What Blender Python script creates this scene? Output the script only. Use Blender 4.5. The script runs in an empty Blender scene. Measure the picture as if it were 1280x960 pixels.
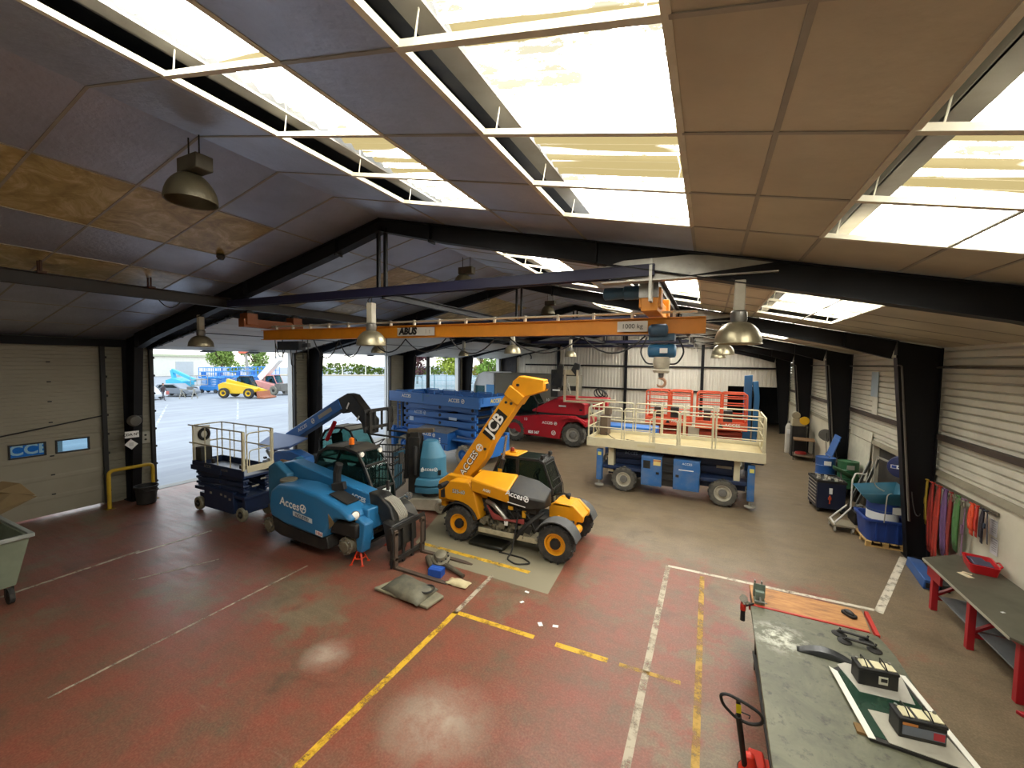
import bpy, bmesh, math, random
from mathutils import Vector, Matrix
random.seed(7)
PI = math.pi
SC = bpy.context.scene
COL = SC.collection
V = Vector


def srgb(h):
    h = h.lstrip('#')
    out = []
    for i in (0, 2, 4):
        c = int(h[i:i+2], 16) / 255
        out.append(c / 12.92 if c <= .04045 else ((c + .055) / 1.055) ** 2.4)
    return (*out, 1.0)


# ---------------------------------------------------------------- materials
MATS = {}


def nodes_of(name):
    m = bpy.data.materials.new(name)
    m.use_nodes = True
    return m, m.node_tree.nodes, m.node_tree.links, m.node_tree.nodes['Principled BSDF']


def noise(N, L, scale, detail=4, rough=.6, vec=None):
    t = N.new('ShaderNodeTexNoise')
    t.inputs['Scale'].default_value = scale
    t.inputs['Detail'].default_value = detail
    t.inputs['Roughness'].default_value = rough
    if vec is not None:
        L.new(vec, t.inputs['Vector'])
    return t


def ramp(N, L, src, p0, p1, c0=(0, 0, 0, 1), c1=(1, 1, 1, 1)):
    r = N.new('ShaderNodeValToRGB')
    r.color_ramp.elements[0].position = p0
    r.color_ramp.elements[1].position = p1
    r.color_ramp.elements[0].color = c0
    r.color_ramp.elements[1].color = c1
    L.new(src, r.inputs['Fac'])
    return r


def mix(N, L, fac, a, b):
    m = N.new('ShaderNodeMix')
    m.data_type = 'RGBA'
    if isinstance(fac, (int, float)):
        m.inputs[0].default_value = fac
    else:
        L.new(fac, m.inputs[0])
    for i, c in ((6, a), (7, b)):
        if isinstance(c, tuple):
            m.inputs[i].default_value = c
        else:
            L.new(c, m.inputs[i])
    return m.outputs[2]


def paint(hexc, rough=.42, dirt=.3, dirtcol='#6b6151', scale=2.2, metal=0., bump=0., spec=.5):
    key = ('p', hexc, rough, dirt, dirtcol, scale, metal, bump, spec)
    if key in MATS:
        return MATS[key]
    m, N, L, B = nodes_of('paint_' + hexc.lstrip('#'))
    tc = N.new('ShaderNodeTexCoord')
    n = noise(N, L, scale, 6, .65, tc.outputs['Object'])
    r = ramp(N, L, n.outputs['Fac'], .42, .78)
    mul = N.new('ShaderNodeMath'); mul.operation = 'MULTIPLY'
    mul.inputs[1].default_value = dirt
    L.new(r.outputs['Color'], mul.inputs[0])
    L.new(mix(N, L, mul.outputs[0], srgb(hexc), srgb(dirtcol)), B.inputs['Base Color'])
    rr = N.new('ShaderNodeMapRange')
    rr.inputs['To Min'].default_value = max(.05, rough - .1)
    rr.inputs['To Max'].default_value = min(1, rough + .25)
    L.new(n.outputs['Fac'], rr.inputs['Value'])
    L.new(rr.outputs['Result'], B.inputs['Roughness'])
    B.inputs['Metallic'].default_value = metal
    B.inputs['Specular IOR Level'].default_value = spec
    if bump:
        n2 = noise(N, L, scale * 9, 5, .6, tc.outputs['Object'])
        b = N.new('ShaderNodeBump'); b.inputs['Strength'].default_value = bump
        b.inputs['Distance'].default_value = .02
        L.new(n2.outputs['Fac'], b.inputs['Height'])
        L.new(b.outputs['Normal'], B.inputs['Normal'])
    MATS[key] = m
    return m


def metal(hexc='#9a9a98', rough=.35, dirt=.3):
    return paint(hexc, rough, dirt, '#4a4238', 4., .85)


def glass(hexc='#9fc4c0', alpha=.35, rough=.03):
    key = ('g', hexc, alpha)
    if key in MATS:
        return MATS[key]
    m, N, L, B = nodes_of('glass_' + hexc.lstrip('#'))
    out = N['Material Output']
    tr = N.new('ShaderNodeBsdfTransparent'); tr.inputs[0].default_value = srgb(hexc)
    B.inputs['Base Color'].default_value = srgb('#1c2a2a')
    B.inputs['Roughness'].default_value = rough
    B.inputs['Specular IOR Level'].default_value = .8
    mx = N.new('ShaderNodeMixShader'); mx.inputs[0].default_value = alpha
    L.new(tr.outputs[0], mx.inputs[1]); L.new(B.outputs[0], mx.inputs[2])
    L.new(mx.outputs[0], out.inputs['Surface'])
    MATS[key] = m
    return m


def emit(hexc, strength):
    key = ('e', hexc, strength)
    if key in MATS:
        return MATS[key]
    m, N, L, B = nodes_of('lit_' + hexc.lstrip('#'))
    B.inputs['Base Color'].default_value = srgb(hexc)
    B.inputs['Emission Color'].default_value = srgb(hexc)
    B.inputs['Emission Strength'].default_value = strength
    MATS[key] = m
    return m


# ---------------------------------------------------------------- mesh builder
def basis_from(d, up=(0, 0, 1)):
    d = V(d).normalized()
    u = V(up)
    if abs(d.dot(u)) > .98:
        u = V((1, 0, 0)) if abs(d.x) < .9 else V((0, 1, 0))
    s = d.cross(u).normalized()
    return d, s, s.cross(d).normalized()


class MB:
    def __init__(self):
        self.v = []; self.f = []; self.m = []; self.mi = 0

    def add(self, vs, fs):
        o = len(self.v)
        self.v += [tuple(p) for p in vs]
        self.f += [tuple(i + o for i in f) for f in fs]
        self.m += [self.mi] * len(fs)
        return self

    def box(self, c, s, rz=0., rx=0., ry=0.):
        c = V(c); h = V(s) / 2
        R = Matrix.Rotation(rz, 3, 'Z') @ Matrix.Rotation(ry, 3, 'Y') @ Matrix.Rotation(rx, 3, 'X')
        vs = [c + R @ V((a * h.x, b * h.y, d * h.z)) for a in (-1, 1) for b in (-1, 1) for d in (-1, 1)]
        return self.add(vs, [(0, 1, 3, 2), (4, 6, 7, 5), (0, 4, 5, 1), (2, 3, 7, 6), (0, 2, 6, 4), (1, 5, 7, 3)])

    def bx(self, x0, x1, y0, y1, z0, z1):
        return self.box(((x0+x1)/2, (y0+y1)/2, (z0+z1)/2), (abs(x1-x0), abs(y1-y0), abs(z1-z0)))

    def bar(self, p0, p1, w, h, up=(0, 0, 1)):
        p0, p1 = V(p0), V(p1)
        d, s, u = basis_from(p1 - p0, up)
        vs = []
        for p in (p0, p1):
            for a, b in ((-1, -1), (1, -1), (1, 1), (-1, 1)):
                vs.append(p + s * a * w / 2 + u * b * h / 2)
        return self.add(vs, [(0, 1, 2, 3), (7, 6, 5, 4), (0, 4, 5, 1), (1, 5, 6, 2), (2, 6, 7, 3), (3, 7, 4, 0)])

    def ibeam(self, p0, p1, w, h, t=.015, up=(0, 0, 1), h2=None):
        """I section; h may change to h2 at the far end, the top flange staying on the line."""
        p0, p1 = V(p0), V(p1)
        d, s, u = basis_from(p1 - p0, up)
        h2 = h if h2 is None else h2
        self.bar(p0 - u * t / 2, p1 - u * t / 2, w, t, up)
        self.bar(p0 - u * (h - t / 2), p1 - u * (h2 - t / 2), w, t, up)
        a = s * t / 2
        vs = [p0 - a, p0 + a, p0 + a - u * h, p0 - a - u * h, p1 - a, p1 + a, p1 + a - u * h2, p1 - a - u * h2]
        return self.add(vs, [(0, 1, 2, 3), (7, 6, 5, 4), (0, 4, 5, 1), (1, 5, 6, 2), (2, 6, 7, 3), (3, 7, 4, 0)])

    def tube(self, pts, r, n=8, closed=False):
        pts = [V(p) for p in pts]
        k = len(pts)
        if k < 2:
            return self
        ds = []
        for i in range(k):
            a = pts[(i - 1) % k] if (closed or i > 0) else pts[i]
            b = pts[(i + 1) % k] if (closed or i < k - 1) else pts[i]
            d = b - a
            ds.append(d.normalized() if d.length > 1e-9 else V((0, 0, 1)))
        _, s, u = basis_from(ds[0])
        vs = []
        rr = r if isinstance(r, (list, tuple)) else [r] * k
        for i in range(k):
            s = (s - ds[i] * s.dot(ds[i]))
            s = s.normalized() if s.length > 1e-6 else basis_from(ds[i])[1]
            u = s.cross(ds[i])
            for j in range(n):
                t = 2 * PI * j / n
                vs.append(pts[i] + (s * math.cos(t) + u * math.sin(t)) * rr[i])
        fs = []
        for i in range(k if closed else k - 1):
            for j in range(n):
                a = i * n + j; b = i * n + (j + 1) % n
                c = ((i + 1) % k) * n + (j + 1) % n; d = ((i + 1) % k) * n + j
                fs.append((a, b, c, d))
        if not closed:
            fs.append(tuple(range(n))); fs.append(tuple((k - 1) * n + j for j in range(n)))
        return self.add(vs, fs)

    def cyl(self, p0, p1, r, n=14, r2=None):
        return self.tube([p0, p1], [r, r if r2 is None else r2], n)

    def lathe(self, o, axis, prof, n=20, up=(0, 0, 1)):
        """prof: list of (distance along axis, radius)"""
        o = V(o); d, s, u = basis_from(axis, up)
        vs = []; fs = []
        for a, r in prof:
            r = max(r, 1e-4)
            for j in range(n):
                t = 2 * PI * j / n
                vs.append(o + d * a + (s * math.cos(t) + u * math.sin(t)) * r)
        for i in range(len(prof) - 1):
            for j in range(n):
                fs.append((i*n+j, i*n+(j+1) % n, (i+1)*n+(j+1) % n, (i+1)*n+j))
        fs.append(tuple(range(n))); fs.append(tuple((len(prof)-1)*n+j for j in range(n)))
        return self.add(vs, fs)

    def prism(self, poly, axis, a0, a1, poly2=None):
        poly2 = poly2 or poly
        def P(q, a):
            return {'x': (a, q[0], q[1]), 'y': (q[0], a, q[1]), 'z': (q[0], q[1], a)}[axis]
        n = len(poly)
        vs = [P(q, a0) for q in poly] + [P(q, a1) for q in poly2]
        fs = [tuple(range(n)), tuple(range(2*n-1, n-1, -1))]
        fs += [(i, (i+1) % n, n+(i+1) % n, n+i) for i in range(n)]
        return self.add(vs, fs)

    def ring(self, poly, axis, a0, a1, t):
        """a frame: the polygon's outline with a hole inset by t"""
        c = V((sum(p[0] for p in poly)/len(poly), sum(p[1] for p in poly)/len(poly)))
        n = len(poly); inn = []
        area = sum(poly[i][0]*poly[(i+1) % n][1]-poly[(i+1) % n][0]*poly[i][1] for i in range(n))
        sg = 1 if area > 0 else -1
        for i in range(n):
            p0, p1, p2 = V(poly[i-1]), V(poly[i]), V(poly[(i+1) % n])
            d1 = (p1-p0).normalized(); d2 = (p2-p1).normalized()
            n1 = V((-d1.y, d1.x))*sg; n2 = V((-d2.y, d2.x))*sg
            b = n1+n2
            b = b/max(.3, b.dot(n1)) if b.length > 1e-6 else n1
            inn.append(tuple(p1+b*t))
        def P(q, a):
            return {'x': (a, q[0], q[1]), 'y': (q[0], a, q[1]), 'z': (q[0], q[1], a)}[axis]
        vs = [P(q, a0) for q in poly]+[P(q, a0) for q in inn]+[P(q, a1) for q in poly]+[P(q, a1) for q in inn]
        fs = []
        for i in range(n):
            j = (i+1) % n
            fs += [(i, j, n+j, n+i), (2*n+i, 3*n+i, 3*n+j, 2*n+j), (i, 2*n+i, 2*n+j, j), (n+i, n+j, 3*n+j, 3*n+i)]
        self.add(vs, fs)
        return inn

    def sphere(self, c, r, s=(1, 1, 1), n=14, m=9):
        c = V(c); vs = []; fs = []
        for i in range(m + 1):
            t = PI * i / m
            for j in range(n):
                p = 2 * PI * j / n
                vs.append((c.x + r*s[0]*math.sin(t)*math.cos(p), c.y + r*s[1]*math.sin(t)*math.sin(p), c.z + r*s[2]*math.cos(t)))
        for i in range(m):
            for j in range(n):
                fs.append((i*n+j, i*n+(j+1) % n, (i+1)*n+(j+1) % n, (i+1)*n+j))
        return self.add(vs, fs)

    def quad(self, a, b, c, d):
        return self.add([a, b, c, d], [(0, 1, 2, 3)])

    def xform(self, M, start=0):
        self.v = self.v[:start] + [tuple(M @ V(p)) for p in self.v[start:]]
        return self

    def build(self, name, mat, parent=None, bevel=0., smooth=True, angle=35, recalc=True):
        me = bpy.data.meshes.new(name)
        me.from_pydata(self.v, [], self.f)
        mats = mat if isinstance(mat, (list, tuple)) else [mat]
        for q in mats:
            me.materials.append(q)
        if len(mats) > 1:
            me.polygons.foreach_set('material_index', self.m)
        bm = bmesh.new(); bm.from_mesh(me)
        bmesh.ops.remove_doubles(bm, verts=bm.verts, dist=1e-5)
        if recalc:
            bmesh.ops.recalc_face_normals(bm, faces=bm.faces)
        bm.to_mesh(me); bm.free()
        if smooth:
            me.polygons.foreach_set('use_smooth', [True] * len(me.polygons))
            me.set_sharp_from_angle(angle=math.radians(angle))
        me.update()
        o = bpy.data.objects.new(name, me)
        COL.objects.link(o)
        if parent is not None:
            o.parent = parent
        if bevel:
            b = o.modifiers.new('bevel', 'BEVEL')
            b.width = bevel; b.segments = 2; b.limit_method = 'ANGLE'; b.angle_limit = math.radians(40)
            b.harden_normals = False
        return o


def build_parts(mb, name, mat, parent, **kw):
    """every loose piece of the builder becomes a part of its own"""
    par = list(range(len(mb.v)))
    def find(a):
        while par[a] != a:
            par[a] = par[par[a]]; a = par[a]
        return a
    for f in mb.f:
        for b in f[1:]:
            par[find(b)] = find(f[0])
    groups = {}
    for f in mb.f:
        groups.setdefault(find(f[0]), []).append(f)
    out = []
    for fs in groups.values():
        idx = sorted({i for f in fs for i in f}); mp = {i: k for k, i in enumerate(idx)}
        q = MB(); q.add([mb.v[i] for i in idx], [tuple(mp[i] for i in f) for f in fs])
        out.append(q.build(name, mat, parent, **kw))
    return out


def thing(name, label, cat, loc=(0, 0, 0), rz=0., group=None, tilt=None):
    o = bpy.data.objects.new(name, None)
    o.empty_display_size = .2
    COL.objects.link(o)
    o.location = loc
    o.rotation_euler = (tilt[0], tilt[1], rz) if tilt else (0, 0, rz)
    o['label'] = label; o['category'] = cat
    if group:
        o['group'] = group
    return o


def tag(o, label, cat, group=None, kind=None):
    o['label'] = label; o['category'] = cat
    if group:
        o['group'] = group
    if kind:
        o['kind'] = kind
    return o


def struct(o):
    o['kind'] = 'structure'
    return o


def dup(root, loc=None, rz=None, label=None, group=None, cat=None):
    def cp(o, par):
        c = o.copy(); COL.objects.link(c)
        if par is not None:
            c.parent = par
        for ch in list(o.children):
            cp(ch, c)
        return c
    r = cp(root, None)
    if loc is not None:
        r.location = loc
    if rz is not None:
        r.rotation_euler = (0, 0, rz)
    if label:
        r['label'] = label
    if group:
        r['group'] = group
    return r


def arcpath(pts, r, seg=5, closed=False):
    """round the corners of a polyline"""
    pts = [V(p) for p in pts]; n = len(pts); out = []
    for i in range(n):
        if not closed and i in (0, n - 1):
            out.append(pts[i]); continue
        a, b, c = pts[i - 1], pts[i], pts[(i + 1) % n]
        d1, d2 = (a - b), (c - b)
        rr = min(r, d1.length * .48, d2.length * .48)
        p0 = b + d1.normalized() * rr; p1 = b + d2.normalized() * rr
        for k in range(seg + 1):
            t = k / seg
            out.append(p0.lerp(b, t).lerp(b.lerp(p1, t), t))
    return out


def sag(p0, p1, drop, n=12):
    p0, p1 = V(p0), V(p1)
    return [p0.lerp(p1, i/n) - V((0, 0, drop * 4 * (i/n) * (1 - i/n))) for i in range(n + 1)]


def rrect(x0, x1, y0, y1, r, seg=4):
    out = []
    for cx, cy, a in ((x1-r, y1-r, 0), (x0+r, y1-r, PI/2), (x0+r, y0+r, PI), (x1-r, y0+r, 1.5*PI)):
        for k in range(seg + 1):
            t = a + PI/2*k/seg
            out.append((cx + r*math.cos(t), cy + r*math.sin(t)))
    return out


_dg = None


def text(s, size, mat, parent, origin, right=(1, 0, 0), up=(0, 0, 1), name='lettering', depth=.004, bold=.0, shear=0., align='CENTER', squash=1.):
    cu = bpy.data.curves.new('t', 'FONT')
    cu.body = s; cu.size = size; cu.align_x = align; cu.align_y = 'CENTER'
    cu.offset = bold; cu.shear = shear; cu.resolution_u = 3
    o = bpy.data.objects.new('t', cu); COL.objects.link(o)
    bpy.context.view_layer.update()
    me0 = bpy.data.meshes.new_from_object(o.evaluated_get(bpy.context.evaluated_depsgraph_get()))
    vs = [tuple(v.co) for v in me0.vertices]; fs = [tuple(p.vertices) for p in me0.polygons]
    bpy.data.objects.remove(o); bpy.data.curves.remove(cu); bpy.data.meshes.remove(me0)
    r = V(right).normalized(); u = V(up).normalized(); nrm = r.cross(u).normalized()
    u = nrm.cross(r)
    og = V(origin)
    mb = MB()
    mb.add([og + r * (p[0] * squash) + u * p[1] + nrm * depth for p in vs], fs)
    return mb.build(name, mat, parent, smooth=False, recalc=False)


def emblem(parent, origin, R, mat, right=(1, 0, 0), up=(0, 0, 1), depth=.005):
    """the round globe mark that closes the hire firm's lettering"""
    r = V(right).normalized(); u = V(up).normalized(); nrm = r.cross(u).normalized(); og = V(origin)
    mb = MB()
    def P(a, b):
        return og + r*a + u*b + nrm*depth
    n = 20
    ring = [(math.cos(2*PI*i/n), math.sin(2*PI*i/n)) for i in range(n)]
    mb.add([P(R*a, R*b) for a, b in ring] + [P(.72*R*a, .72*R*b) for a, b in ring],
           [(i, (i+1) % n, n+(i+1) % n, n+i) for i in range(n)])
    mb.quad(P(-.75*R, -.1*R), P(.75*R, -.1*R), P(.75*R, .16*R), P(-.75*R, .16*R))
    mb.quad(P(.0, .0), P(.28*R, .0), P(.5*R, .6*R), P(.2*R, .7*R))
    mb.quad(P(-.35*R, -.7*R), P(-.05*R, -.75*R), P(-.1*R, .0), P(-.4*R, .0))
    return mb.build('emblem', mat, parent, smooth=False, recalc=False)


def logo(parent, origin, h, mat, right=(1, 0, 0), up=(0, 0, 1), depth=.004):
    """Acces + globe"""
    r = V(right).normalized(); og = V(origin)
    text('Acces', h*1.35, mat, parent, og - r*h*.55, right, up, depth=depth, bold=h*.02, squash=1.05)
    emblem(parent, og + r*h*1.75, h*.52, mat, right, up, depth)


# ---------------------------------------------------------------- wheels
def wheel(parent, c, R, w, out=(0, -1, 0), tyre=None, rimm=None, hubm=None, rim=.55, lugs=18, name='wheel', lug_h=.05, dish=.3):
    """tyre mesh with rim and hub under it; `out` points to the outside"""
    tyre = tyre or paint('#2b2a29', .85, .5, '#6d675d', 5.)
    d = V(out).normalized(); c = V(c)
    mb = MB()
    rr = R*rim; hw = w/2; Rb = R*(1-lug_h*.6)
    mb.lathe(c, d, [(-hw*.8, rr), (-hw*.95, R*.75), (-hw*.9, Rb*.93), (-hw*.6, Rb), (hw*.6, Rb), (hw*.9, Rb*.93), (hw*.98, R*.75), (hw*.82, rr), (hw*.5, rr*.94), (-hw*.5, rr*.94)], 28)
    _, s, u = basis_from(d)
    if lugs:
        for k in range(lugs):
            for sd in (-1, 1):
                t = 2*PI*(k + (.25 if sd > 0 else -.25))/lugs
                t2 = t + (.5*PI/lugs)
                e = s*math.cos(t)+u*math.sin(t); e2 = s*math.cos(t2)+u*math.sin(t2)
                mb.bar(c + d*sd*hw*.06 + e*(Rb*1.0), c + d*sd*hw*.97 + e2*(Rb*.96), R*.085, R*lug_h*2, e)
    o = mb.build(name, tyre, parent)
    if rimm is not None:
        mb = MB()
        a = hw*.82
        mb.lathe(c, d, [(a*.2, rr*.3), (a*(1-dish)-.02, rr*.35), (a*(1-dish)-.02, rr*.8), (a*.98, rr*.93), (a*1.02, rr*1.03), (a*.9, rr*1.0), (-a*.5, rr*.97), (-a*.5, rr*.3)], 24)
        for k in range(8):
            t = 2*PI*k/8
            e = s*math.cos(t)+u*math.sin(t)
            mb.cyl(c + d*(a*(1-dish)-.03) + e*rr*.58, c + d*(a*(1-dish)+.012) + e*rr*.58, rr*.06, 6)
        ri = mb.build('rim', rimm, o)
        mb = MB()
        mb.lathe(c, d, [(a*.3, rr*.5), (a*(1-dish)+.03, rr*.5), (a*(1-dish)+.07, rr*.44), (a*(1-dish)+.08, rr*.1)], 16)
        mb.build('hub', hubm or paint('#2a2a2a', .5, .3), o)
    return o
# ---------------------------------------------------------------- measures of the hall (metres)
XL, XR, XA = -16.4, 4.83, -5.9          # left wall, right wall, ridge
FR = [6.25 + 6.46 * k for k in range(5)]  # portal frames
YB, YF = 32.15, -1.6                    # back and front wall
ZR, SL = 7.28, .215                     # ridge height of the ceiling, its fall


def roofz(x):
    return ZR - SL * abs(x - XA)


# ---------------------------------------------------------------- camera
def make_camera():
    yaw, pitch, roll = math.radians(25.71), math.radians(-3.10), math.radians(.843)
    cy, sy, cp, sp = math.cos(yaw), math.sin(yaw), math.cos(pitch), math.sin(pitch)
    f = V((-sy*cp, cy*cp, sp)); r = V((cy, sy, 0)); u = r.cross(f)
    r2 = r*math.cos(roll) + u*math.sin(roll); u2 = u*math.cos(roll) - r*math.sin(roll)
    cam = bpy.data.cameras.new('camera'); o = bpy.data.objects.new('camera', cam); COL.objects.link(o)
    cam.sensor_fit = 'HORIZONTAL'; cam.sensor_width = 36; cam.lens = 36 * 510.4 / 1280
    cam.clip_start = .05; cam.clip_end = 600
    o.matrix_world = Matrix(((r2.x, u2.x, -f.x, 0), (r2.y, u2.y, -f.y, 0), (r2.z, u2.z, -f.z, 4.5), (0, 0, 0, 1)))
    SC.camera = o


make_camera()

# ---------------------------------------------------------------- materials of the building
M_STEEL = paint('#0d0d11', .5, .2, '#1d1b1a', 1.5, spec=.3)
M_NAVY = paint('#1c1c3a', .45, .2, '#302e38', 1.5)
M_TBAR = paint('#a39d90', .45, .2, '#6d665a', 3., .3)
M_WHITE = paint('#d9dbd8', .5, .15, '#a09c90', 1.2)
M_SHEET = paint('#d3cfbd', .5, .35, '#8d8674', .9)
M_SHEETB = paint('#d6d0c2', .5, .15, '#b5ad9a', .7)
M_CONC = paint('#cfc9b4', .75, .35, '#a39b84', 1.1, bump=.15)
M_DARK = paint('#121212', .7, .1)
M_BLACK = paint('#1b1b1c', .5, .3, '#4b463f', 4.)


def foil_mat(name, hexc, metalness, rough, quilt):
    m, N, L, B = nodes_of(name)
    tc = N.new('ShaderNodeTexCoord')
    n = noise(N, L, .8, 5, .6, tc.outputs['Object'])
    L.new(mix(N, L, ramp(N, L, n.outputs['Fac'], .35, .75).outputs['Color'], srgb(hexc), tuple(c*.72 for c in srgb(hexc)[:3])+(1,)), B.inputs['Base Color'])
    B.inputs['Metallic'].default_value = metalness
    n2 = noise(N, L, 14, 3, .5, tc.outputs['Object'])
    rr = N.new('ShaderNodeMapRange'); rr.inputs['To Min'].default_value = rough; rr.inputs['To Max'].default_value = rough+.2
    L.new(n.outputs['Fac'], rr.inputs['Value']); L.new(rr.outputs['Result'], B.inputs['Roughness'])
    b = N.new('ShaderNodeBump'); b.inputs['Strength'].default_value = quilt; b.inputs['Distance'].default_value = .03
    L.new(n2.outputs['Fac'], b.inputs['Height']); L.new(b.outputs['Normal'], B.inputs['Normal'])
    return m


M_FOIL = foil_mat('ceiling_foil', '#c6ccda', .75, .34, .3)
M_TAN = foil_mat('ceiling_tan', '#c9c0a8', .35, .4, .15)


def stained():
    m, N, L, B = nodes_of('ceiling_stained')
    tc = N.new('ShaderNodeTexCoord')
    n = noise(N, L, 2.2, 8, .7, tc.outputs['Object'])
    n.inputs['Distortion'].default_value = 1.2
    r = N.new('ShaderNodeValToRGB')
    e = r.color_ramp.elements
    e[0].position = .3; e[0].color = srgb('#7d6a3e'); e[1].position = .72; e[1].color = srgb('#e0d2a8')
    k = e.new(.5); k.color = srgb('#ad9a63')
    L.new(n.outputs['Fac'], r.inputs['Fac']); L.new(r.outputs['Color'], B.inputs['Base Color'])
    B.inputs['Roughness'].default_value = .35
    return m


M_STAIN = stained()


SPOTS = ((-5.08, 4.2, .42), (-2.9, 4.0, .8))


def floor_mat():
    m, N, L, B = nodes_of('workshop_floor')
    tc = N.new('ShaderNodeTexCoord'); P = tc.outputs['Object']
    sep = N.new('ShaderNodeSeparateXYZ'); L.new(P, sep.inputs[0])
    big = noise(N, L, .35, 6, .62, P); mid = noise(N, L, 1.6, 8, .7, P); fine = noise(N, L, 9., 6, .7, P); grain = noise(N, L, 38., 4, .7, P)
    st = N.new('ShaderNodeMapping'); st.inputs['Scale'].default_value = (.7, 5., 1.); st.inputs['Rotation'].default_value = (0, 0, .5)
    L.new(P, st.inputs['Vector']); streak = noise(N, L, 1.3, 6, .7, st.outputs['Vector'])
    red = mix(N, L, ramp(N, L, mid.outputs['Fac'], .35, .72).outputs['Color'], srgb('#8a4636'), srgb('#665441'))
    red = mix(N, L, ramp(N, L, fine.outputs['Fac'], .5, .78).outputs['Color'], red, srgb('#8a5542'))
    tan = mix(N, L, ramp(N, L, mid.outputs['Fac'], .3, .75).outputs['Color'], srgb('#83725a'), srgb('#655843'))
    tan = mix(N, L, ramp(N, L, streak.outputs['Fac'], .5, .8).outputs['Color'], tan, srgb('#8c7d62'))
    # worn-away red paint: patches everywhere, more towards the far half of the hall
    def math2(op, a, b):
        q = N.new('ShaderNodeMath'); q.operation = op
        for i, c in enumerate((a, b)):
            if isinstance(c, (int, float)):
                q.inputs[i].default_value = c
            else:
                L.new(c, q.inputs[i])
        return q.outputs[0]
    yy = N.new('ShaderNodeMapRange'); yy.inputs['From Min'].default_value = 9.8; yy.inputs['From Max'].default_value = 12.5
    yy.inputs['To Min'].default_value = -.07; yy.inputs['To Max'].default_value = .45
    L.new(sep.outputs['Y'], yy.inputs['Value'])
    xx = N.new('ShaderNodeMapRange'); xx.inputs['From Min'].default_value = -2.; xx.inputs['From Max'].default_value = 3.; xx.inputs['To Max'].default_value = .13
    L.new(sep.outputs['X'], xx.inputs['Value'])
    yx = math2('ADD', yy.outputs['Result'], xx.outputs['Result'])
    wear = math2('ADD', math2('ADD', math2('MULTIPLY', big.outputs['Fac'], .8), math2('MULTIPLY', mid.outputs['Fac'], .3)), yx)
    base = mix(N, L, ramp(N, L, wear, .52, .6).outputs['Color'], red, tan)
    base = mix(N, L, ramp(N, L, grain.outputs['Fac'], .42, .66).outputs['Color'], mix(N, L, .22, base, srgb('#2f2620')), mix(N, L, .1, base, srgb('#c2ab92')))
    # pale scuffs and dark oil
    base = mix(N, L, ramp(N, L, streak.outputs['Fac'], .62, .86).outputs['Color'], base, srgb('#8e7464'))
    oil = noise(N, L, .9, 5, .6, P); oil.inputs['Distortion'].default_value = .6
    base = mix(N, L, math2('MULTIPLY', ramp(N, L, oil.outputs['Fac'], .6, .72).outputs['Color'], .5), base, srgb('#4a3a2f'))
    # white powder spots on the bay floor
    for (cx, cy, rad) in SPOTS:
        d = N.new('ShaderNodeVectorMath'); d.operation = 'DISTANCE'; d.inputs[1].default_value = (cx, cy, 0)
        L.new(P, d.inputs[0])
        g = N.new('ShaderNodeMapRange'); g.inputs['From Min'].default_value = rad; g.inputs['From Max'].default_value = 0.
        L.new(d.outputs['Value'], g.inputs['Value'])
        k = math2('MULTIPLY', g.outputs['Result'], ramp(N, L, mid.outputs['Fac'], .3, .6).outputs['Color'])
        base = mix(N, L, math2('MULTIPLY', k, .75), base, srgb('#b9aa98'))
    L.new(base, B.inputs['Base Color'])
    rr = N.new('ShaderNodeMapRange'); rr.inputs['To Min'].default_value = .2; rr.inputs['To Max'].default_value = .6; B.inputs['Specular IOR Level'].default_value = .42
    L.new(streak.outputs['Fac'], rr.inputs['Value']); L.new(rr.outputs['Result'], B.inputs['Roughness'])
    bm_ = N.new('ShaderNodeBump'); bm_.inputs['Strength'].default_value = .12; bm_.inputs['Distance'].default_value = .01
    L.new(fine.outputs['Fac'], bm_.inputs['Height']); L.new(bm_.outputs['Normal'], B.inputs['Normal'])
    return m


def worn(hexc, lo=.42, hi=.6, scale=3.5, rough=.6):
    """floor paint with holes worn into it"""
    m, N, L, B = nodes_of('worn_' + hexc.lstrip('#'))
    tc = N.new('ShaderNodeTexCoord')
    n = noise(N, L, scale, 8, .75, tc.outputs['Object'])
    tr = N.new('ShaderNodeBsdfTransparent'); mx = N.new('ShaderNodeMixShader')
    L.new(ramp(N, L, n.outputs['Fac'], lo, hi).outputs['Color'], mx.inputs[0])
    B.inputs['Base Color'].default_value = srgb(hexc); B.inputs['Roughness'].default_value = rough
    L.new(B.outputs[0], mx.inputs[1]); L.new(tr.outputs[0], mx.inputs[2])
    L.new(mx.outputs[0], N['Material Output'].inputs['Surface'])
    return m


# ---------------------------------------------------------------- floor and painted lines
fl = MB()
fl.bx(XL-.3, XR+.2, YF-.2, YB+5, -.3, 0)
struct(fl.build('floor', floor_mat(), smooth=False))

_tn = [0]


def trim():
    _tn[0] += 1
    return 'trim_%d' % _tn[0]


def stripe(pts, w, mat, z=.003):
    mb = MB()
    for a, b in zip(pts[:-1], pts[1:]):
        a = V((*a, z)); b = V((*b, z)); d = (b-a).normalized(); s = V((-d.y, d.x, 0))*w/2
        mb.quad(a-s, b-s, b+s, a+s)
    return struct(mb.build(trim(), mat, smooth=False))


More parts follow.
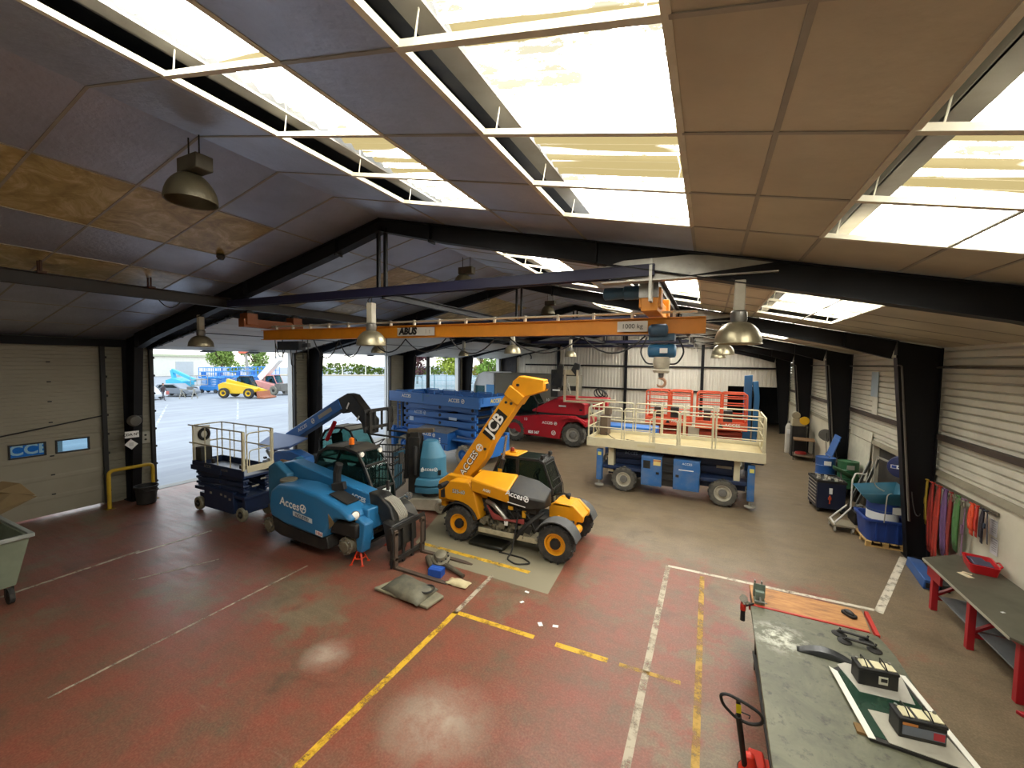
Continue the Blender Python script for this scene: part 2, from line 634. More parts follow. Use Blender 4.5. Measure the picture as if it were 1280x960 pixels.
MW = worn('#c9c0ac', .5, .68, 4.); MWF = worn('#aea28c', .46, .66, 4.); MY = worn('#d0a426', .47, .66, 3.); MYF = worn('#b08a34', .43, .62, 3.)
stripe([(-.68, 2.2), (-.66, 9.55)], .1, MWF)
stripe([(-.66, 9.55), (2.95, 9.56)], .09, MW)
stripe([(2.97, 9.5), (4.33, 12.6)], .13, MW)
stripe([(-3.93, 5.95), (-3.94, 1.5)], .1, MY)
stripe([(-3.98, 5.98), (-2.42, 6.0)], .1, MY)
stripe([(-2.05, 6.0), (-1.22, 6.02)], .11, MY)
stripe([(-1.05, 6.02), (-.2, 6.05)], .08, MYF)
stripe([(.03, 9.4), (.02, 2.5)], .09, MYF)
stripe([(-3.93, 5.95), (-3.95, 7.4)], .09, MWF)
stripe([(-6.3, 7.93), (-3.3, 7.86)], .12, MY)
stripe([(-11.66, 1.4), (-11.72, 4.6)], .08, MWF)
stripe([(-11.64, 4.5), (-11.49, 6.0)], .07, MW)
stripe([(-10.3, 3.9), (-9.7, 5.2)], .05, MWF)
stripe([(-7.66, 2.0), (-7.72, 5.9)], .045, MWF)
# concrete patch under the yellow telehandler
mb = MB(); mb.add([(-5.4, 7.35, .002), (-2.66, 7.27, .002), (-2.85, 10.3, .002), (-7.2, 10.3, .002), (-6.4, 7.9, .002)], [(0, 1, 2, 3, 4)])
struct(mb.build(trim(), worn('#877f68', .6, .78, 1.3, .7), smooth=False))

# ---------------------------------------------------------------- ceiling
PW = 1.54                     # panel width down the slope
strips = [(-4.39, -2.86), (-1.77, -.23), (.97, 2.48)]
right_x = [XA, -4.39, -2.86, -1.77, -.23, .97, 2.48, XR+.3]
left_x = [XA, -7.47, -9.1, -10.45, -12., -13.5, -15., XL-.3]
bars0 = [-.14, .98, 2.02, 3.05, 4.10, 5.11, 6.25]


def ybars(bay):
    return [b + 6.46*bay for b in bars0]


ce = MB()
bar_mb = MB()
stain_cells = {(0, 1, 1), (0, 1, 2), (0, 1, 3), (0, 1, 4), (0, 3, 1), (0, 3, 2), (0, 3, 3), (0, 3, 0), (0, 1, 0), (0, 3, 4), (0, 4, 1),
               (1, 1, 2), (1, 2, 2), (1, 1, 3), (1, 3, 1), (1, 3, 3), (2, 1, 1), (2, 2, 1), (2, 1, 2), (2, 2, 2), (2, 1, 3), (2, 2, 3), (3, 1, 2), (3, 2, 1)}
for bay in range(-1, 5):
    yb = ybars(bay)
    for j in range(6):
        y0, y1 = max(yb[j], YF), min(yb[j+1], YB)
        if y1 <= y0:
            continue
        for i in range(7):
            xa, xb = right_x[i], right_x[i+1]
            op = i in (1, 3, 5) and 1 <= j <= 4
            if not op:
                ce.mi = 1 if i in (4, 5, 6) else 0
                if bay == 2 and i == 1:
                    ce.mi = 2
                ce.quad((xa, y0, roofz(xa)), (xb, y0, roofz(xb)), (xb, y1, roofz(xb)), (xa, y1, roofz(xa)))
            xa, xb = left_x[i], left_x[i+1]
            ce.mi = 2 if (bay, i, j) in stain_cells else 0
            ce.quad((xa, y0, roofz(xa)), (xb, y0, roofz(xb)), (xb, y1, roofz(xb)), (xa, y1, roofz(xa)))
    for y in yb[:-1]:
        if YF < y < YB:
            bar_mb.bar((XA, y, ZR-.002), (XR, y, roofz(XR)-.002), .03, .012)
            bar_mb.bar((XA, y, ZR-.002), (XL, y, roofz(XL)-.002), .03, .012)
        # suspended edge channels across the skylight openings
for x in left_x[1:-1] + right_x[1:-1] + [.32, 1.92]:
    bar_mb.bar((x, YF, roofz(x)-.002), (x, YB, roofz(x)-.002), .035, .012)
struct(ce.build('ceiling', [M_FOIL, M_TAN, M_STAIN], smooth=False, recalc=False))
struct(bar_mb.build(trim(), M_TBAR, smooth=False))

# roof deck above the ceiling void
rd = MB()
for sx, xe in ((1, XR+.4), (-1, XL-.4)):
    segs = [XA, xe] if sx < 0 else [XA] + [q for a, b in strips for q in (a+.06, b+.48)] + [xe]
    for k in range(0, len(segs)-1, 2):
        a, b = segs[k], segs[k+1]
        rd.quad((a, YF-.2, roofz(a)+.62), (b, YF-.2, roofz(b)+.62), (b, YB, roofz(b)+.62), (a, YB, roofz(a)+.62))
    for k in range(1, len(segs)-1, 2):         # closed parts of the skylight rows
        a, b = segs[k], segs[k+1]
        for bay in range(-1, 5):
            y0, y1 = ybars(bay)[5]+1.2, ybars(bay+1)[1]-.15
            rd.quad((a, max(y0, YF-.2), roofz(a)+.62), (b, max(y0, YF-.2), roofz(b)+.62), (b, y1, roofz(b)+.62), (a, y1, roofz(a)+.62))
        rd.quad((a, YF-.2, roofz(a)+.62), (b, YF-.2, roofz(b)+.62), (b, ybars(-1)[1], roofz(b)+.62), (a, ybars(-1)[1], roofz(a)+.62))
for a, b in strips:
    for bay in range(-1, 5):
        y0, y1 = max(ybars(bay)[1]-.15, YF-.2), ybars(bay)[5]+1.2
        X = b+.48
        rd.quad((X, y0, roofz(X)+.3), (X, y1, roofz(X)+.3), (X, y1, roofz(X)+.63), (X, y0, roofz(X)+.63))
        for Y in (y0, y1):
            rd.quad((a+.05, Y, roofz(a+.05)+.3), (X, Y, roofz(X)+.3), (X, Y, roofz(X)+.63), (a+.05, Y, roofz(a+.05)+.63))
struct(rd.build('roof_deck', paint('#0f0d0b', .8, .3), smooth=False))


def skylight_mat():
    """weathered skylight sheet, the daylight behind it put in as its own glow; dirt lies in bands along the corrugations"""
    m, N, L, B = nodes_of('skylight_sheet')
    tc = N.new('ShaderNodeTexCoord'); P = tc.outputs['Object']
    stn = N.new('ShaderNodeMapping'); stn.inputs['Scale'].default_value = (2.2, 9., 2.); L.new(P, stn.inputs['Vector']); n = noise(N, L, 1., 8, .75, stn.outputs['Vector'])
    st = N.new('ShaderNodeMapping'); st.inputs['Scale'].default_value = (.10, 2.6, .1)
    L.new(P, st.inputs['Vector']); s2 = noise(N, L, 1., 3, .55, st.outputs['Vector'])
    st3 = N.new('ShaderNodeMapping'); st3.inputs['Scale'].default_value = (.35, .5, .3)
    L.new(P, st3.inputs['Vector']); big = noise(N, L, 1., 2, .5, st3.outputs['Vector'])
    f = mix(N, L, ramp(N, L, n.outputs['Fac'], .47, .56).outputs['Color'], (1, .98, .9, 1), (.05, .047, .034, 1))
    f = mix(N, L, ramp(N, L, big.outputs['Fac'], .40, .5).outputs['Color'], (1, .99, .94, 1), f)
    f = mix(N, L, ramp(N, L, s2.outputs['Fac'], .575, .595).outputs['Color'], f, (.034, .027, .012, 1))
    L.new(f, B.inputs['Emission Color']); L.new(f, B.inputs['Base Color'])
    B.inputs['Emission Strength'].default_value = SHEET_GLOW
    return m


SHEET_GLOW = 11  # emission standing in for daylight through the sheets
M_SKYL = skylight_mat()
M_PURLIN = paint('#8a8780', .6, .4, '#4b4438', 2.)
M_CHAN = paint('#d8d2bd', .5, .35, '#8d815f', 4.)
wn = 0
for bay in range(-1, 5):
    yb = ybars(bay)
    for si, (xa, xb) in enumerate(strips):
        y0, y1 = yb[1], yb[5]
        if y1 < .9:
            continue
        wn += 1
        W = bpy.data.objects.new('window_%d' % wn, None); COL.objects.link(W); struct(W)
        # corrugated sheet, waves running down the slope
        sh = MB(); n = int((y1-y0+1.35)/.02)
        p = []
        for k in range(n+1):
            y = y0-.15+(y1-y0+1.35)*k/n
            w = .028*math.sin(2*PI*(y)/.177)
            p.append((y, w))
        X0, X1 = xa+(.36 if si == 2 else .14), xb+.5
        vs = []
        for X in (X0, X1):
            for y, w in p:
                vs.append((X, y, roofz(X)+.33+w))
        sh.add(vs, [(i, i+1, n+2+i, n+1+i) for i in range(n)])
        sh.build('sheet', M_SKYL, W, recalc=False)
        pu = MB()
        xp = xa+(.28 if si == 2 else .11)
        pu.bar((xp, y0-.4, roofz(xp)+.22), (xp, y1+1.2, roofz(xp)+.22), .17, .02)
        if si == 2:
            pu.bar((xp-.16, y0-.4, roofz(xp)+.3), (xp-.16, y1+1.2, roofz(xp)+.3), .3, .02)
        pu.bar((xp-.08, y0-.4, roofz(xp)+.42), (xp-.08, y1+1.2, roofz(xp)+.42), .02, .42)
        pu.build('purlin', M_PURLIN, W, smooth=False)
        fr = MB()
        for y in yb[1:6]:
            fr.bar((xa, y, roofz(xa)+.012), (xb, y, roofz(xb)+.012), .05, .045)
        for X in (xa, xb):
            fr.bar((X, y0, roofz(X)+.015), (X, y1, roofz(X)+.015), .045, .05)
        fr.build('frame', M_CHAN, W, smooth=False)
        hg = MB()
        for y in yb[1:6]:
            for X in (xa+.12, xb-.1):
                hg.tube([(X, y, roofz(X)+.02), (X+.03, y, roofz(X)+.2), (X-.02, y+.03, roofz(X)+.42)], .006, 5)
        hg.build('hanger_wire', M_CHAN, W)
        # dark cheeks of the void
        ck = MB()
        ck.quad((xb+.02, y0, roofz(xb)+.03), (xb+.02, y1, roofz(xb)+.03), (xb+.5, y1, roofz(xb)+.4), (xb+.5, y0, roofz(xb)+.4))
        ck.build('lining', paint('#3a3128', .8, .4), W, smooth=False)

# ---------------------------------------------------------------- portal frames
for k, y in enumerate(FR):
    fm = MB()
    for s, xw in ((-1, XL), (1, XR)):
        xi = xw - s*.06
        inn_b, inn_t = xi - s*.36, xi - s*.78
        kz = roofz(inn_t) - .42
        # column: outer and inner flange, web
        fm.bx(xi-.01, xi+.01, y-.11, y+.11, 0, roofz(xi)-.03)
        fm.add([(inn_b, y-.11, 0), (inn_b, y+.11, 0), (inn_t, y+.11, kz), (inn_t, y-.11, kz), (inn_b-s*.016, y-.11, 0), (inn_b-s*.016, y+.11, 0), (inn_t-s*.016, y+.11, kz), (inn_t-s*.016, y-.11, kz)],
               [(0, 1, 2, 3), (7, 6, 5, 4), (0, 4, 5, 1), (1, 5, 6, 2), (2, 6, 7, 3), (3, 7, 4, 0)])
        fm.prism([(xi, 0), (inn_b, 0), (inn_t, kz), (inn_t, roofz(inn_t)-.03), (xi, roofz(xi)-.03)], 'y', y-.008, y+.008)
        fm.bx(min(xi, inn_b)-.05, max(xi, inn_b)+.05, y-.16, y+.16, 0, .025)
        # rafter pieces: haunch then tapering to the ridge
        stations = [(inn_t, .44), (inn_t-s*1.0, .36), (inn_t-s*3.6, .34), (XA-s*-1.6 if False else XA+s*1.5, .30), (XA, .24)]
        for (xa, ha), (xb, hb) in zip(stations[:-1], stations[1:]):
            fm.ibeam((xa, y, roofz(xa)-.02), (xb, y, roofz(xb)-.02), .2, ha, .016, h2=hb)
        for xs in (inn_t, inn_t-s*1.0, XA+s*1.2, XA+s*4.3):
            fm.prism([(xs-.012, roofz(xs)-.03), (xs+.012, roofz(xs)-.03), (xs+.012, roofz(xs)-.36), (xs-.012, roofz(xs)-.36)], 'y', y-.1, y+.1)
    fo = struct(fm.build('portal_frame', M_STEEL, smooth=False))
    # tie beam with hangers
    tb = MB()
    for dy in (-.07, .07):
        tb.bx(-10.9, -.75, y+dy-.02, y+dy+.02, 5.76, 5.92)
    tb.bx(-10.9, -.75, y-.1, y+.1, 5.91, 5.925)
    tb.build('tie_beam', M_NAVY, fo, smooth=False)
    for dx in (-.09, .09):
        h = MB(); h.bx(XA+dx-.03, XA+dx+.03, y-.03, y+.03, 5.8, ZR-.2)
        h.build('king_post', M_STEEL, fo, smooth=False)
    br = MB()
    br.prism([(-1.5, 5.78), (-.75, 5.70), (.75, 5.83), (.62, 5.9), (-.3, 6.02), (-1.2, 6.02), (-1.5, 5.95)], 'y', y-.012, y+.012)
    br.bx(-1.5, .75, y-.09, y+.09, 5.69, 5.71)
    for bxx in (-1.4, -1.15, -.95, -.3, -.1):
        for bz in (5.78, 5.9):
            br.cyl((bxx, y-.03, bz), (bxx, y+.03, bz), .02, 6)
    br.bx(-.82, -.78, y-.1, y+.1, 5.4, 6.0)
    br.build('gusset', paint('#a9a69c', .35, .35, '#4c4840', 3., .6), fo, smooth=False)

# longitudinal tie along the ridge line
for a, b in zip(FR[:-1], FR[1:]):
    mb = MB(); mb.ibeam((XA, a, 5.86), (XA, b, 5.86), .12, .14, .012)
    struct(mb.build('ridge_tie', M_STEEL, smooth=False))
# eaves gutters / top plates
mb = MB(); mb.bx(XL-.02, XL+.14, YF, YB, 4.78, roofz(XL)-.02)
struct(mb.build(trim(), M_STEEL, smooth=False))

# ---------------------------------------------------------------- left wall and its doors
OPEN = [(6.92, 11.9), (13.35, 17.85), (19.75, 25.05), (26.05, 31.45)]
DOORS = [(.3, 5.62)] + OPEN
DH = 4.78


def ribbed(x, y0, y1, z0, z1, depth, pitch=.12, sgn=1):
    """horizontal ribs running along y, on the plane x, standing into the room"""
    prof = []
    z = z0
    while z < z1-1e-6:
        a = min(z+pitch*.72, z1); b = min(z+pitch*.8, z1); c = min(z+pitch*.92, z1)
        prof += [(x, z), (x, a), (x-sgn*depth, b), (x-sgn*depth, c)]
        z += pitch
    prof.append((x, z1))
    mb = MB(); n = len(prof)
    vs = [(p[0], y0, p[1]) for p in prof]+[(p[0], y1, p[1]) for p in prof]
    mb.add(vs, [(i, i+1, n+i+1, n+i) for i in range(n-1)])
    return mb


wl = MB()
edges = [YF-.2] + [q for d in DOORS for q in d] + [YB+.2]
for a, b in zip(edges[0::2], edges[1::2]):
    wl.bx(XL-.25, XL-.03, a, b, 0, DH)
wl.bx(XL-.25, XL-.03, YF-.2, YB+.2, DH, roofz(XL)+.5)
for a, b in zip(edges[0::2], edges[1::2]):
    q = ribbed(XL, a, b, 0, DH, -.02, .12, -1); o = len(wl.v); wl.add(q.v, q.f)
wlo = struct(wl.build('wall_left', paint('#8f8b7a', .55, .35, '#605a4b', 1.), smooth=False, recalc=False))
mb = MB()
for a, b in OPEN:
    for y in (a-.012, b+.012):
        mb.bx(XL-.3, XL-.02, y-.014, y+.014, 0, DH)
    mb.bx(XL-.3, XL-.02, a, b, DH-.03, DH)
struct(mb.build(trim(), M_WHITE, smooth=False))
# dark vertical door tracks with rollers
for a, b in DOORS:
    mb = MB()
    for y in (a-.06, b+.06):
        mb.bx(XL+.02, XL+.12, y-.05, y+.05, .05, DH)
        for k in range(8):
            mb.cyl((XL+.05, y-.03, .4+k*.58), (XL+.05, y+.1, .4+k*.58), .035, 8)
    struct(mb.build(trim(), M_BLACK, smooth=False))

# closed sectional door
D1 = bpy.data.objects.new('door_1', None); COL.objects.link(D1); struct(D1)
m_door = paint('#989280', .5, .3, '#7b735e', .8)
mb = MB()
ws = [(3.8, 4.48), (4.66, 5.36)]
zw0, zw1 = 1.74, 2.12
q = ribbed(XL-.02, .3, 5.62, 2.12, DH, .014, .105, -1); mb.add(q.v, q.f)
q = ribbed(XL-.02, .3, 5.62, .05, 1.74, .008, .56, -1); mb.add(q.v, q.f)
for a, b in ((.3, 3.8), (4.48, 4.66), (5.36, 5.62)):
    mb.quad((XL-.02, a, zw0), (XL-.02, b, zw0), (XL-.02, b, zw1), (XL-.02, a, zw1))
mb.build('door_panel', m_door, D1, smooth=False, recalc=False)
for a, b in ws:
    mb = MB(); mb.ring([(a, zw0), (b, zw0), (b, zw1), (a, zw1)], 'x', XL-.05, XL+.02, .035)
    w = mb.build('window_frame', M_BLACK, D1, smooth=False)
    mb = MB(); mb.bx(XL-.03, XL-.024, a, b, zw0, zw1); mb.build('pane', glass('#d8ecf5', .12), w, smooth=False)
mb = MB()
for z in (.6, 1.15, 1.68, 2.62, 3.2, 3.75, 4.3):
    mb.bx(XL-.01, XL+.03, 4.55, 4.62, z, z+.03)
mb.build('hinge', M_BLACK, D1, smooth=False)
mb = MB(); mb.tube([(XL+.03, .3, 1.85), (XL+.03, 3.75, 2.39), (XL+.03, 5.68, 2.71)], .02, 6); mb.build('slant_bar', M_BLACK, D1)  # thin dark bar rising across the closed door

# open sectional doors, pushed up under the roof slope
m_up = paint('#d5d6d0', .5, .2, '#a8a494', .8)
for n, (a, b) in enumerate(OPEN):
    D = bpy.data.objects.new('door_%d' % (n+2), None); COL.objects.link(D); struct(D)
    mb = MB()
    x = XL+.12; z = DH-.05
    prof = [(x-.02, z+.02)]
    for k in range(7):
        x2 = x+.62; z2 = z+.62*SL*.93
        prof += [(x+.03, z+.018), (x2-.03, z2), (x2-.012, z2+.012)]
        x, z = x2, z2
    nn = len(prof)
    mb.add([(p[0], a-.02, p[1]) for p in prof]+[(p[0], b+.02, p[1]) for p in prof], [(i, i+1, nn+i+1, nn+i) for i in range(nn-1)])
    mb.build('door_panel', m_up, D, smooth=False, recalc=False)
    mb = MB()
    for y in (a-.08, b+.08):
        mb.bar((XL+.1, y, DH-.02), (x, y, z+.05), .05, .07)
        for k in range(8):
            t = k/7
            mb.cyl((XL+.15+4.2*t, y-.09, DH-.03+.86*t), (XL+.15+4.2*t, y+.05, DH-.03+.86*t), .035, 8)
    mb.cyl((XL+2.6, a, 5.25), (XL+2.6, b, 5.25), .03, 8)
    mb.build('track', M_BLACK, D)
    for dy in (.3, .62):
        ww = MB(); yc = a+(b-a)*dy
        ww.box((XL+.32, yc, DH-.07), (.22, .42, .03), ry=-.2)
        ww.build('handle_pocket', M_BLACK, D, smooth=False)
mb = MB(); mb.bx(XL+.03, XL+.13, 21.25, 21.5, 0, DH); struct(mb.build(trim(), M_BLACK, smooth=False))

# ---------------------------------------------------------------- right wall
wr = MB()
wr.bx(XR, XR+.25, YF-.2, 13.35, 0, 2.08); wr.bx(XR, XR+.25, 16.7, YB+.2, 0, 2.08); wr.bx(XR+.3, XR+.5, 13.2, 16.9, 0, 2.2)
wr.bx(XR-.0, XR+.25, 13.35, 16.7, 2.02, 2.08)
struct(wr.build('wall_right', M_CONC, smooth=False))
q = ribbed(XR+.02, YF-.2, YB, 2.1, roofz(XR)+.2, -.06, .165, 1)
struct(q.build('wall_cladding', M_SHEET, smooth=False, recalc=False))
mb = MB()
mb.prism([(XR-.06, 2.06), (XR+.06, 2.06), (XR+.06, 2.2), (XR, 2.16)], 'y', YF, YB)
struct(mb.build(trim(), paint('#8d8570', .7, .5, '#4b4335', 1.5), smooth=False))
mb = MB()
mb.bar((XR-.02, YF, 2.93), (XR-.02, YB, 2.93), .1, .12)
struct(mb.build(trim(), paint('#3a322d', .5, .5, '#6d5b4a', 2.), smooth=False))
mb = MB(); mb.tube([(XR-.1, YF, 4.5), (XR-.1, YB-.4, 4.55)], .028, 8)
mb.tube([(XR-.1, 9.6, 4.48), (XR-.08, 9.62, 4.75), (XR-.06, 9.6, 5.1)], .014, 6)
struct(mb.build(trim(), metal('#6e6a62', .4, .5)))
# dark wall gap, its darkness painted on a flat panel set back in it
mb = MB(); mb.bx(XR+.16, XR+.2, 13.35, 16.7, 0, 2.03)
struct(mb.build('door_6', paint('#2a2724', .6, .4), smooth=False))

# ---------------------------------------------------------------- back wall: vertical trapezoid sheet
bw = MB()
x = XL
OX0, OX1, OZ = 1.15, 4.5, 3.05
pitch = .25
def seg(xa, ya, xb, yb_):
    z0 = OZ if (xa > OX0-.01 and xb < OX1+.01) else 0
    bw.quad((xa, ya, z0), (xb, yb_, z0), (xb, yb_, roofz(xb)+.1), (xa, ya, roofz(xa)+.1))
x = XL
while x < XR:
    d = .035
    seg(x, YB, x+pitch*.55, YB); seg(x+pitch*.55, YB, x+pitch*.65, YB+d); seg(x+pitch*.65, YB+d, x+pitch*.9, YB+d); seg(x+pitch*.9, YB+d, x+pitch, YB)
    x += pitch
struct(bw.build('wall_back', M_SHEETB, smooth=False, recalc=False))
mb = MB()
for z in (4.3, 2.55):
    mb.bx(XL+2.2, XR-.3 if z > 3 else OX0, YB-.1, YB-.02, z-.06, z+.06)
mb.bx(-13, 4.4, YB-.06, YB-.02, 6.02, 6.1) if False else None
for xx in (-11.2, -5.75, -.42):
    mb.bx(xx-.1, xx+.1, YB-.2, YB-.02, 0, roofz(xx)-.2)
mb.bx(-11.2, -.42, YB-.12, YB-.04, 6.0, 6.1)
mb.bx(XL, XL+2.2, YB-.5, YB-.05, 0, 5.0) if False else None
struct(mb.build(trim(), M_STEEL, smooth=False))
mb = MB(); mb.bx(XL, XL+1.4, YB-.25, YB-.1, 0, 5.2)
struct(mb.build(trim(), paint('#26252a', .6, .3), smooth=False))
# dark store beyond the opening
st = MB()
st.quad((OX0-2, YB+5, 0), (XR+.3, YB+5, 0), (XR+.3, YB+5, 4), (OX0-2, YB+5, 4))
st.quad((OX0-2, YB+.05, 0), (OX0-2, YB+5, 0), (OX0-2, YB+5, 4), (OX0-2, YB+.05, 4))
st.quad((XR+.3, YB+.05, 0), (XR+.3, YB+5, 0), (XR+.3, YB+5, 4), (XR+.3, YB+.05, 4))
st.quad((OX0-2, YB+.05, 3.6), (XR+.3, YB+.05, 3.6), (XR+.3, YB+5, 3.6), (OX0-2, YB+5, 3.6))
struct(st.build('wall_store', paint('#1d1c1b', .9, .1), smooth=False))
mb = MB(); mb.bx(XL-.2, XR+.25, YF-.3, YF-.1, 0, 8.2)
struct(mb.build('wall_front', paint('#d6d2c4', .7, .2), smooth=False))
# gable closers above the ceiling line
mb = MB(); mb.bx(XR-.05, XR+.3, YF, YB, 5.0, 5.75); struct(mb.build(trim(), M_SHEET, smooth=False))

# ---------------------------------------------------------------- yard outside
def yard_mat():
    m, N, L, B = nodes_of('yard_asphalt')
    tc = N.new('ShaderNodeTexCoord'); P = tc.outputs['Object']
    n = noise(N, L, .25, 8, .7, P)
    st = N.new('ShaderNodeMapping'); st.inputs['Scale'].default_value = (1.5, .12, 1.); st.inputs['Rotation'].default_value = (0, 0, .35)
    L.new(P, st.inputs['Vector']); s = noise(N, L, .6, 6, .7, st.outputs['Vector'])
    c = mix(N, L, ramp(N, L, n.outputs['Fac'], .35, .7).outputs['Color'], srgb('#8a8c90'), srgb('#989a9c'))
    c = mix(N, L, ramp(N, L, s.outputs['Fac'], .45, .75).outputs['Color'], c, srgb('#a9abac'))
    L.new(c, B.inputs['Base Color']); B.inputs['Roughness'].default_value = .75
    return m


mb = MB(); mb.quad((-200, -80, -.02), (XL-.28, -80, -.02), (XL-.28, 260, -.02), (-200, 260, -.02))
struct(mb.build('ground', yard_mat(), smooth=False))
mb = MB(); mb.bx(XL-.7, XL-.25, YF, YB, -.1, .0)
struct(mb.build('threshold', paint('#9a968c', .7, .3), smooth=False))
MYD = worn('#c9cbcc', .42, .6, 2.)
for a, b in (((-19.5, 13.4), (-26, 24.5)), ((-24, 9.6), (-46, 20.5)), ((-30, 17.5), (-47, 27.5))):
    stripe([a, b], .14, MYD, -.015)

# ---------------------------------------------------------------- light
w = bpy.data.worlds.new('world'); SC.world = w; w.use_nodes = True
WN, WL = w.node_tree.nodes, w.node_tree.links
bg = WN['Background']
tc = WN.new('ShaderNodeTexCoord'); sep = WN.new('ShaderNodeSeparateXYZ'); WL.new(tc.outputs['Generated'], sep.inputs[0])
r = WN.new('ShaderNodeValToRGB'); r.color_ramp.elements[0].position = .0; r.color_ramp.elements[0].color = srgb('#fdfcf4')
r.color_ramp.elements[1].position = .6; r.color_ramp.elements[1].color = srgb('#d3e4f7')
WL.new(sep.outputs['Z'], r.inputs['Fac']); WL.new(r.outputs['Color'], bg.inputs['Color'])
bg.inputs['Strength'].default_value = 1.7
for a, b in OPEN:
    l = bpy.data.lights.new('door_daylight', 'AREA'); l.shape = 'RECTANGLE'; l.size = DH; l.size_y = b-a
    l.cycles.is_portal = True
    o = bpy.data.objects.new('door_daylight', l); COL.objects.link(o)
    o.location = (XL-.4, (a+b)/2, DH/2); o.rotation_euler = (0, -PI/2, 0)
vs = SC.view_settings
vs.view_transform = 'Standard'; vs.look = 'None'; vs.gamma = 1; vs.use_curve_mapping = False; vs.exposure = .75
SC.cycles.max_bounces = 10; SC.cycles.diffuse_bounces = 5; SC.cycles.glossy_bounces = 4; SC.cycles.transparent_max_bounces = 12
SC.cycles.sample_clamp_indirect = 6; SC.cycles.caustics_reflective = False; SC.cycles.caustics_refractive = False
SC.cycles.use_denoising = True
# ---------------------------------------------------------------- shared vehicle materials
Y_ = paint('#e39a12', .38, .22, '#8c6a2c', 2.)
YD = paint('#c98a14', .45, .5, '#5b4a2a', 3.)
BL = paint('#276f9f', .35, .2, '#5d6f7a', 2.)
BLT = paint('#2468b4', .4, .22, '#5c6c80', 2.)
BLD = paint('#16294b', .45, .25, '#2c3340', 2.)
TEAL = paint('#39748f', .45, .25, '#6d8a8a', 2.)
RED = paint('#a81522', .38, .25, '#6b3430', 2.)
ORG = paint('#d85a36', .42, .2, '#9c5a40', 2.)
CRM = paint('#cdc5a6', .5, .35, '#a5977a', 2.5)
BLK = paint('#1c1c1c', .45, .35, '#57503f', 4.)
BLKM = paint('#151515', .6, .2)
GREY = paint('#6f6d68', .55, .4, '#474238', 3.)
LGREY = paint('#a19d90', .6, .4, '#6a6455', 3.)
STEEL = metal('#8c8a84', .35, .4)
CAST = paint('#7d7764', .55, .55, '#3a342a', 5., .4)
TYRE = paint('#2d2c2a', .85, .5, '#6d675d', 5.)
TYREG = paint('#8f8a7c', .85, .4, '#5d584d', 5.)
WHT = paint('#eeeeea', .5, .1)
GLS = glass('#c3dcd8', .16)
GLD = glass('#c2cfc9', .14)
CHROME = metal('#c9c9c5', .12, .05)
AMBER = paint('#e0701a', .2, .05)
LENS = paint('#f3f1e6', .15, .05)
BLKT = paint('#0e0e0e', .5, .05)


def chain_of_boxes(mb, rnd, x0, x1, y0, y1, z0, z1, n, smin=.04, smax=.16):
    for _ in range(n):
        c = (rnd.uniform(x0, x1), rnd.uniform(y0, y1), rnd.uniform(z0, z1))
        s = [rnd.uniform(smin, smax) for _ in range(3)]
        if rnd.random() < .5:
            mb.box(c, s, rz=rnd.uniform(-.3, .3), ry=rnd.uniform(-.4, .4))
        else:
            ax = rnd.choice([(1, 0, 0), (0, 1, 0), (0, 0, 1)])
            mb.lathe(c, ax, [(0, s[0]*.4), (s[1]*.6, s[0]*.5), (s[1]*.7, s[0]*.3)], 10)


def railing(mb, pts, z0, zs, r=.022, closed=False, posts=True, post_at=None):
    """horizontal rails through pts at each height in zs, posts at the points"""
    for z in zs:
        mb.tube(arcpath([(p[0], p[1], z) for p in pts], .05, 3, closed), r, 6, closed)
    if posts:
        for p in (post_at or pts):
            mb.tube([(p[0], p[1], z0), (p[0], p[1], zs[0])], r, 6)


def fork(parent, x, y, z, L_, h, mat, w=.1, t=.045):
    """a pallet fork: upright shank and tapering blade pointing +x"""
    mb = MB()
    mb.bx(x-t, x, y-w/2, y+w/2, z, z+h)
    mb.add([(x-t, y-w/2, z), (x-t, y+w/2, z), (x-t, y+w/2, z+t), (x-t, y-w/2, z+t),
            (x+L_*.85, y-w/2, z), (x+L_*.85, y+w/2, z), (x+L_*.85, y+w/2, z+t*.7), (x+L_*.85, y-w/2, z+t*.7)],
           [(0, 1, 2, 3), (0, 4, 5, 1), (1, 5, 6, 2), (2, 6, 7, 3), (3, 7, 4, 0), (4, 7, 6, 5)])
    mb.add([(x+L_*.85, y-w/2, z), (x+L_*.85, y+w/2, z), (x+L_*.85, y+w/2, z+t*.7), (x+L_*.85, y-w/2, z+t*.7),
            (x+L_, y-w*.3, z), (x+L_, y+w*.3, z), (x+L_, y+w*.3, z+t*.25), (x+L_, y-w*.3, z+t*.25)],
           [(0, 4, 5, 1), (1, 5, 6, 2), (2, 6, 7, 3), (3, 7, 4, 0), (4, 7, 6, 5), (0, 1, 2, 3)])
    for k in (.25, .9):
        mb.bx(x-t-.03, x, y-w*.6, y+w*.6, z+h*k-.03, z+h*k+.03)
    return mb.build('fork', mat, parent, bevel=.006)


def carriage(parent, x, y0, y1, z0, z1, mat):
    mb = MB()
    for z in (z0+.12, z1-.05):
        mb.bx(x-.06, x, y0, y1, z-.05, z+.05)
    for y in (y0+.05, (y0+y1)/2-.15, (y0+y1)/2+.15, y1-.05):
        mb.bx(x-.055, x-.01, y-.035, y+.035, z0, z1)
    for y in (y0+.02, y1-.02):
        mb.tube(arcpath([(x-.03, y, z0+.15), (x+.02, y, z0+.2), (x+.02, y, z1-.1), (x-.03, y, z1)], .05, 3), .02, 6)
    return mb.build('carriage', mat, parent, bevel=.005)


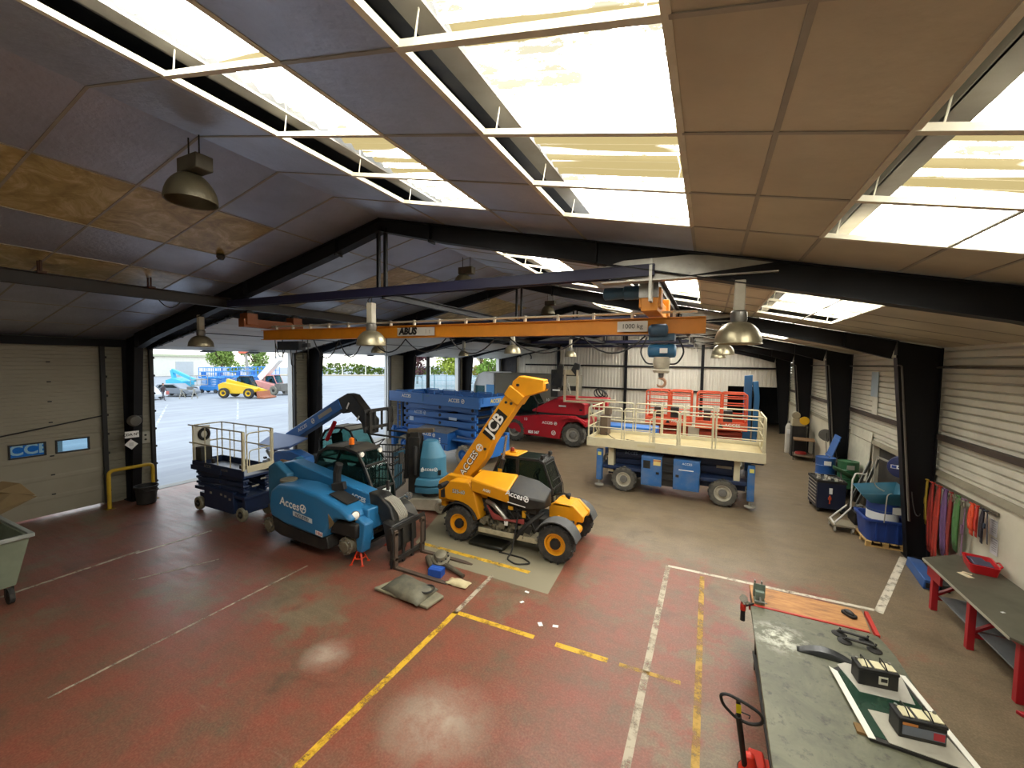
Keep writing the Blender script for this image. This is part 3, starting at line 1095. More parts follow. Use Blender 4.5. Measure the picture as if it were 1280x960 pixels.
def fender(parent, cx, cy, cz, R, w, a0, a1, mat, t=.025, name='fender'):
    mb = MB(); n = 9; poly = []
    for k in range(n+1):
        a = math.radians(a0+(a1-a0)*k/n); poly.append((cx+R*math.cos(a), cz+R*math.sin(a)))
    for k in range(n, -1, -1):
        a = math.radians(a0+(a1-a0)*k/n); poly.append((cx+(R-t)*math.cos(a), cz+(R-t)*math.sin(a)))
    m = len(poly)
    vs = [(p[0], cy-w/2, p[1]) for p in poly]+[(p[0], cy+w/2, p[1]) for p in poly]
    fs = [(i, (i+1) % m, m+(i+1) % m, m+i) for i in range(m)]
    for k in range(n):
        fs.append((k, k+1, m-2-k, m-1-k)); fs.append((m+k, m+k+1, m+m-2-k, m+m-1-k))
    mb.add(vs, fs)
    return mb.build(name, mat, parent)


def cab(parent, side, y0, y1, mat, glassm, bars=0, t=.06, roofm=None, name='cab', roofz_=None):
    """side: x-z polygon of the cab's flank; the frame has posts, panes all round, a roof, a seat and a wheel"""
    mb = MB()
    inn = mb.ring(side, 'y', y0, y0+.05, t)
    mb.ring(side, 'y', y1-.05, y1, t)
    for p in side:
        mb.bar((p[0], y0+.02, p[1]), (p[0], y1-.02, p[1]), .05, .05)
    c = mb.build(name, mat, parent, bevel=.008)
    for k, y in enumerate((y0+.022, y1-.022)):
        g = MB(); g.prism(inn, 'y', y-.004, y+.004); g.build('pane', glassm, c, smooth=False)
    n = len(side)
    zs = [p[1] for p in side]; zt = max(zs); xm = sum(p[0] for p in side)/n
    g = MB(); rf = MB()
    for i in range(n):
        a, b = side[i], side[(i+1) % n]
        if a[1] > zt-.14 and b[1] > zt-.14:
            rf.quad((a[0], y0, a[1]+.01), (b[0], y0, b[1]+.01), (b[0], y1, b[1]+.01), (a[0], y1, a[1]+.01))
            rf.quad((a[0], y0, a[1]-.03), (b[0], y0, b[1]-.03), (b[0], y1, b[1]-.03), (a[0], y1, a[1]-.03))
        elif max(a[1], b[1]) > min(zs)+.3:
            g.quad((a[0], y0+.05, a[1]), (b[0], y0+.05, b[1]), (b[0], y1-.05, b[1]), (a[0], y1-.05, a[1]))
    if rf.v:
        rf.build('roof', roofm or mat, c)
    if g.v:
        build_parts(g, 'windscreen', glassm, c, smooth=False)
    # inside: seat and steering wheel
    zb = min(zs); ym = (y0+y1)/2
    s = MB(); s.box((xm-.25, ym, zb+.28), (.42, .42, .12)); s.box((xm-.46, ym, zb+.58), (.12, .42, .6), ry=-.15)
    s.build('seat', BLKM, c, bevel=.04)
    s = MB(); s.tube([V((xm+.28, ym, zb+.62)) + V((.08*math.cos(q)*.6, .17*math.sin(q), .12*math.cos(q))) for q in [2*PI*k/14 for k in range(14)]], .014, 5, True)
    s.tube([(xm+.28, ym, zb+.62), (xm+.42, ym, zb+.1)], .03, 6)
    s.build('steering_wheel', BLKM, c)
    return c


# ================================================================ yellow telehandler
T = thing('telehandler', 'yellow telehandler with open engine bay and boom raised high', 'telehandler', (-4.25, 9.35, 0))
for x in (-1.25, 1.29):
    for sd in (-1, 1):
        wheel(T, (x, sd*.74, .44), .44, .36, (0, sd, 0), TYRE, Y_, BLKM, .55, 16, lug_h=.05)
mb = MB()
mb.bx(-1.95, 1.5, -.36, .36, .36, .74); mb.bx(-1.5, -1.0, -.6, .6, .36, .52); mb.bx(1.05, 1.5, -.6, .6, .36, .52)
mb.build('chassis', BLKM, T, bevel=.02)
mb = MB()
mb.prism([(-1.72, 1.0), (-1.74, 1.25), (-1.55, 1.48), (-1.0, 1.5), (-.85, 1.25), (-.66, .64), (-.86, .56), (-1.02, .9), (-1.3, .98), (-1.6, .96)], 'y', -.82, -.5)
mb.prism([(-2.15, .8), (-2.15, 1.3), (-1.85, 1.52), (-1.2, 1.5), (-.95, 1.1), (-.9, .75)], 'y', -.5, -.3)
mb.prism([(-2.15, .8), (-2.15, 1.3), (-1.85, 1.52), (-1.2, 1.5), (-.95, 1.1), (-.9, .75)], 'y', .22, .42)
mb.bx(-2.1, -1.9, -.45, .45, .62, 1.0)
mb.build('rear_body', Y_, T, bevel=.03)
mb = MB(); mb.cyl((-1.86, -.84, 1.28), (-1.86, .5, 1.28), .07, 12); mb.bx(-1.82, -1.72, -.85, -.62, 1.02, 1.2)
build_parts(mb, 'pivot_pin', BLKM, T)
text('525-60', .13, BLKT, T, (-1.3, -.822, 1.22), (1, 0, 0), (0, 0, 1), bold=.008)
text('525-60', .13, WHT, T, (-1.3, -.826, 1.222), (1, 0, 0), (0, 0, 1))
# bonnet: yellow rear half, black front half
mb = MB()
mb.add([(-.92, -.86, 1.30), (.12, -.86, 1.16), (.12, -.9, 1.48), (-.92, -.9, 1.62), (-.92, -.28, 1.72), (.12, -.3, 1.74), (.12, -.3, 1.16), (-.92, -.28, 1.3)],
       [(0, 1, 2, 3), (3, 2, 5, 4), (4, 5, 6, 7), (0, 3, 4, 7), (1, 6, 5, 2), (0, 7, 6, 1)])
mb.build('bonnet', Y_, T, bevel=.04)
mb = MB()
mb.add([(.12, -.86, 1.16), (.62, -.84, 1.1), (.62, -.88, 1.38), (.12, -.9, 1.48), (.12, -.3, 1.74), (.66, -.3, 1.66), (.66, -.3, 1.1), (.12, -.3, 1.16),
        (.95, -.7, 1.12), (.98, -.7, 1.3), (1.0, -.34, 1.5), (1.0, -.34, 1.1)],
       [(0, 1, 2, 3), (3, 2, 5, 4), (4, 5, 6, 7), (0, 3, 4, 7), (1, 8, 9, 2), (2, 9, 10, 5), (5, 10, 11, 6), (8, 11, 10, 9), (0, 7, 6, 1), (1, 6, 11, 8)])
mb.build('bonnet_nose', BLK, T, bevel=.03)
logo(T, (.36, -.905, 1.40), .13, WHT, (1, .02, -.18), (-.1, .25, 1), depth=.012)
text('AGRI', .09, WHT, T, (-.45, -.9, 1.40), (1, 0, -.13), (0, 0, 1), depth=.01, bold=.003)
mb = MB(); mb.quad((.1, -.875, 1.2), (.55, -.865, 1.14), (.55, -.866, 1.165), (.1, -.876, 1.225)); build_parts(mb, 'decal', WHT, T, smooth=False)
# engine bay
rnd = random.Random(3)
mb = MB(); mb.bx(-.7, .85, -.84, -.3, .34, .40); mb.bx(-.7, .8, -.86, -.83, .34, .46)
mb.build('engine_tray', paint('#b5ab8f', .6, .5, '#5d5340', 5.), T, bevel=.006)
mb = MB(); mb.bx(-.6, .7, -.62, -.34, .45, 1.15); mb.bx(-.15, .75, -.7, -.36, .95, 1.22)
eng = mb.build('engine', BLKM, T, bevel=.03)
mb = MB(); chain_of_boxes(mb, rnd, -.6, .65, -.8, -.66, .45, .72, 46, .05, .15)
mb.build('engine_block', CAST, eng)
mb = MB(); chain_of_boxes(mb, rnd, -.6, .6, -.76, -.64, .75, 1.0, 16, .05, .14)
mb.build('pump', BLK, eng)
mb = MB(); mb.tube(arcpath([(-.55, -.7, 1.08), (-.3, -.8, 1.05), (-.05, -.82, .86), (.05, -.8, .72)], .12, 5), .055, 10)
mb.build('exhaust_pipe', metal('#aaa79d', .3, .3), eng)
mb = MB()
for q in range(5):
    mb.tube(arcpath([(-.5+.03*q, -.78, 1.0-.05*q), (-.3, -.84, .85-.03*q), (.1, -.84, .75), (.5, -.8, .74+.02*q)], .1, 4), .022, 6)
mb.build('hose', paint('#8a2f2a', .5, .3), eng)
mb = MB()
for q in range(6):
    mb.tube(sag((-.6+.22*q, -.78, 1.0), (-.3+.22*q, -.8, .6), -.05, 6), .012, 5)
mb.build('cable', BLKM, eng)
mb = MB(); mb.bx(.05, .17, -.74, -.7, .98, 1.06); mb.bx(.42, .5, -.74, -.7, .85, 1.0); build_parts(mb, 'warning_label', paint('#e0a21b', .5, .1), eng)
mb = MB(); mb.bx(.0, .09, -.85, -.8, .62, .74); mb.build('filter', WHT, eng, bevel=.01)
# boom
bl0, bl1 = V((-1.93, 0, 1.02)), V((-.12, 0, 3.62))
bd = (bl1-bl0).normalized(); bn = V((bd.z, 0, -bd.x))
mb = MB()
def BP(t, off): q = bl0.lerp(bl1, t)+bn*off; return (q.x, q.z)
mb.prism([BP(-.04, -.1), BP(.04, -.25), BP(1, -.22), BP(1.0, .2), BP(.55, .22), BP(.45, .3), BP(.32, .3), BP(.25, .24), BP(.04, .25), BP(-.04, .1)], 'y', -.19, .17)
boom = mb.build('boom', Y_, T, bevel=.025)
mb = MB(); mb.prism([BP(.97, -.25), BP(1.06, -.25), BP(1.06, .23), BP(.97, .23)], 'y', -.215, .195)
mb.build('boom_collar', Y_, boom, bevel=.015)
mb = MB()
mb.prism([BP(1.04, -.2), (-.16, 4.02), (.02, 4.16), (.68, 4.08), (.68, 3.80), (.32, 3.68), BP(1.04, .18)], 'y', -.16, .14)
mb.prism([(.6, 4.02), (.72, 4.0), (.72, 3.84), (.6, 3.84)], 'y', -.12, .1)
mb.build('boom_head', Y_, boom, bevel=.025)
mb = MB(); mb.bx(.70, .735, -.11, .09, 3.86, 3.99)
for (px, pz) in ((.0, 3.93), BP(.95, .05), BP(.93, -.08), BP(.5, .15), BP(.02, .0)):
    mb.cyl((px, -.225, pz), (px, .2, pz), .035, 10)
build_parts(mb, 'pin', BLKM, boom)
c0 = bl0.lerp(bl1, .72)-V((0, .196, 0)); rgt = bd; upv = -bn
mb = MB(); a, b = c0-rgt*.40, c0+rgt*.40
mb.quad(a-upv*.16, b-upv*.16, b+upv*.16, a+upv*.16); mb.build('badge', BLKT, boom, smooth=False, recalc=False)
text('JCB', .40, WHT, boom, c0-V((0, .004, 0)), rgt, upv, bold=.012, depth=.004, squash=1.0)
c1 = bl0.lerp(bl1, .30)-V((0, .196, 0))
text('ACCES', .24, BLKT, boom, c1, rgt, upv, depth=.0, bold=.018, squash=1.1)
text('ACCES', .24, WHT, boom, c1-V((0, .003, 0)), rgt, upv, depth=.003, bold=.004, squash=1.1)
emblem(boom, bl0.lerp(bl1, .475)-V((0, .198, 0)), .1, WHT, rgt, upv)
mb = MB(); mb.tube([(-.62, -.05, 1.2), (-.45, -.05, 2.0)], .06, 12); mb.build('lift_cylinder', BLK, T)
mb = MB(); mb.tube([(-.45, -.05, 2.0), (-.36, -.05, 2.62)], .035, 10); build_parts(mb, 'cylinder_rod', CHROME, T)
mb = MB(); mb.bx(-.56, -.45, -.12, -.11, 1.55, 1.75); build_parts(mb, 'warning_label', paint('#e0a21b', .5, .1), T)
# cab
side = [(-.85, 1.0), (-.95, 1.45), (-.72, 1.95), (-.5, 2.02), (.42, 2.02), (.58, 1.95), (.82, 1.3), (.86, .95)]
cb = cab(T, side, .22, .93, BLK, GLD)
mb = MB(); mb.box((-.42, .57, 2.04), (.5, .68, .04)); mb.box((-.42, .57, 2.07), (.2, .2, .06)); mb.build('roof_panel', Y_, cb, bevel=.015)
mb = MB(); mb.lathe((-.45, .5, 2.1), (0, 0, 1), [(0, .06), (.08, .05), (.1, .02)], 10); mb.build('beacon', paint('#8a2f1a', .25, .05), cb)
mb = MB(); mb.box((.02, .57, 2.035), (.72, .62, .012)); mb.build('roof_glass', GLD, cb)
mb = MB()
for k in range(8):
    y = .3+.56*k/7
    mb.tube([(.56, y, 2.0), (.88, y, 1.3), (.9, y, 1.05)], .009, 5)
for z in (1.05, 1.5, 1.9):
    xx = .9 if z < 1.3 else .88-(z-1.3)*.46
    mb.tube([(xx, .28, z), (xx, .9, z)], .012, 5)
mb.build('screen_guard', BLKM, cb)
mb = MB(); mb.bx(-.2, -.12, .2, .25, 1.1, 1.98); mb.build('door_post', BLK, cb)
mb = MB()
for y in (.3, .86):
    mb.box((.5, y, 2.08), (.08, .12, .1)); mb.tube([(.5, y, 2.0), (.5, y, 2.05)], .02, 6)
build_parts(mb, 'work_lamp', BLKM, cb, bevel=.01)
# front frame
mb = MB()
mb.prism([(.85, .6), (.85, 1.02), (1.0, 1.12), (1.45, 1.1), (1.72, .86), (1.7, .72), (1.55, .72), (1.5, .55)], 'y', -.1, .0)
mb.prism([(.85, .6), (.85, 1.02), (1.0, 1.12), (1.45, 1.1), (1.72, .86), (1.7, .72), (1.55, .72), (1.5, .55)], 'y', .4, .5)
mb.bx(.95, 1.42, -.1, .5, 1.03, 1.1); mb.add([(1.43, -.1, 1.1), (1.43, .5, 1.1), (1.7, .5, .82), (1.7, -.1, .82)], [(0, 1, 2, 3)])
mb.cyl((1.62, -.56, .6), (1.62, -.1, .6), .09, 12); mb.prism([(1.2, .5), (1.72, .5), (1.72, .7), (1.2, .95)], 'y', -.5, -.42)
mb.build('front_frame', Y_, T, bevel=.02)
for sd in (-1, 1):
    fender(T, 1.29, sd*.74, .44, .53, .4, 15, 150, paint('#4a4b4c', .6, .3, '#6d675d', 3.))
fender(T, -1.25, -.72, .44, .54, .38, 20, 160, BLKM); fender(T, -1.25, .72, .44, .54, .38, 20, 160, BLKM)
mb = MB(); mb.tube(arcpath([(.72, .1, 1.02), (.9, -.1, 1.25), (1.2, -.25, 1.42), (1.35, -.28, 1.42)], .1, 4), .022, 6)
mb.lathe((1.32, -.28, 1.4), (1, .1, -.2), [(0, .03), (.08, .075), (.12, .075)], 12); mb.build('head_lamp', BLK, T)
mb = MB(); mb.tube(arcpath([(.9, -.55, 1.0), (.62, -.8, .78), (.42, -.86, .55), (.3, -.84, .36)], .1, 4), .05, 8)
mb.add([(.3, -.8, .3), (.6, -.82, .38), (.72, -.8, .7), (.5, -.86, .72), (.35, -.84, .5)], [(0, 1, 2, 3, 4)]); mb.build('mudguard_stay', BLKM, T)
mb = MB(); mb.tube(arcpath([(.35, -.82, .95), (.33, -.9, .6), (.3, -1.05, .1), (.25, -1.2, .02), (.55, -1.35, .02), (.85, -1.15, .02), (.6, -1.0, .02), (-.05, -.98, .02)], .12, 5), .018, 7)
mb.build('hose', BLKM, T)
mb = MB(); mb.box((-.45, -.72, .06), (.95, .5, .1)); tr_ = mb.build('drip_tray', paint('#15160f', .3, .2), None, bevel=.04)
tr_.location = (-4.25, 9.35, .0)
tag(tr_, 'black oil drip tray on the floor below the yellow engine', 'tray')

# ================================================================ blue telehandler without wheels
T = thing('telehandler', 'blue telehandler on stands with wheels taken off, forks down', 'telehandler', (-8.25, 7.1, 0))
mb = MB(); mb.bx(-1.75, 1.5, -.36, .36, .38, .8); mb.bx(-1.5, -1.1, -.62, .62, .34, .54); mb.bx(1.1, 1.5, -.62, .62, .34, .54); mb.build('chassis', BLKM, T, bevel=.02)
for x in (-1.3, 1.27):
    for sd in (-1, 1):
        mb = MB(); mb.lathe((x, sd*.5, .44), (0, sd, 0), [(0, .1), (.12, .12), (.14, .19), (.2, .19), (.21, .15), (.3, .14), (.31, .19), (.34, .19), (.35, .12), (.38, .11)], 18)
        h = mb.build('hub', CAST, T)
        mb = MB()
        for k in range(8):
            t = 2*PI*k/8; mb.cyl((x+.165*math.cos(t), sd*.84, .44+.165*math.sin(t)), (x+.165*math.cos(t), sd*.88, .44+.165*math.sin(t)), .014, 6)
        build_parts(mb, 'stud', STEEL, h)
mb = MB()
prof = [(-1.12, .72), (-1.2, .98), (-1.12, 1.34), (-.85, 1.52), (-.2, 1.55), (.5, 1.47), (1.15, 1.30), (1.46, 1.16), (1.5, 1.02), (1.36, 1.04), (1.06, 1.02), (.84, .82), (.74, .56), (.6, .5), (-.6, .6)]
p2 = [(a*.97, b+.05 if b > 1.2 else b) for a, b in prof]
mb.prism(prof, 'y', -.92, -.30, None)
body = mb.build('bonnet', BL, T, bevel=.07)
body.modifiers[0].segments = 3
mb = MB(); mb.prism([(-1.05, .35), (-1.15, .72), (-.6, .6), (.6, .5), (.74, .56), (.82, .3), (.6, .22), (-.8, .28)], 'y', -.88, -.4); mb.build('skirt', BLKM, T, bevel=.03)
mb = MB(); mb.bx(.6, 1.55, -.8, .8, .62, .95); mb.build('wheel_arch', BLKM, T, bevel=.05)
mb = MB(); mb.prism([(1.1, .98), (1.58, .98), (1.65, .5), (1.35, .45)], 'y', -.5, -.36); mb.bx(1.1, 1.6, -.5, .4, .7, 1.2); mb.prism([(1.45, .3), (1.62, .3), (1.72, .95), (1.4, 1.1)], 'y', -.7, -.45); mb.build('front_frame', BL, T, bevel=.03)
logo(T, (-.3, -.925, 1.12), .2, WHT, (1, 0, -.09), (0, 0, 1), depth=.008)
mb = MB(); mb.quad((-.3, -.931, .88), (.35, -.931, .8), (.35, -.931, .91), (-.3, -.931, .99)); build_parts(mb, 'decal', paint('#c9d3d8', .5, .2), T, smooth=False)
text('INDUSTRY', .1, BLD, T, (.02, -.936, .895), (1, 0, -.12), (0, 0, 1), bold=.002)
mb = MB(); mb.quad((.45, -.931, .58), (.68, -.931, .56), (.68, -.931, .66), (.45, -.931, .68)); build_parts(mb, 'decal', WHT, T, smooth=False)
text('118.6', .09, RED, T, (.565, -.936, .62), (1, 0, -.08), (0, 0, 1), bold=.003)
mb = MB(); mb.prism([(.86, 1.12), (1.05, .95), (.9, .78)], 'y', -.935, -.925); mb.build('vent', paint('#6b5a3c', .7, .4), T, smooth=False)
mb = MB(); mb.lathe((1.44, -.72, 1.12), (.85, -.35, .1), [(-.1, .08), (0, .1), (.03, .1)], 14); ll = mb.build('head_lamp', CHROME, T)
mb = MB(); mb.lathe((1.468, -.732, 1.123), (.85, -.35, .1), [(0, .085), (.02, .05)], 14); mb.build('lens', LENS, ll)
mb = MB(); mb.lathe((-.95, -.55, 1.5), (0, 0, 1), [(0, .2), (.05, .2), (.08, .12)], 14); mb.build('filler_cap', CAST, T)
mb = MB(); mb.prism([(.65, 1.455), (1.2, 1.31), (1.2, 1.33), (.65, 1.475)], 'y', -.72, -.36); mb.build('grille', BLKM, T)
mb = MB(); mb.tube(arcpath([(.42, -.3, 1.45), (.42, -.3, 1.85), (.5, -.3, 2.05)], .05, 3), .09, 10); mb.box((.6, -.4, 1.55), (.3, .14, .18), ry=-.2, rz=.3); mb.build('exhaust', BLKM, T, bevel=.01)
# boom lying low
mb = MB(); mb.prism([(-1.75, 1.42), (-1.75, 1.78), (-1.3, 1.86), (1.35, 1.42), (1.42, 1.02), (1.2, 1.06), (-1.2, 1.46)], 'y', -.2, .16)
boom = mb.build('boom', BL, T, bevel=.03)
text('ACCES', .15, WHT, boom, (1.0, -.205, 1.28), (1, 0, -.17), (0, 0, 1), bold=.006)
mb = MB(); mb.prism([(-1.95, .8), (-1.95, 1.7), (-1.7, 1.85), (-1.2, 1.6), (-1.1, .8)], 'y', -.42, -.22); mb.prism([(-1.95, .8), (-1.95, 1.7), (-1.7, 1.85), (-1.2, 1.6), (-1.1, .8)], 'y', .18, .38); mb.build('boom_pivot', paint('#2d6a8c', .5, .4, '#3a3a38'), T, bevel=.03)
mb = MB(); mb.prism([(1.3, 1.46), (1.62, 1.44), (1.95, 1.2), (2.18, .6), (2.12, .2), (1.9, .2), (1.78, .7), (1.6, 1.0), (1.38, 1.02)], 'y', -.2, .16)
mb.prism([(1.9, .95), (2.2, .9), (2.22, .35), (2.05, .3)], 'y', -.4, .4); hd = mb.build('boom_head', BLK, T, bevel=.03)
mb = MB()
for k in range(6):
    mb.tube(arcpath([(1.5, -.1+.04*k, 1.4), (1.9, -.12+.05*k, 1.32), (2.15, -.1+.05*k, 1.02), (2.08, -.05+.04*k, .75)], .1, 4), .018, 6)
mb.build('hose', LGREY, hd)
mb = MB(); mb.bx(1.84, 2.0, -.212, -.205, .48, .6); build_parts(mb, 'decal', WHT, hd)
ca = carriage(T, 2.28, -.52, .62, .02, .9, BLK)
fork(T, 2.34, -.42, .0, 1.35, .84, paint('#4a3d33', .6, .5, '#6d5a48', 4.)); fork(T, 2.34, .48, .0, 1.35, .84, paint('#4a3d33', .6, .5, '#6d5a48', 4.))
# cab
side = [(-1.05, .95), (-1.08, 1.6), (-.86, 2.08), (-.55, 2.26), (.1, 2.3), (.55, 2.22), (.78, 1.9), (1.05, 1.35), (1.08, .95)]
cb = cab(T, side, .2, .98, BLK, GLS, t=.07, roofm=paint('#3c3a36', .5, .5, '#756a58', 3.))
mb = MB(); mb.tube([(.25, .3, 2.3), (.25, .3, 2.38)], .05, 8); cbb = mb.build('beacon_base', BLKM, cb)
mb = MB(); mb.lathe((.25, .3, 2.38), (0, 0, 1), [(0, .07), (.14, .065), (.17, .03)], 12); mb.build('beacon', AMBER, cb)
mb = MB()
for y in (.28, .9):
    mb.lathe((.62, y, 2.16), (1, 0, -.1), [(-.06, .05), (0, .07), (.02, .06)], 10)
build_parts(mb, 'work_lamp', LENS, cb)
mb = MB(); mb.tube(arcpath([(.75, 1.0, 1.75), (.95, 1.25, 1.85), (.95, 1.3, 1.95)], .05, 3), .014, 6); mb.box((.95, 1.32, 1.9), (.05, .16, .3)); mb.tube([(.6, .4, 2.2), (.78, .45, 1.4)], .012, 5); mb.build('mirror', BLKM, cb)
mb = MB(); mb.bx(1.06, 1.1, .4, .75, 1.15, 1.3); mb.build('plate', WHT, cb); text('118.6', .12, BLKT, cb, (1.102, .57, 1.225), (0, 1, 0), (0, 0, 1))
fender(T, 1.3, .78, .44, .55, .36, 20, 150, paint('#3f3e3a', .6, .4, '#6d675d', 3.))
mb = MB(); mb.lathe((1.62, .85, 1.12), (1, 0, 0), [(-.1, .07), (0, .1), (.03, .09)], 12); mb.tube([(1.1, .7, .9), (1.5, .8, 1.1)], .025, 6); mb.build('head_lamp', CHROME, T)

# orange axle stands
def stand(x, y, label):
    A = thing('axle_stand', label, 'axle stand', (x, y, 0), .3)
    mb = MB()
    for k in range(4):
        t = PI/4+PI/2*k
        mb.bar((.03*math.cos(t), .03*math.sin(t), .34), (.19*math.cos(t), .19*math.sin(t), .0), .035, .02)
    for k in range(4):
        t, t2 = PI/4+PI/2*k, PI/4+PI/2*(k+1)
        mb.bar((.13*math.cos(t), .13*math.sin(t), .13), (.13*math.cos(t2), .13*math.sin(t2), .13), .02, .02)
        mb.bx(.19*math.cos(t)-.03, .19*math.cos(t)+.03, .19*math.sin(t)-.03, .19*math.sin(t)+.03, 0, .012)
    mb.cyl((0, 0, .25), (0, 0, .36), .04, 10)
    mb.build('frame', paint('#e2421f', .45, .3, '#8a4a35'), A)
    mb = MB(); mb.cyl((0, 0, .3), (0, 0, .37), .025, 8); mb.box((0, 0, .365), (.1, .05, .015)); mb.build('saddle', STEEL, A)
    return A
stand(-6.82, 6.52, 'orange axle stand under the near front hub of the wheelless blue telehandler')
stand(-6.85, 7.62, 'orange axle stand half hidden behind the black fork carriage of the blue telehandler')
A = thing('axle_stand', 'dark floor stand under the rear of the blue telehandler', 'axle stand', (-9.0, 6.65, 0))
mb = MB(); mb.bx(-.16, .16, -.12, .12, 0, .03); mb.bx(-.12, -.06, -.08, .08, .03, .28); mb.bx(.06, .12, -.08, .08, .03, .28); mb.build('frame', BLK, A, bevel=.008)
mb = MB(); mb.bx(-.15, .15, -.09, .09, .28, .33); mb.build('saddle', STEEL, A)

# ================================================================ blue telehandler behind, boom raised over the yard door
T = thing('telehandler', 'blue telehandler with dark boom head and forks held out, bonnet open', 'telehandler', (-12., 9.75, 0))
for x in (-1.3, 1.2):
    for sd in (-1, 1):
        wheel(T, (x, sd*.76, .46), .46, .36, (0, sd, 0), TYRE, GREY, None, .55, 16)
mb = MB(); mb.bx(-1.8, 1.6, -.4, .4, .4, .85); mb.bx(-1.9, 1.2, -.85, -.3, .45, .95); mb.build('chassis', BLKM, T, bevel=.03)
LAV = paint('#5a74ab', .35, .2, '#7d8698', 2.)
mb = MB(); mb.add([(-2.05, -.92, 1.52), (-.35, -.92, 1.62), (-.25, -.3, 1.82), (-2.0, -.3, 1.86), (-2.05, -.92, 1.46), (-.35, -.92, 1.54), (-.25, -.3, 1.76), (-2.0, -.3, 1.8), (-1.2, -.98, 1.42), (-1.2, -.98, 1.36)],
                  [(0, 8, 1, 2, 3), (4, 7, 6, 5, 9), (0, 4, 9, 8), (8, 9, 5, 1), (1, 5, 6, 2), (2, 6, 7, 3), (3, 7, 4, 0)]); mb.build('bonnet', LAV, T, bevel=.03)
mb = MB(); mb.prism([(-1.4, .9), (-1.2, 1.35), (-.3, 1.45), (.3, 1.3), (.4, .8)], 'y', -.88, -.5); mb.build('side_panel', BLT, T, bevel=.04)
rnd = random.Random(5)
mb = MB(); chain_of_boxes(mb, rnd, -1.9, -.5, -.85, -.4, .9, 1.35, 26, .06, .2); mb.build('engine', BLK, T)
mb = MB(); mb.tube(arcpath([(-1.7, -.8, 1.3), (-1.4, -.9, 1.2), (-1.2, -.85, .95)], .1, 4), .05, 8); mb.tube([(-1.5, -.9, 1.05), (-1.25, -.95, .9)], .05, 8); mb.build('pipe', LGREY, T)
mb = MB(); mb.bx(-.75, -.2, -.98, -.9, 1.0, 1.14); mb.build('timber', paint('#a87a48', .7, .3), T, bevel=.01)
mb = MB()
q0, q1 = V((-1.5, 0, 1.66)), V((1.15, 0, 3.05)); dd = (q1-q0).normalized(); nn = V((-dd.z, 0, dd.x))
pl = [q0-nn*.19, q0+nn*.19, q1+nn*.19, q1-nn*.19]
mb.prism([(p.x, p.z) for p in pl], 'y', -.2, .16); boom = mb.build('boom', BLT, T, bevel=.03)
text('ACCES', .17, WHT, boom, q0.lerp(q1, .32)+V((0, -.205, 0)), dd, nn, bold=.004); emblem(boom, q0.lerp(q1, .52)+V((0, -.205, 0)), .09, WHT, dd, nn)
mb = MB(); a = q0.lerp(q1, .62)+V((0, -.205, 0)); b = q0.lerp(q1, .86)+V((0, -.205, 0)); mb.quad(a-nn*.07, b-nn*.07, b+nn*.07, a+nn*.07); build_parts(mb, 'decal', LGREY, boom, smooth=False, recalc=False)
mb = MB(); mb.prism([(.98, 2.85), (1.05, 3.22), (1.45, 3.4), (1.72, 3.36), (2.32, 2.8), (2.55, 2.62), (2.52, 2.18), (2.2, 2.16), (2.05, 2.5), (1.55, 2.86), (1.25, 2.72)], 'y', -.18, .14); hd = mb.build('boom_head', BLK, T, bevel=.03)
mb = MB(); mb.bar((1.55, -.19, 3.1), (1.45, -.19, 2.9), .01, .05); mb.bar((2.0, -.19, 2.7), (1.9, -.19, 2.55), .01, .05); build_parts(mb, 'decal', WHT, hd)
mb = MB(); mb.tube([(.35, -.05, 1.75), (.75, -.05, 2.4)], .07, 10); mb.build('lift_cylinder', RED, T)
carriage(T, 2.66, -.62, .62, 2.28, 2.98, BLK)
fork(T, 2.72, -.4, 2.2, 1.35, .75, BLK); fork(T, 2.72, .4, 2.2, 1.35, .75, BLK)
side = [(-.35, 1.0), (-.4, 1.6), (-.1, 2.0), (.25, 2.16), (.85, 2.2), (1.15, 2.1), (1.55, 1.5), (1.6, 1.0)]
cb = cab(T, side, .22, 1.0, BLK, GLS, t=.07, roofm=LGREY)
mb = MB(); mb.tube([(1.3, .3, 1.8), (1.6, -.1, 1.85)], .012, 5); mb.box((1.62, -.14, 1.82), (.06, .16, .28)); mb.build('mirror', BLKM, cb)
fender(T, 1.2, -.76, .46, .58, .36, 20, 160, BLT)

# ================================================================ dark blue scissor lift at the door
S = thing('scissor_lift', 'small dark blue scissor lift with cream guard rails by the open yard door', 'scissor lift', (-12.42, 7.08, 0))
for x in (-1.02, 1.02):
    for sd in (-1, 1):
        wheel(S, (x, sd*.36, .2), .2, .13, (0, sd, 0), paint('#8b8672', .8, .4, '#55503f', 4.), BLK, None, .5, 0)
mb = MB(); mb.bx(-1.15, 1.15, -.3, .3, .22, .5); mb.bx(-.7, .7, -.41, .41, .16, .78); mb.bx(-1.2, 1.2, -.4, .4, .62, .72); mb.bx(1.02, 1.16, -.36, .36, .3, .66); mb.build('chassis', BLD, S, bevel=.02)
mb = MB()
for k in range(3):
    z = .78+.15*k
    for sd in (-1, 1):
        mb.bar((-1.1, sd*.33, z), (1.1, sd*.33, z+.09), .05, .1); mb.bar((-1.1, sd*.26, z+.09), (1.1, sd*.26, z), .05, .1)
        for xx in (-1.1, 0, 1.1):
            mb.cyl((xx, sd*.38, z+.045), (xx, sd*.22, z+.045), .04, 8)
mb.build('scissor_arms', BLD, S)
mb = MB()
for (a, b, c) in ((.3, .62, .5), (.5, .56, .48), (-.4, .62, .5), (.1, .64, .5)):
    mb.bx(a, a+.1, -.413, -.409, b-.03, b+.03)
mb.bx(1.21, 1.215, -.2, .0, .95, 1.0); mb.bx(1.21, 1.215, .05, .2, 1.1, 1.15); build_parts(mb, 'decal', LGREY, S)
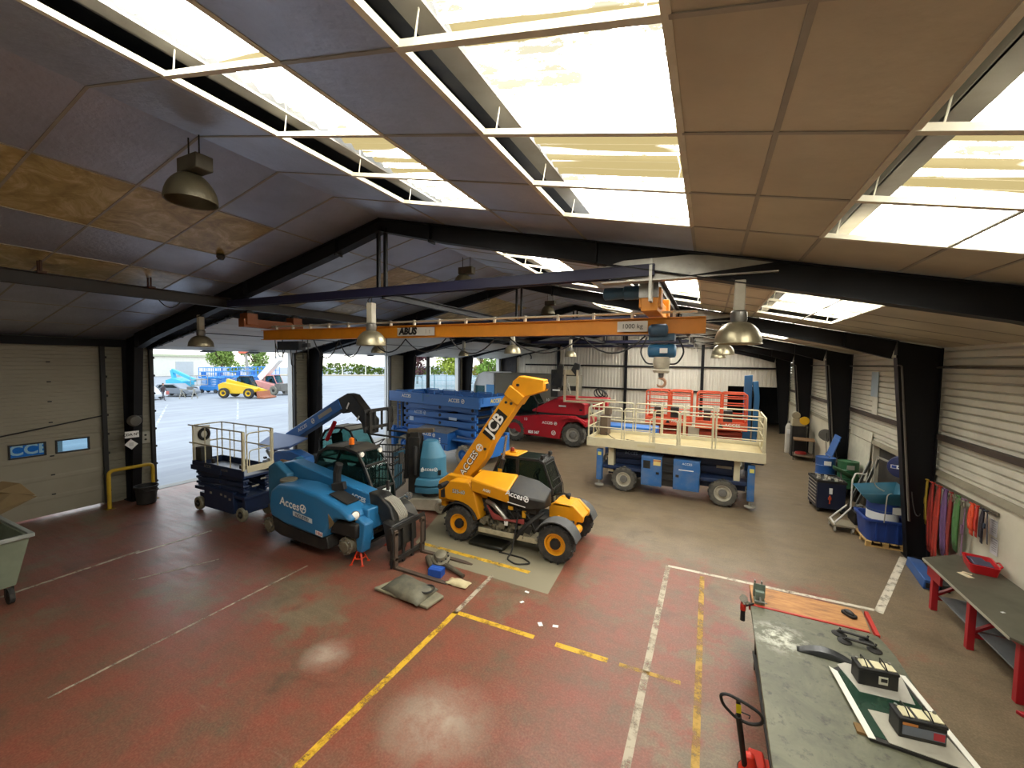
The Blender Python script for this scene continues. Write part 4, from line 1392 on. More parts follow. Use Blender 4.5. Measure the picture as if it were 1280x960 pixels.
mb = MB(); mb.bx(-1.2, 1.2, -.4, .4, 1.22, 1.28)
for sd in (-1, 1):
    mb.bx(-1.25, 1.22, sd*.41-.012, sd*.41+.012, 1.22, 1.46)
mb.bx(-1.25, -1.23, -.41, .41, 1.22, 1.46); mb.bx(-1.3, .2, -.44, -.41, 1.2, 1.34); pf = mb.build('platform', BLD, S, bevel=.006)
mb = MB(); mb.bx(-1.15, 1.15, -.38, .38, 1.281, 1.287); mb.build('deck', paint('#8f9196', .4, .4, '#55524a', 3., .5), pf)
text('ACCES', .12, LGREY, pf, (-.45, -.425, 1.37), (1, 0, 0), (0, 0, 1)); text('SCISSOR', .09, LGREY, pf, (.35, -.425, 1.36), (1, 0, 0), (0, 0, 1))
mb = MB()
P4 = [(1.2, -.4), (-1.22, -.4), (-1.22, .4), (1.2, .4)]
railing(mb, P4, 1.44, [2.5, 1.98], .02)
for sd in (-1, 1):
    for x in (-.6, .0, .6):
        mb.tube([(x, sd*.4, 1.44), (x, sd*.4, 2.5)], .016, 6)
    mb.bx(1.15, 1.22, sd*.4-.03, sd*.4+.03, 1.44, 2.5)
mb.tube([(-1.4, -.42, 2.5), (-1.2, -.42, 2.5)], .02, 6); mb.tube([(-1.36, -.42, 1.98), (-1.2, -.42, 1.98)], .02, 6)
mb.build('guard_rail', CRM, S)
mb = MB(); mb.tube(arcpath([(1.22, -.32, 1.45), (1.22, -.32, 2.46), (1.22, .34, 2.46), (1.22, .34, 1.45)], .12, 5), .018, 6); mb.tube(arcpath([(1.22, -.26, 1.45), (1.22, -.26, 1.98), (1.22, .34, 2.0)], .1, 4), .015, 6)
mb.bx(1.21, 1.23, -.32, .36, 1.38, 1.56); mb.build('gate', CRM, S)
mb = MB(); mb.bx(-1.24, -1.2, -.38, .05, 1.46, 2.46); mb.build('end_panel', paint('#d8d6c8', .5, .2), S)
mb = MB(); mb.tube([V((-1.17, -.12+.13*math.cos(q), 2.2+.15*math.sin(q))) for q in [2*PI*k/16 for k in range(16)]], .045, 6, True); mb.build('cable_coil', BLKM, S)
mb = MB(); mb.bx(-1.18, -.9, -.36, -.05, 1.46, 1.85); mb.bx(.95, 1.15, -.38, -.26, 1.46, 1.58); mb.bx(-.4, -.3, -.36, -.28, 1.46, 1.6); build_parts(mb, 'control_box', BLK, S, bevel=.02)

# ================================================================ vertical mast lift, blue turret on grey base
S = thing('mast_lift', 'blue round-bodied mast lift on grey wheeled base with caged basket', 'mast lift', (-7.62, 9.98, 0), math.radians(20))
PALE = paint('#b9b39e', .6, .4, '#6a6455', 4.)
mb = MB(); mb.prism([(-.62, .12), (-.42, .06), (.42, .06), (.62, .12), (.74, .26), (.6, .42), (-.6, .42), (-.74, .26)], 'y', -.42, .42); mb.build('base', PALE, S, bevel=.03)
for x in (-.56, .56):
    for sd in (-1, 1):
        wheel(S, (x, sd*.44, .2), .2, .14, (0, sd, 0), paint('#a9a38f', .8, .4, '#6a6455', 4.), PALE, LGREY, .6, 0)
mb = MB(); mb.cyl((.12, 0, .42), (.12, 0, .6), .28, 20); mb.build('slew_ring', GREY, S)
def dshape(k, x0=.16):
    pts = []
    for i in range(15):
        a = math.radians(-105+210*i/14)
        pts.append((x0+k*.5*math.cos(a), k*.5*math.sin(a)))
    return pts + [(x0-k*.36, k*.44), (x0-k*.36, -k*.44)]
mb = MB(); mb.prism(dshape(1.1), 'z', .6, .78); mb.prism(dshape(1.0), 'z', .78, .82); mb.prism(dshape(1.14), 'z', .82, 1.02, dshape(1.04)); mb.build('counterweight', TEAL, S, bevel=.03)
mb = MB(); mb.prism(dshape(.84), 'z', 1.02, 1.62, dshape(.8)); mb.prism(dshape(.8), 'z', 1.62, 2.1, dshape(.46, .08)); body = mb.build('cowl', TEAL, S, bevel=.03)
logo(body, (.2, -.45, 1.32), .11, WHT, (1, 0.0, 0), (0, .05, 1), depth=.03)
mb = MB(); mb.bx(-.08, .0, -.42, -.4, 1.22, 1.32); mb.build('decal', paint('#c9d3d8', .5, .2), body)
mb = MB(); mb.bx(.42, .5, -.34, -.28, 1.12, 1.26); mb.build('decal', BLKM, body)
mast = MB(); mast.bx(-.5, -.22, -.16, .16, .5, 2.34); mast.bx(-.54, -.18, -.2, -.15, .5, 2.2); mast.bx(-.54, -.18, .15, .2, .5, 2.2); mo = mast.build('mast', BLK, S, bevel=.015)
mb = MB(); mb.bar((-.6, 0, 2.36), (.2, 0, 2.4), .2, .12); mb.build('jib', paint('#4d4335', .6, .5, '#7a6a50', 4.), S, bevel=.01)
mb = MB(); mb.bar((-.58, -.02, 2.3), (-.66, -.02, .9), .14, .12); mb.build('jib_arm', BLKM, S)
mb = MB(); mb.lathe((-.3, -.24, 1.05), (0, 0, 1), [(0, .05), (.03, .08), (.85, .08), (.9, .05)], 12); mb.build('jib_cylinder', BLKM, S)
mb = MB(); mb.bar((-.6, 0, 1.75), (-1.1, 0, 1.6), .12, .12); mb.build('basket_arm', TEAL, S)
mb = MB(); bx0, bx1 = -1.75, -.9
mb.bx(bx0, bx1, -.5, .5, .56, .62); bk = mb.build('basket_floor', BLK, S)
mb = MB(); ring4 = [(bx0, -.5), (bx1, -.5), (bx1, .5), (bx0, .5)]
railing(mb, ring4, .6, [1.8, 1.4, 1.0], .022, True)
for i in range(4):
    a, b = V(ring4[i]), V(ring4[(i+1) % 4])
    for k in range(1, 8):
        p = a.lerp(b, k/8); mb.tube([(p.x, p.y, .6), (p.x, p.y, 1.8)], .011, 4)
mb.tube(arcpath([(bx0, -.5, 1.8), (bx0+.2, -.5, 2.0), (bx0+.2, .5, 2.0), (bx0, .5, 1.8)], .1, 4), .018, 6)
mb.build('basket_cage', BLKM, S)
mb = MB(); mb.box((bx0+.15, -.3, 1.75), (.14, .3, .4), ry=-.3); mb.build('control_box', BLKM, S, bevel=.02)
mb = MB(); mb.bx(bx1-.04, bx1-.01, -.3, .3, .62, 1.5); mb.build('basket_panel', TEAL, S)

# ================================================================ large blue rough-terrain scissor lift
ang = math.atan2(14.6-15.75, -8.5+14.4)
S = thing('scissor_lift', 'large blue scissor lift folded down with long blue platform', 'scissor lift', (-11.22, 16.25, 0), ang)
LB = 3.0; WB = 1.12
for x in (-1.95, 2.0):
    for sd in (-1, 1):
        wheel(S, (x, sd*.92, .43), .43, .36, (0, sd, 0), TYREG, BLT, BLT, .55, 16)
mb = MB(); mb.bx(-2.7, 2.7, -.5, .5, .5, .9); mb.bx(-2.2, -1.7, -.8, .8, .36, .5); mb.bx(1.75, 2.25, -.8, .8, .36, .5)
mb.bx(-2.95, -2.65, -1.0, 1.0, .3, 1.1); mb.bx(2.65, 2.95, -1.0, 1.0, .3, 1.1)
for x in (-2.8, 2.8):
    for y in (-1.0, 1.0):
        mb.bx(x-.1, x+.1, y-.1, y+.1, .2, 1.25)
mb.build('chassis', BLT, S, bevel=.02)
mb = MB(); mb.bx(-.85, 1.15, -1.14, -.55, .5, 1.28); hb = mb.build('engine_box', BLT, S, bevel=.02)
mb = MB(); mb.add([(-.9, -1.18, 1.28), (1.2, -1.18, 1.28), (1.2, -.5, 1.42), (-.9, -.5, 1.42), (-.9, -1.18, 1.31), (1.2, -1.18, 1.31), (1.2, -.5, 1.45), (-.9, -.5, 1.45)], [(0, 1, 2, 3), (4, 5, 6, 7), (0, 1, 5, 4), (1, 2, 6, 5), (2, 3, 7, 6), (3, 0, 4, 7)]); mb.build('lid', paint('#8b8f96', .5, .4, '#5d5a52', 3.), hb)
text('ACCES', .2, WHT, hb, (-.2, -1.145, 1.12), bold=.006); emblem(hb, (.28, -1.147, 1.12), .09, WHT)
mb = MB()
for k in range(4):
    mb.bx(.62, .7, -1.148, -1.142, .98-.09*k, 1.04-.09*k)
build_parts(mb, 'decal', WHT, hb)
mb = MB(); mb.bx(-.87, 1.17, -1.147, -1.14, .8, .82); mb.bx(.95, .98, -1.15, -1.14, .55, .75); build_parts(mb, 'hinge', BLD, hb)
mb = MB(); mb.bx(1.3, 2.6, -1.0, -.6, .98, 1.05); mb.bx(-2.6, -.95, -1.0, -.6, .98, 1.05); build_parts(mb, 'catwalk', BLT, S, bevel=.01)
mb = MB(); zA = 1.15
for k in range(4):
    z = zA+.36*k
    for sd in (-1, 1):
        mb.bar((-2.45, sd*.62, z+.05), (2.35, sd*.62, z+.17), .08, .24); mb.bar((-2.45, sd*.5, z+.2), (2.35, sd*.5, z+.05), .08, .24)
mb.build('scissor_arms', BLT, S, bevel=.008)
mb = MB()
for k in range(4):
    z = zA+.36*k
    for x in (-2.2, .15, 2.2):
        mb.cyl((x, -.68, z+.12), (x, .68, z+.12), .075, 10)
build_parts(mb, 'pin', BLKM, S)
text('ACCES', .2, paint('#b9cde2', .5, .2), S, (-1.35, -.672, 2.0), (1, 0, .02), bold=.006); emblem(S, (-.88, -.674, 2.01), .09, paint('#b9cde2', .5, .2))
mb = MB(); mb.bx(.75, 1.25, -.675, -.668, 1.82, 1.94); mb.bx(-2.0, -1.7, -.675, -.668, 1.55, 1.75); build_parts(mb, 'decal', paint('#b9cde2', .5, .2), S)
mb = MB(); mb.bx(-LB, LB, -WB, WB, 2.62, 2.7)
for sd in (-1, 1):
    mb.bx(-LB, LB, sd*WB-.03, sd*WB+.03, 2.6, 2.98)
    mb.bx(sd*LB-.03, sd*LB+.03, -WB, WB, 2.6, 2.98)
mb.bx(-LB, LB, -WB-.03, -WB+.06, 2.5, 2.6); mb.bx(-2.4, -2.2, -1.0, 1.0, 2.5, 2.62); mb.bx(2.2, 2.4, -1.0, 1.0, 2.5, 2.62); pf = mb.build('platform', BLT, S, bevel=.01)
mb = MB(); mb.bx(-LB+.03, LB-.03, -WB+.03, WB-.03, 2.70, 2.715); mb.build('deck', paint('#9fb0c4', .35, .3, '#5d6670', 3., .3), pf)
mb = MB()
for sd in (-1, 1):
    for x in (-2.6, -1.4, -.2, 1., 2.2):
        mb.tube(arcpath([(x, sd*WB*.9, 2.74), (x, sd*WB*.9, 3.03), (x+.9, sd*WB*.9, 3.03), (x+.9, sd*WB*.9, 2.74)], .05, 3), .022, 6)
mb.tube([(.25, -WB, 2.95), (.25, -WB, 3.12)], .03, 6); build_parts(mb, 'folded_rail', BLT, pf)
text('ACCES', .22, WHT, pf, (-1.65, -WB-.035, 2.8), bold=.006); text('ACCES', .22, WHT, pf, (1.55, -WB-.035, 2.78), bold=.006); emblem(pf, (2.08, -WB-.036, 2.78), .1, WHT)
text('ACCES', .24, paint('#c9b23a', .5, .2), pf, (LB+.035, -.1, 2.8), (0, 1, 0), bold=.006)
mb = MB(); mb.bx(-.5, -.45, -WB-.04, -WB+.02, 2.6, 2.98); mb.bx(-.25, -.05, -WB-.036, -WB-.03, 2.86, 2.92); build_parts(mb, 'extension_joint', BL, pf)
mb = MB()
for dx in (-.14, .14):
    mb.tube([(-2.6+dx, -.8, 1.0), (-2.6+dx, -.8, 2.5)], .035, 6)
for k in range(5):
    mb.tube([(-2.74, -.8, 1.2+.28*k), (-2.46, -.8, 1.2+.28*k)], .018, 5)
mb.build('ladder', BLT, S)

# ================================================================ cream scissor lift on blue chassis
S = thing('scissor_lift', 'wide cream platform scissor lift with blue chassis and outriggers', 'scissor lift', (-1.1, 15.45, 0), math.radians(-1.5))
BLW = paint('#2c64a0', .5, .45, '#8a8a80', 3.)
for x in (-1.45, 1.66):
    for sd in (-1, 1):
        wheel(S, (x, sd*.86, .43), .43, .34, (0, sd, 0), paint('#4a4843', .85, .5, '#8a8474', 5.), paint('#b8b2a0', .5, .4, '#5d584d', 4.), GREY, .58, 16)
mb = MB(); mb.bx(-2.1, 2.3, -.5, .5, .45, .85); mb.bx(-1.7, -1.2, -.75, .75, .34, .5); mb.bx(1.4, 1.9, -.75, .75, .34, .5); mb.bx(-2.3, 2.4, -.9, .9, .72, .84); mb.build('chassis', BLD, S, bevel=.02)
def cabinet_(x0, x1, name):
    mb = MB(); mb.bx(x0, x1, -1.06, -.5, .36, 1.36); c = mb.build(name, BLW, S, bevel=.015)
    mb = MB(); mb.bx(x0+.03, x1-.03, -1.075, -1.06, .42, 1.32); d = mb.build('door', BLW, c, bevel=.006)
    mb = MB(); mb.bx(x0+.08 if x0 > 0 else x1-.18, x0+.18 if x0 > 0 else x1-.08, -1.09, -1.07, .78, .86); mb.build('latch', BLKM, d)
    return c
c1 = cabinet_(-.85, -.18, 'hydraulic_cabinet'); c2 = cabinet_(.18, .98, 'engine_cabinet')
mb = MB(); mb.bx(-.78, -.55, -1.08, -1.076, .95, 1.22); mb.build('label_plate', BLKM, c1)
mb = MB(); mb.bx(-.45, -.22, -1.08, -1.076, 1.08, 1.28); mb.build('label_plate', paint('#d9c77a', .5, .1), c1); text('DANGER', .06, RED, c1, (-.335, -1.082, 1.24), bold=.003)
text('ACCES', .1, WHT, c2, (.6, -1.077, 1.24)); mb = MB(); mb.bx(.35, .8, -1.078, -1.075, 1.02, 1.05); build_parts(mb, 'decal', WHT, c2)
mb = MB(); mb.bx(-.18, .18, -.98, -.5, .4, 1.36)
for k in range(3):
    mb.bx(-.17, .17, -1.04, -.98, .62+.26*k, .66+.26*k)
mb.build('step_well', BLKM, S)
mb = MB()
for k in range(2):
    z = .95+.24*k
    for sd in (-1, 1):
        mb.bar((-2.0, sd*.45, z), (2.0, sd*.45, z+.14), .08, .17); mb.bar((-2.0, sd*.35, z+.14), (2.0, sd*.35, z), .08, .17)
mb.build('scissor_arms', BLD, S, bevel=.006)
text('ACCES', .15, paint('#8fa5c4', .5, .2), S, (-1.3, -.5, 1.28)); 
mb = MB(); mb.bx(1.45, 1.9, -.5, -.49, 1.12, 1.2); build_parts(mb, 'decal', LGREY, S)
for x in (-2.32, 2.42):
    for sd in (-1, 1):
        mb = MB(); mb.bx(x-.1, x+.1, sd*.92-.1, sd*.92+.1, .3, 1.42); o = mb.build('outrigger', BLW, S, bevel=.015)
        mb = MB(); mb.cyl((x, sd*.92, .12), (x, sd*.92, .3), .04, 8); mb.lathe((x, sd*.92, .1), (0, 0, 1), [(0, .16), (.03, .16), (.05, .05)], 14); mb.build('foot', LGREY, o)
        mb = MB(); mb.bx(x-.05, x+.07, sd*.92-.108, sd*.92-.1, 1.2, 1.32); build_parts(mb, 'decal', paint('#d8cf6a', .5, .2), o)
mb = MB(); mb.bx(-2.05, -1.85, -.8, -.5, .6, 1.5); mb.bx(1.95, 2.12, -.8, -.5, .75, 1.5); build_parts(mb, 'prop', CRM, S)
mb = MB(); mb.bx(-2.75, 2.75, -1.05, 1.05, 1.62, 1.7)
for sd in (-1, 1):
    mb.bx(-2.78, 2.78, sd*1.06-.02, sd*1.06+.02, 1.52, 1.84)
mb.bx(-2.78, -2.74, -1.06, 1.06, 1.52, 1.84); mb.bx(2.74, 2.78, -1.06, 1.06, 1.52, 1.84); mb.bx(-2.6, 2.6, -.9, .9, 1.5, 1.62); pf = mb.build('platform', CRM, S, bevel=.01)
mb = MB(); mb.bx(-2.73, 2.73, -1.03, 1.03, 1.70, 1.715); mb.build('deck', paint('#a89769', .6, .5, '#85734a', 1.2), pf)
mb = MB(); mb.bx(-1.0, -.4, -1.085, -1.08, 1.65, 1.75); mb.bx(.0, .3, -1.085, -1.08, 1.66, 1.74); build_parts(mb, 'decal', paint('#cfc49c', .5, .3), pf)
for sd in (-1, 1):
    mb = MB()
    for (x0, x1) in ((-2.72, -1.55), (-1.45, -.5), (.35, 1.3), (1.4, 2.7)):
        mb.tube(arcpath([(x0, sd*1.04, 1.8), (x0, sd*1.04, 2.94), (x1, sd*1.04, 2.94), (x1, sd*1.04, 1.8)], .08, 4), .025, 6)
        for z in (2.22, 2.6):
            mb.tube([(x0, sd*1.04, z), (x1, sd*1.04, z)], .02, 6)
    mb.tube(arcpath([(-.45, sd*1.04, 1.8), (-.45, sd*1.04, 2.94), (.3, sd*1.04, 2.94), (.3, sd*1.04, 1.8)], .1, 4), .025, 6)
    mb.build('guard_rail', CRM, S)
mb = MB(); mb.tube(arcpath([(-.6, -1.06, 1.8), (-.6, -1.06, 2.66), (.26, -1.06, 2.66), (.26, -1.06, 1.8)], .12, 4), .022, 6)
for z in (2.05, 2.35):
    mb.tube([(-.6, -1.06, z), (.26, -1.06, z)], .016, 6)
mb.build('gate', CRM, S)
for sd in (-1, 1):
    mb = MB()
    mb.tube(arcpath([(sd*2.74, -1.02, 1.8), (sd*2.74, -1.02, 2.9), (sd*2.74, 1.02, 2.9), (sd*2.74, 1.02, 1.8)], .12, 4), .025, 6)
    for z in (2.22, 2.58):
        mb.tube([(sd*2.74, -1.02, z), (sd*2.74, 1.02, z)], .02, 6)
    for y in (-.35, .35):
        mb.tube([(sd*2.74, y, 1.8), (sd*2.74, y, 2.9)], .02, 6)
    mb.tube([(sd*2.74, -.95, 2.85), (sd*2.74, .2, 1.82)], .02, 6)
    mb.build('end_rail', CRM, S)
mb = MB(); mb.bx(-2.65, -2.35, .2, .7, 1.72, 2.5); mb.bx(-2.5, -2.3, .25, .65, 2.5, 2.8); build_parts(mb, 'control_box', paint('#5a4a3c', .6, .4), S, bevel=.02)
mb = MB(); mb.tube(sag((-2.2, -.7, 2.0), (-1.3, -.8, 1.75), .12, 8)+[V((-1.2, -.5, 1.74)), V((-1.5, -.4, 1.74)), V((-1.3, -.7, 1.74))], .012, 5); mb.build('cable', BLKM, S)

# ================================================================ red rotating telehandler
T = thing('telehandler', 'big red telehandler with dark cab and thick boom lying level', 'telehandler', (-8.1, 21.95, 0))
for x in (-1.75, 1.7):
    for sd in (-1, 1):
        wheel(T, (x, sd*.9, .66), .66, .5, (0, sd, 0), paint('#3a3834', .85, .5, '#8a8474', 4.), paint('#8e8a80', .5, .4), GREY, .55, 16)
mb = MB(); mb.prism([(-2.3, .8), (-1.2, .45), (.95, .35), (1.1, 1.0), (1.3, 1.3), (2.0, 1.38), (2.4, 1.1), (2.45, 1.4), (1.8, 1.68), (-.1, 1.62), (-1.0, 1.5), (-2.3, 1.4)], 'y', -1.12, 1.12); ch = mb.build('chassis', RED, T, bevel=.04)
mb = MB(); mb.bx(-2.6, 2.6, -.6, .6, .5, .9); mb.build('axle_frame', BLKM, T)
mb = MB(); mb.prism([(1.1, 1.42), (1.5, 1.56), (2.0, 1.5), (2.35, 1.28), (2.35, 1.34), (2.0, 1.57), (1.5, 1.63), (1.1, 1.5)], 'y', -1.3, -.7); build_parts(mb, 'fender', RED, T)
text('ACCES', .2, WHT, ch, (.25, -1.125, 1.2), bold=.005); emblem(ch, (.72, -1.126, 1.2), .09, WHT); text('82S 367', .2, WHT, ch, (-.55, -1.125, .62), bold=.01); emblem(ch, (.62, -1.126, .68), .13, WHT)
text('10', .22, WHT, ch, (-1.05, -1.125, 1.32))
mb = MB(); mb.prism([(-.7, 1.75), (.05, 1.72), (2.3, 1.72), (2.3, 2.3), (1.9, 2.5), (.6, 2.55), (.1, 2.3), (-.75, 1.85)], 'y', -1.0, .1); tu = mb.build('turret', RED, T, bevel=.05)
mb = MB(); mb.bx(.85, 1.25, -1.01, -1.0, 2.12, 2.2); build_parts(mb, 'decal', WHT, tu); mb = MB(); mb.bx(2.0, 2.15, -1.01, -1.0, 1.95, 2.05); mb.bx(-.3, 2.4, -.98, .5, 1.62, 1.74); mb.build('slew_ring', BLKM, tu)
mb = MB(); mb.bx(.3, 3.3, .15, .6, 2.3, 2.62); bo = mb.build('boom', RED, T, bevel=.04); mb = MB(); mb.bx(2.5, 3.3, -.3, .15, 2.0, 2.66); mb.build('counterweight', RED, T, bevel=.05)
text('10', .2, WHT, tu, (.2, -1.005, 2.45))
cab(T, [(-1.9, 1.4), (-1.95, 2.1), (-1.6, 2.75), (-.7, 2.8), (-.35, 2.2), (-.5, 1.6)], -1.0, -.1, BLKM, GLD)
mb = MB()
for k in range(3):
    mb.tube([V((2.75+.1*k+.24*math.cos(q+.4*k), .0+.1*k, 2.88+.22*math.sin(q))) for q in [2*PI*j/16 for j in range(16)]], .035, 6, True)
mb.build('hose_coil', BLKM, T)
# fork carriage parked on the red machine's flank, forks laid along the boom
A = thing('fork_carriage', 'worn cream and black fork carriage standing behind the raised yellow boom head', 'fork carriage', (-7.0, 20.72, -.75)); A.scale = (1, 1, 1.3)
mb = MB(); mb.bx(-.62, -.2, -.1, .7, 2.62, 3.75); mb.prism([(-.6, 3.1), (-.2, 3.95), (.1, 3.95), (.0, 3.0)], 'y', -.15, -.05); mb.prism([(.5, 3.75), (.7, 4.05), (1.0, 3.98), (.9, 3.4)], 'y', -.15, -.05)
mb.bx(-.25, .9, -.05, .05, 3.5, 3.72); mb.bx(-.1, .9, -.05, .05, 2.9, 3.1); mb.build('frame', BLK, A, bevel=.03)
WC = paint('#b7a88c', .6, .5, '#5d5142', 3.)
mb = MB(); mb.bx(-.15, .85, -.1, -.05, 3.55, 3.75); mb.build('cross_bar', WC, A, bevel=.01)
for x in (.18, .86):
    mb = MB(); mb.bx(x-.06, x+.06, -.18, -.1, 2.5+(.12 if x > .5 else 0), 3.75); mb.bx(x-.06, x+2.0, -.18, -.06, 2.44+(.12 if x > .5 else 0), 2.52+(.12 if x > .5 else 0)); mb.build('fork', WC, A, bevel=.01)
mb = MB(); mb.tube([(.35, -.12, 3.2), (.5, -.14, 2.8)], .05, 8); mb.tube([(.3, -.12, 3.4), (.3, -.12, 2.9)], .04, 8); build_parts(mb, 'cylinder_rod', LGREY, A)
mb = MB(); mb.bx(-.5, -.1, -.14, -.12, 2.88, 2.94); build_parts(mb, 'decal', WHT, A)

A = thing('platform_lift', 'folded blue lift deck seen through the left rails of the cream platform', 'lift', (-3.1, 18.7, 0))
mb = MB(); mb.bx(-1.2, 1.2, -.5, .5, 1.2, 1.75); mb.build('deck', BLT, A, bevel=.03)
mb = MB(); mb.bx(-1.0, 1.0, -.4, .4, .3, .7); mb.build('chassis', BLD, A, bevel=.03)
mb = MB()
for sd in (-1, 1):
    mb.bar((-1.0, sd*.35, .75), (1.0, sd*.35, 1.15), .08, .12); mb.bar((-1.0, sd*.28, 1.15), (1.0, sd*.28, .75), .08, .12)
mb.build('scissor_arms', BLT, A)
for x in (-.8, .8):
    for sd in (-1, 1):
        wheel(A, (x, sd*.42, .25), .25, .18, (0, sd, 0), TYRE, LGREY, None, .55, 0)

# ================================================================ orange scissor lifts
def orange_lift(x, y, label, sx=1.):
    S = thing('scissor_lift', label, 'scissor lift', (x, y, 0), group='orange scissor lifts behind the cream platform')
    for xx in (-.75, .75):
        for sd in (-1, 1):
            wheel(S, (xx, sd*.5, .24), .24, .2, (0, sd, 0), TYRE, paint('#bdb9a8', .5, .3), None, .55, 12)
    mb = MB(); mb.bx(-.95, .95, -.45, .45, .3, .7); mb.bx(-.4, .4, -.6, .6, .3, .85); mb.build('chassis', ORG, S, bevel=.02)
    mb = MB()
    for k in range(4):
        for sd in (-1, 1):
            mb.bar((-.85, sd*.4, .8+.2*k), (.85, sd*.4, .92+.2*k), .07, .13); mb.bar((-.85, sd*.32, .92+.2*k), (.85, sd*.32, .8+.2*k), .07, .13)
    mb.build('scissor_arms', paint('#a9391c', .5, .3), S)
    mb = MB(); mb.bx(-1.0, 1.0, -.62, .62, 1.72, 1.8)
    for sd in (-1, 1):
        mb.bx(-1.02, 1.02, sd*.62-.02, sd*.62+.02, 1.66, 2.02)
    mb.bx(-1.02, -.98, -.62, .62, 1.66, 2.02); mb.bx(.98, 1.02, -.62, .62, 1.66, 2.02); pf = mb.build('platform', ORG, S, bevel=.01)
    text('ACCES', .2, WHT, pf, (.45, -.645, 1.88)); mb = MB(); mb.prism([(-.1, 1.76), (.1, 1.76), (0, 1.94)], 'y', -.648, -.642); build_parts(mb, 'decal', BLKT, pf)
    mb = MB()
    for sd in (-1, 1):
        for (x0, x1) in ((-.98, .0), (.05, .98)):
            mb.tube(arcpath([(x0, sd*.6, 1.8), (x0, sd*.6, 3.25), (x1, sd*.6, 3.25), (x1, sd*.6, 1.8)], .1, 4), .04, 6)
            for z in (2.3, 2.75, 3.05):
                mb.tube([(x0, sd*.6, z), (x1, sd*.6, z)], .03, 6)
    for sd in (-1, 1):
        mb.tube(arcpath([(sd*.98, -.58, 1.8), (sd*.98, -.58, 3.2), (sd*.98, .58, 3.2), (sd*.98, .58, 1.8)], .1, 4), .03, 6); mb.tube([(sd*.98, -.58, 2.5), (sd*.98, .58, 2.5)], .025, 6)
    mb.build('guard_rail', ORG, S)
    mb = MB(); mb.bx(.1, .45, -.5, -.2, 1.8, 2.5); mb.bx(-.7, -.4, .1, .4, 1.8, 2.4); build_parts(mb, 'control_box', BLK, S, bevel=.02)
    return S
orange_lift(-1.65, 20.9, 'orange scissor lift standing nearer to the red telehandler, behind the cream platform')
orange_lift(.55, 20.6, 'orange scissor lift beside the tall blue steel mast, behind the cream platform')
A = thing('lift_mast', 'tall blue twin slab mast standing upright beside the orange lifts', 'mast', (1.80, 21.75, 0))
mb = MB(); mb.prism([(-.3, .1), (-.3, 4.02), (.02, 4.06), (.02, .1)], 'y', -.12, .12); mb.build('mast_slab', paint('#25618f', .45, .2), A, bevel=.015)
mb = MB(); mb.prism([(.08, .3), (.12, 3.1), (.02, 3.75), (.26, 3.78), (.34, 3.0), (.26, .3)], 'y', -.1, .1); mb.build('mast_slab', paint('#2a6a9a', .45, .2), A, bevel=.015)
mb = MB(); mb.bx(-.45, .6, -.4, .5, 0, .25); mb.bx(-.3, .3, -.3, .3, .25, .8); mb.build('base', BLD, A, bevel=.03)
mb = MB(); mb.bx(.02, .1, -.08, .08, 1.0, 1.1); mb.bx(.0, .1, -.08, .08, 3.6, 3.7); mb.build('link', BLKM, A)

# ================================================================ white lorry by the far door
T = thing('lorry', 'white lorry cab seen over the blue lift at the far door', 'lorry', (-14.4, 27.0, 0), math.radians(-8))
mb = MB(); mb.prism([(-1.2, .9), (-1.25, 2.0), (-1.1, 2.9), (-.8, 3.55), (-.3, 3.75), (.75, 3.75), (.75, .9)], 'x' if False else 'y', -1.15, 1.15)
bd_ = mb.build('cab', paint('#d9dde0', .35, .15), T, bevel=.08)
mb = MB(); mb.bx(-.95, -.1, -1.165, -1.15, 2.0, 2.75); g = mb.build('side_window', glass('#b6dde0', .3), bd_, bevel=.02)
mb = MB(); mb.add([(-1.235, -1.0, 2.05), (-1.235, 1.0, 2.05), (-1.14, 1.0, 2.85), (-1.14, -1.0, 2.85)], [(0, 1, 2, 3)]); mb.build('windscreen', glass('#b6dde0', .4), bd_)
mb = MB(); mb.bx(.05, .76, -1.162, -1.15, 1.0, 2.85); build_parts(mb, 'decal', paint('#3f8fd0', .4, .1), bd_)
mb = MB(); mb.bx(.85, 6.5, -1.2, 1.2, 1.2, 3.7); mb.build('box_body', paint('#6f6b5c', .6, .3), T, bevel=.03)
mb = MB(); mb.bx(-1.2, 6.5, -.5, .5, .6, 1.1); mb.build('chassis', BLKM, T)
for x in (-.5, 4.5):
    for sd in (-1, 1):
        wheel(T, (x, sd*.95, .5), .5, .32, (0, sd, 0), TYRE, LGREY, None, .58, 0)
mb = MB(); mb.tube([(-1.2, -1.2, 2.9), (-1.3, -1.35, 2.8)], .02, 6); mb.box((-1.3, -1.38, 2.5), (.1, .2, .5)); mb.build('mirror', BLKM, T)
# ================================================================ high bay lamps
M_REFL = paint('#a89f83', .3, .45, '#5b523f', 5., .75)
M_GEAR = paint('#b9b3a0', .5, .35, '#6d6552', 3.)


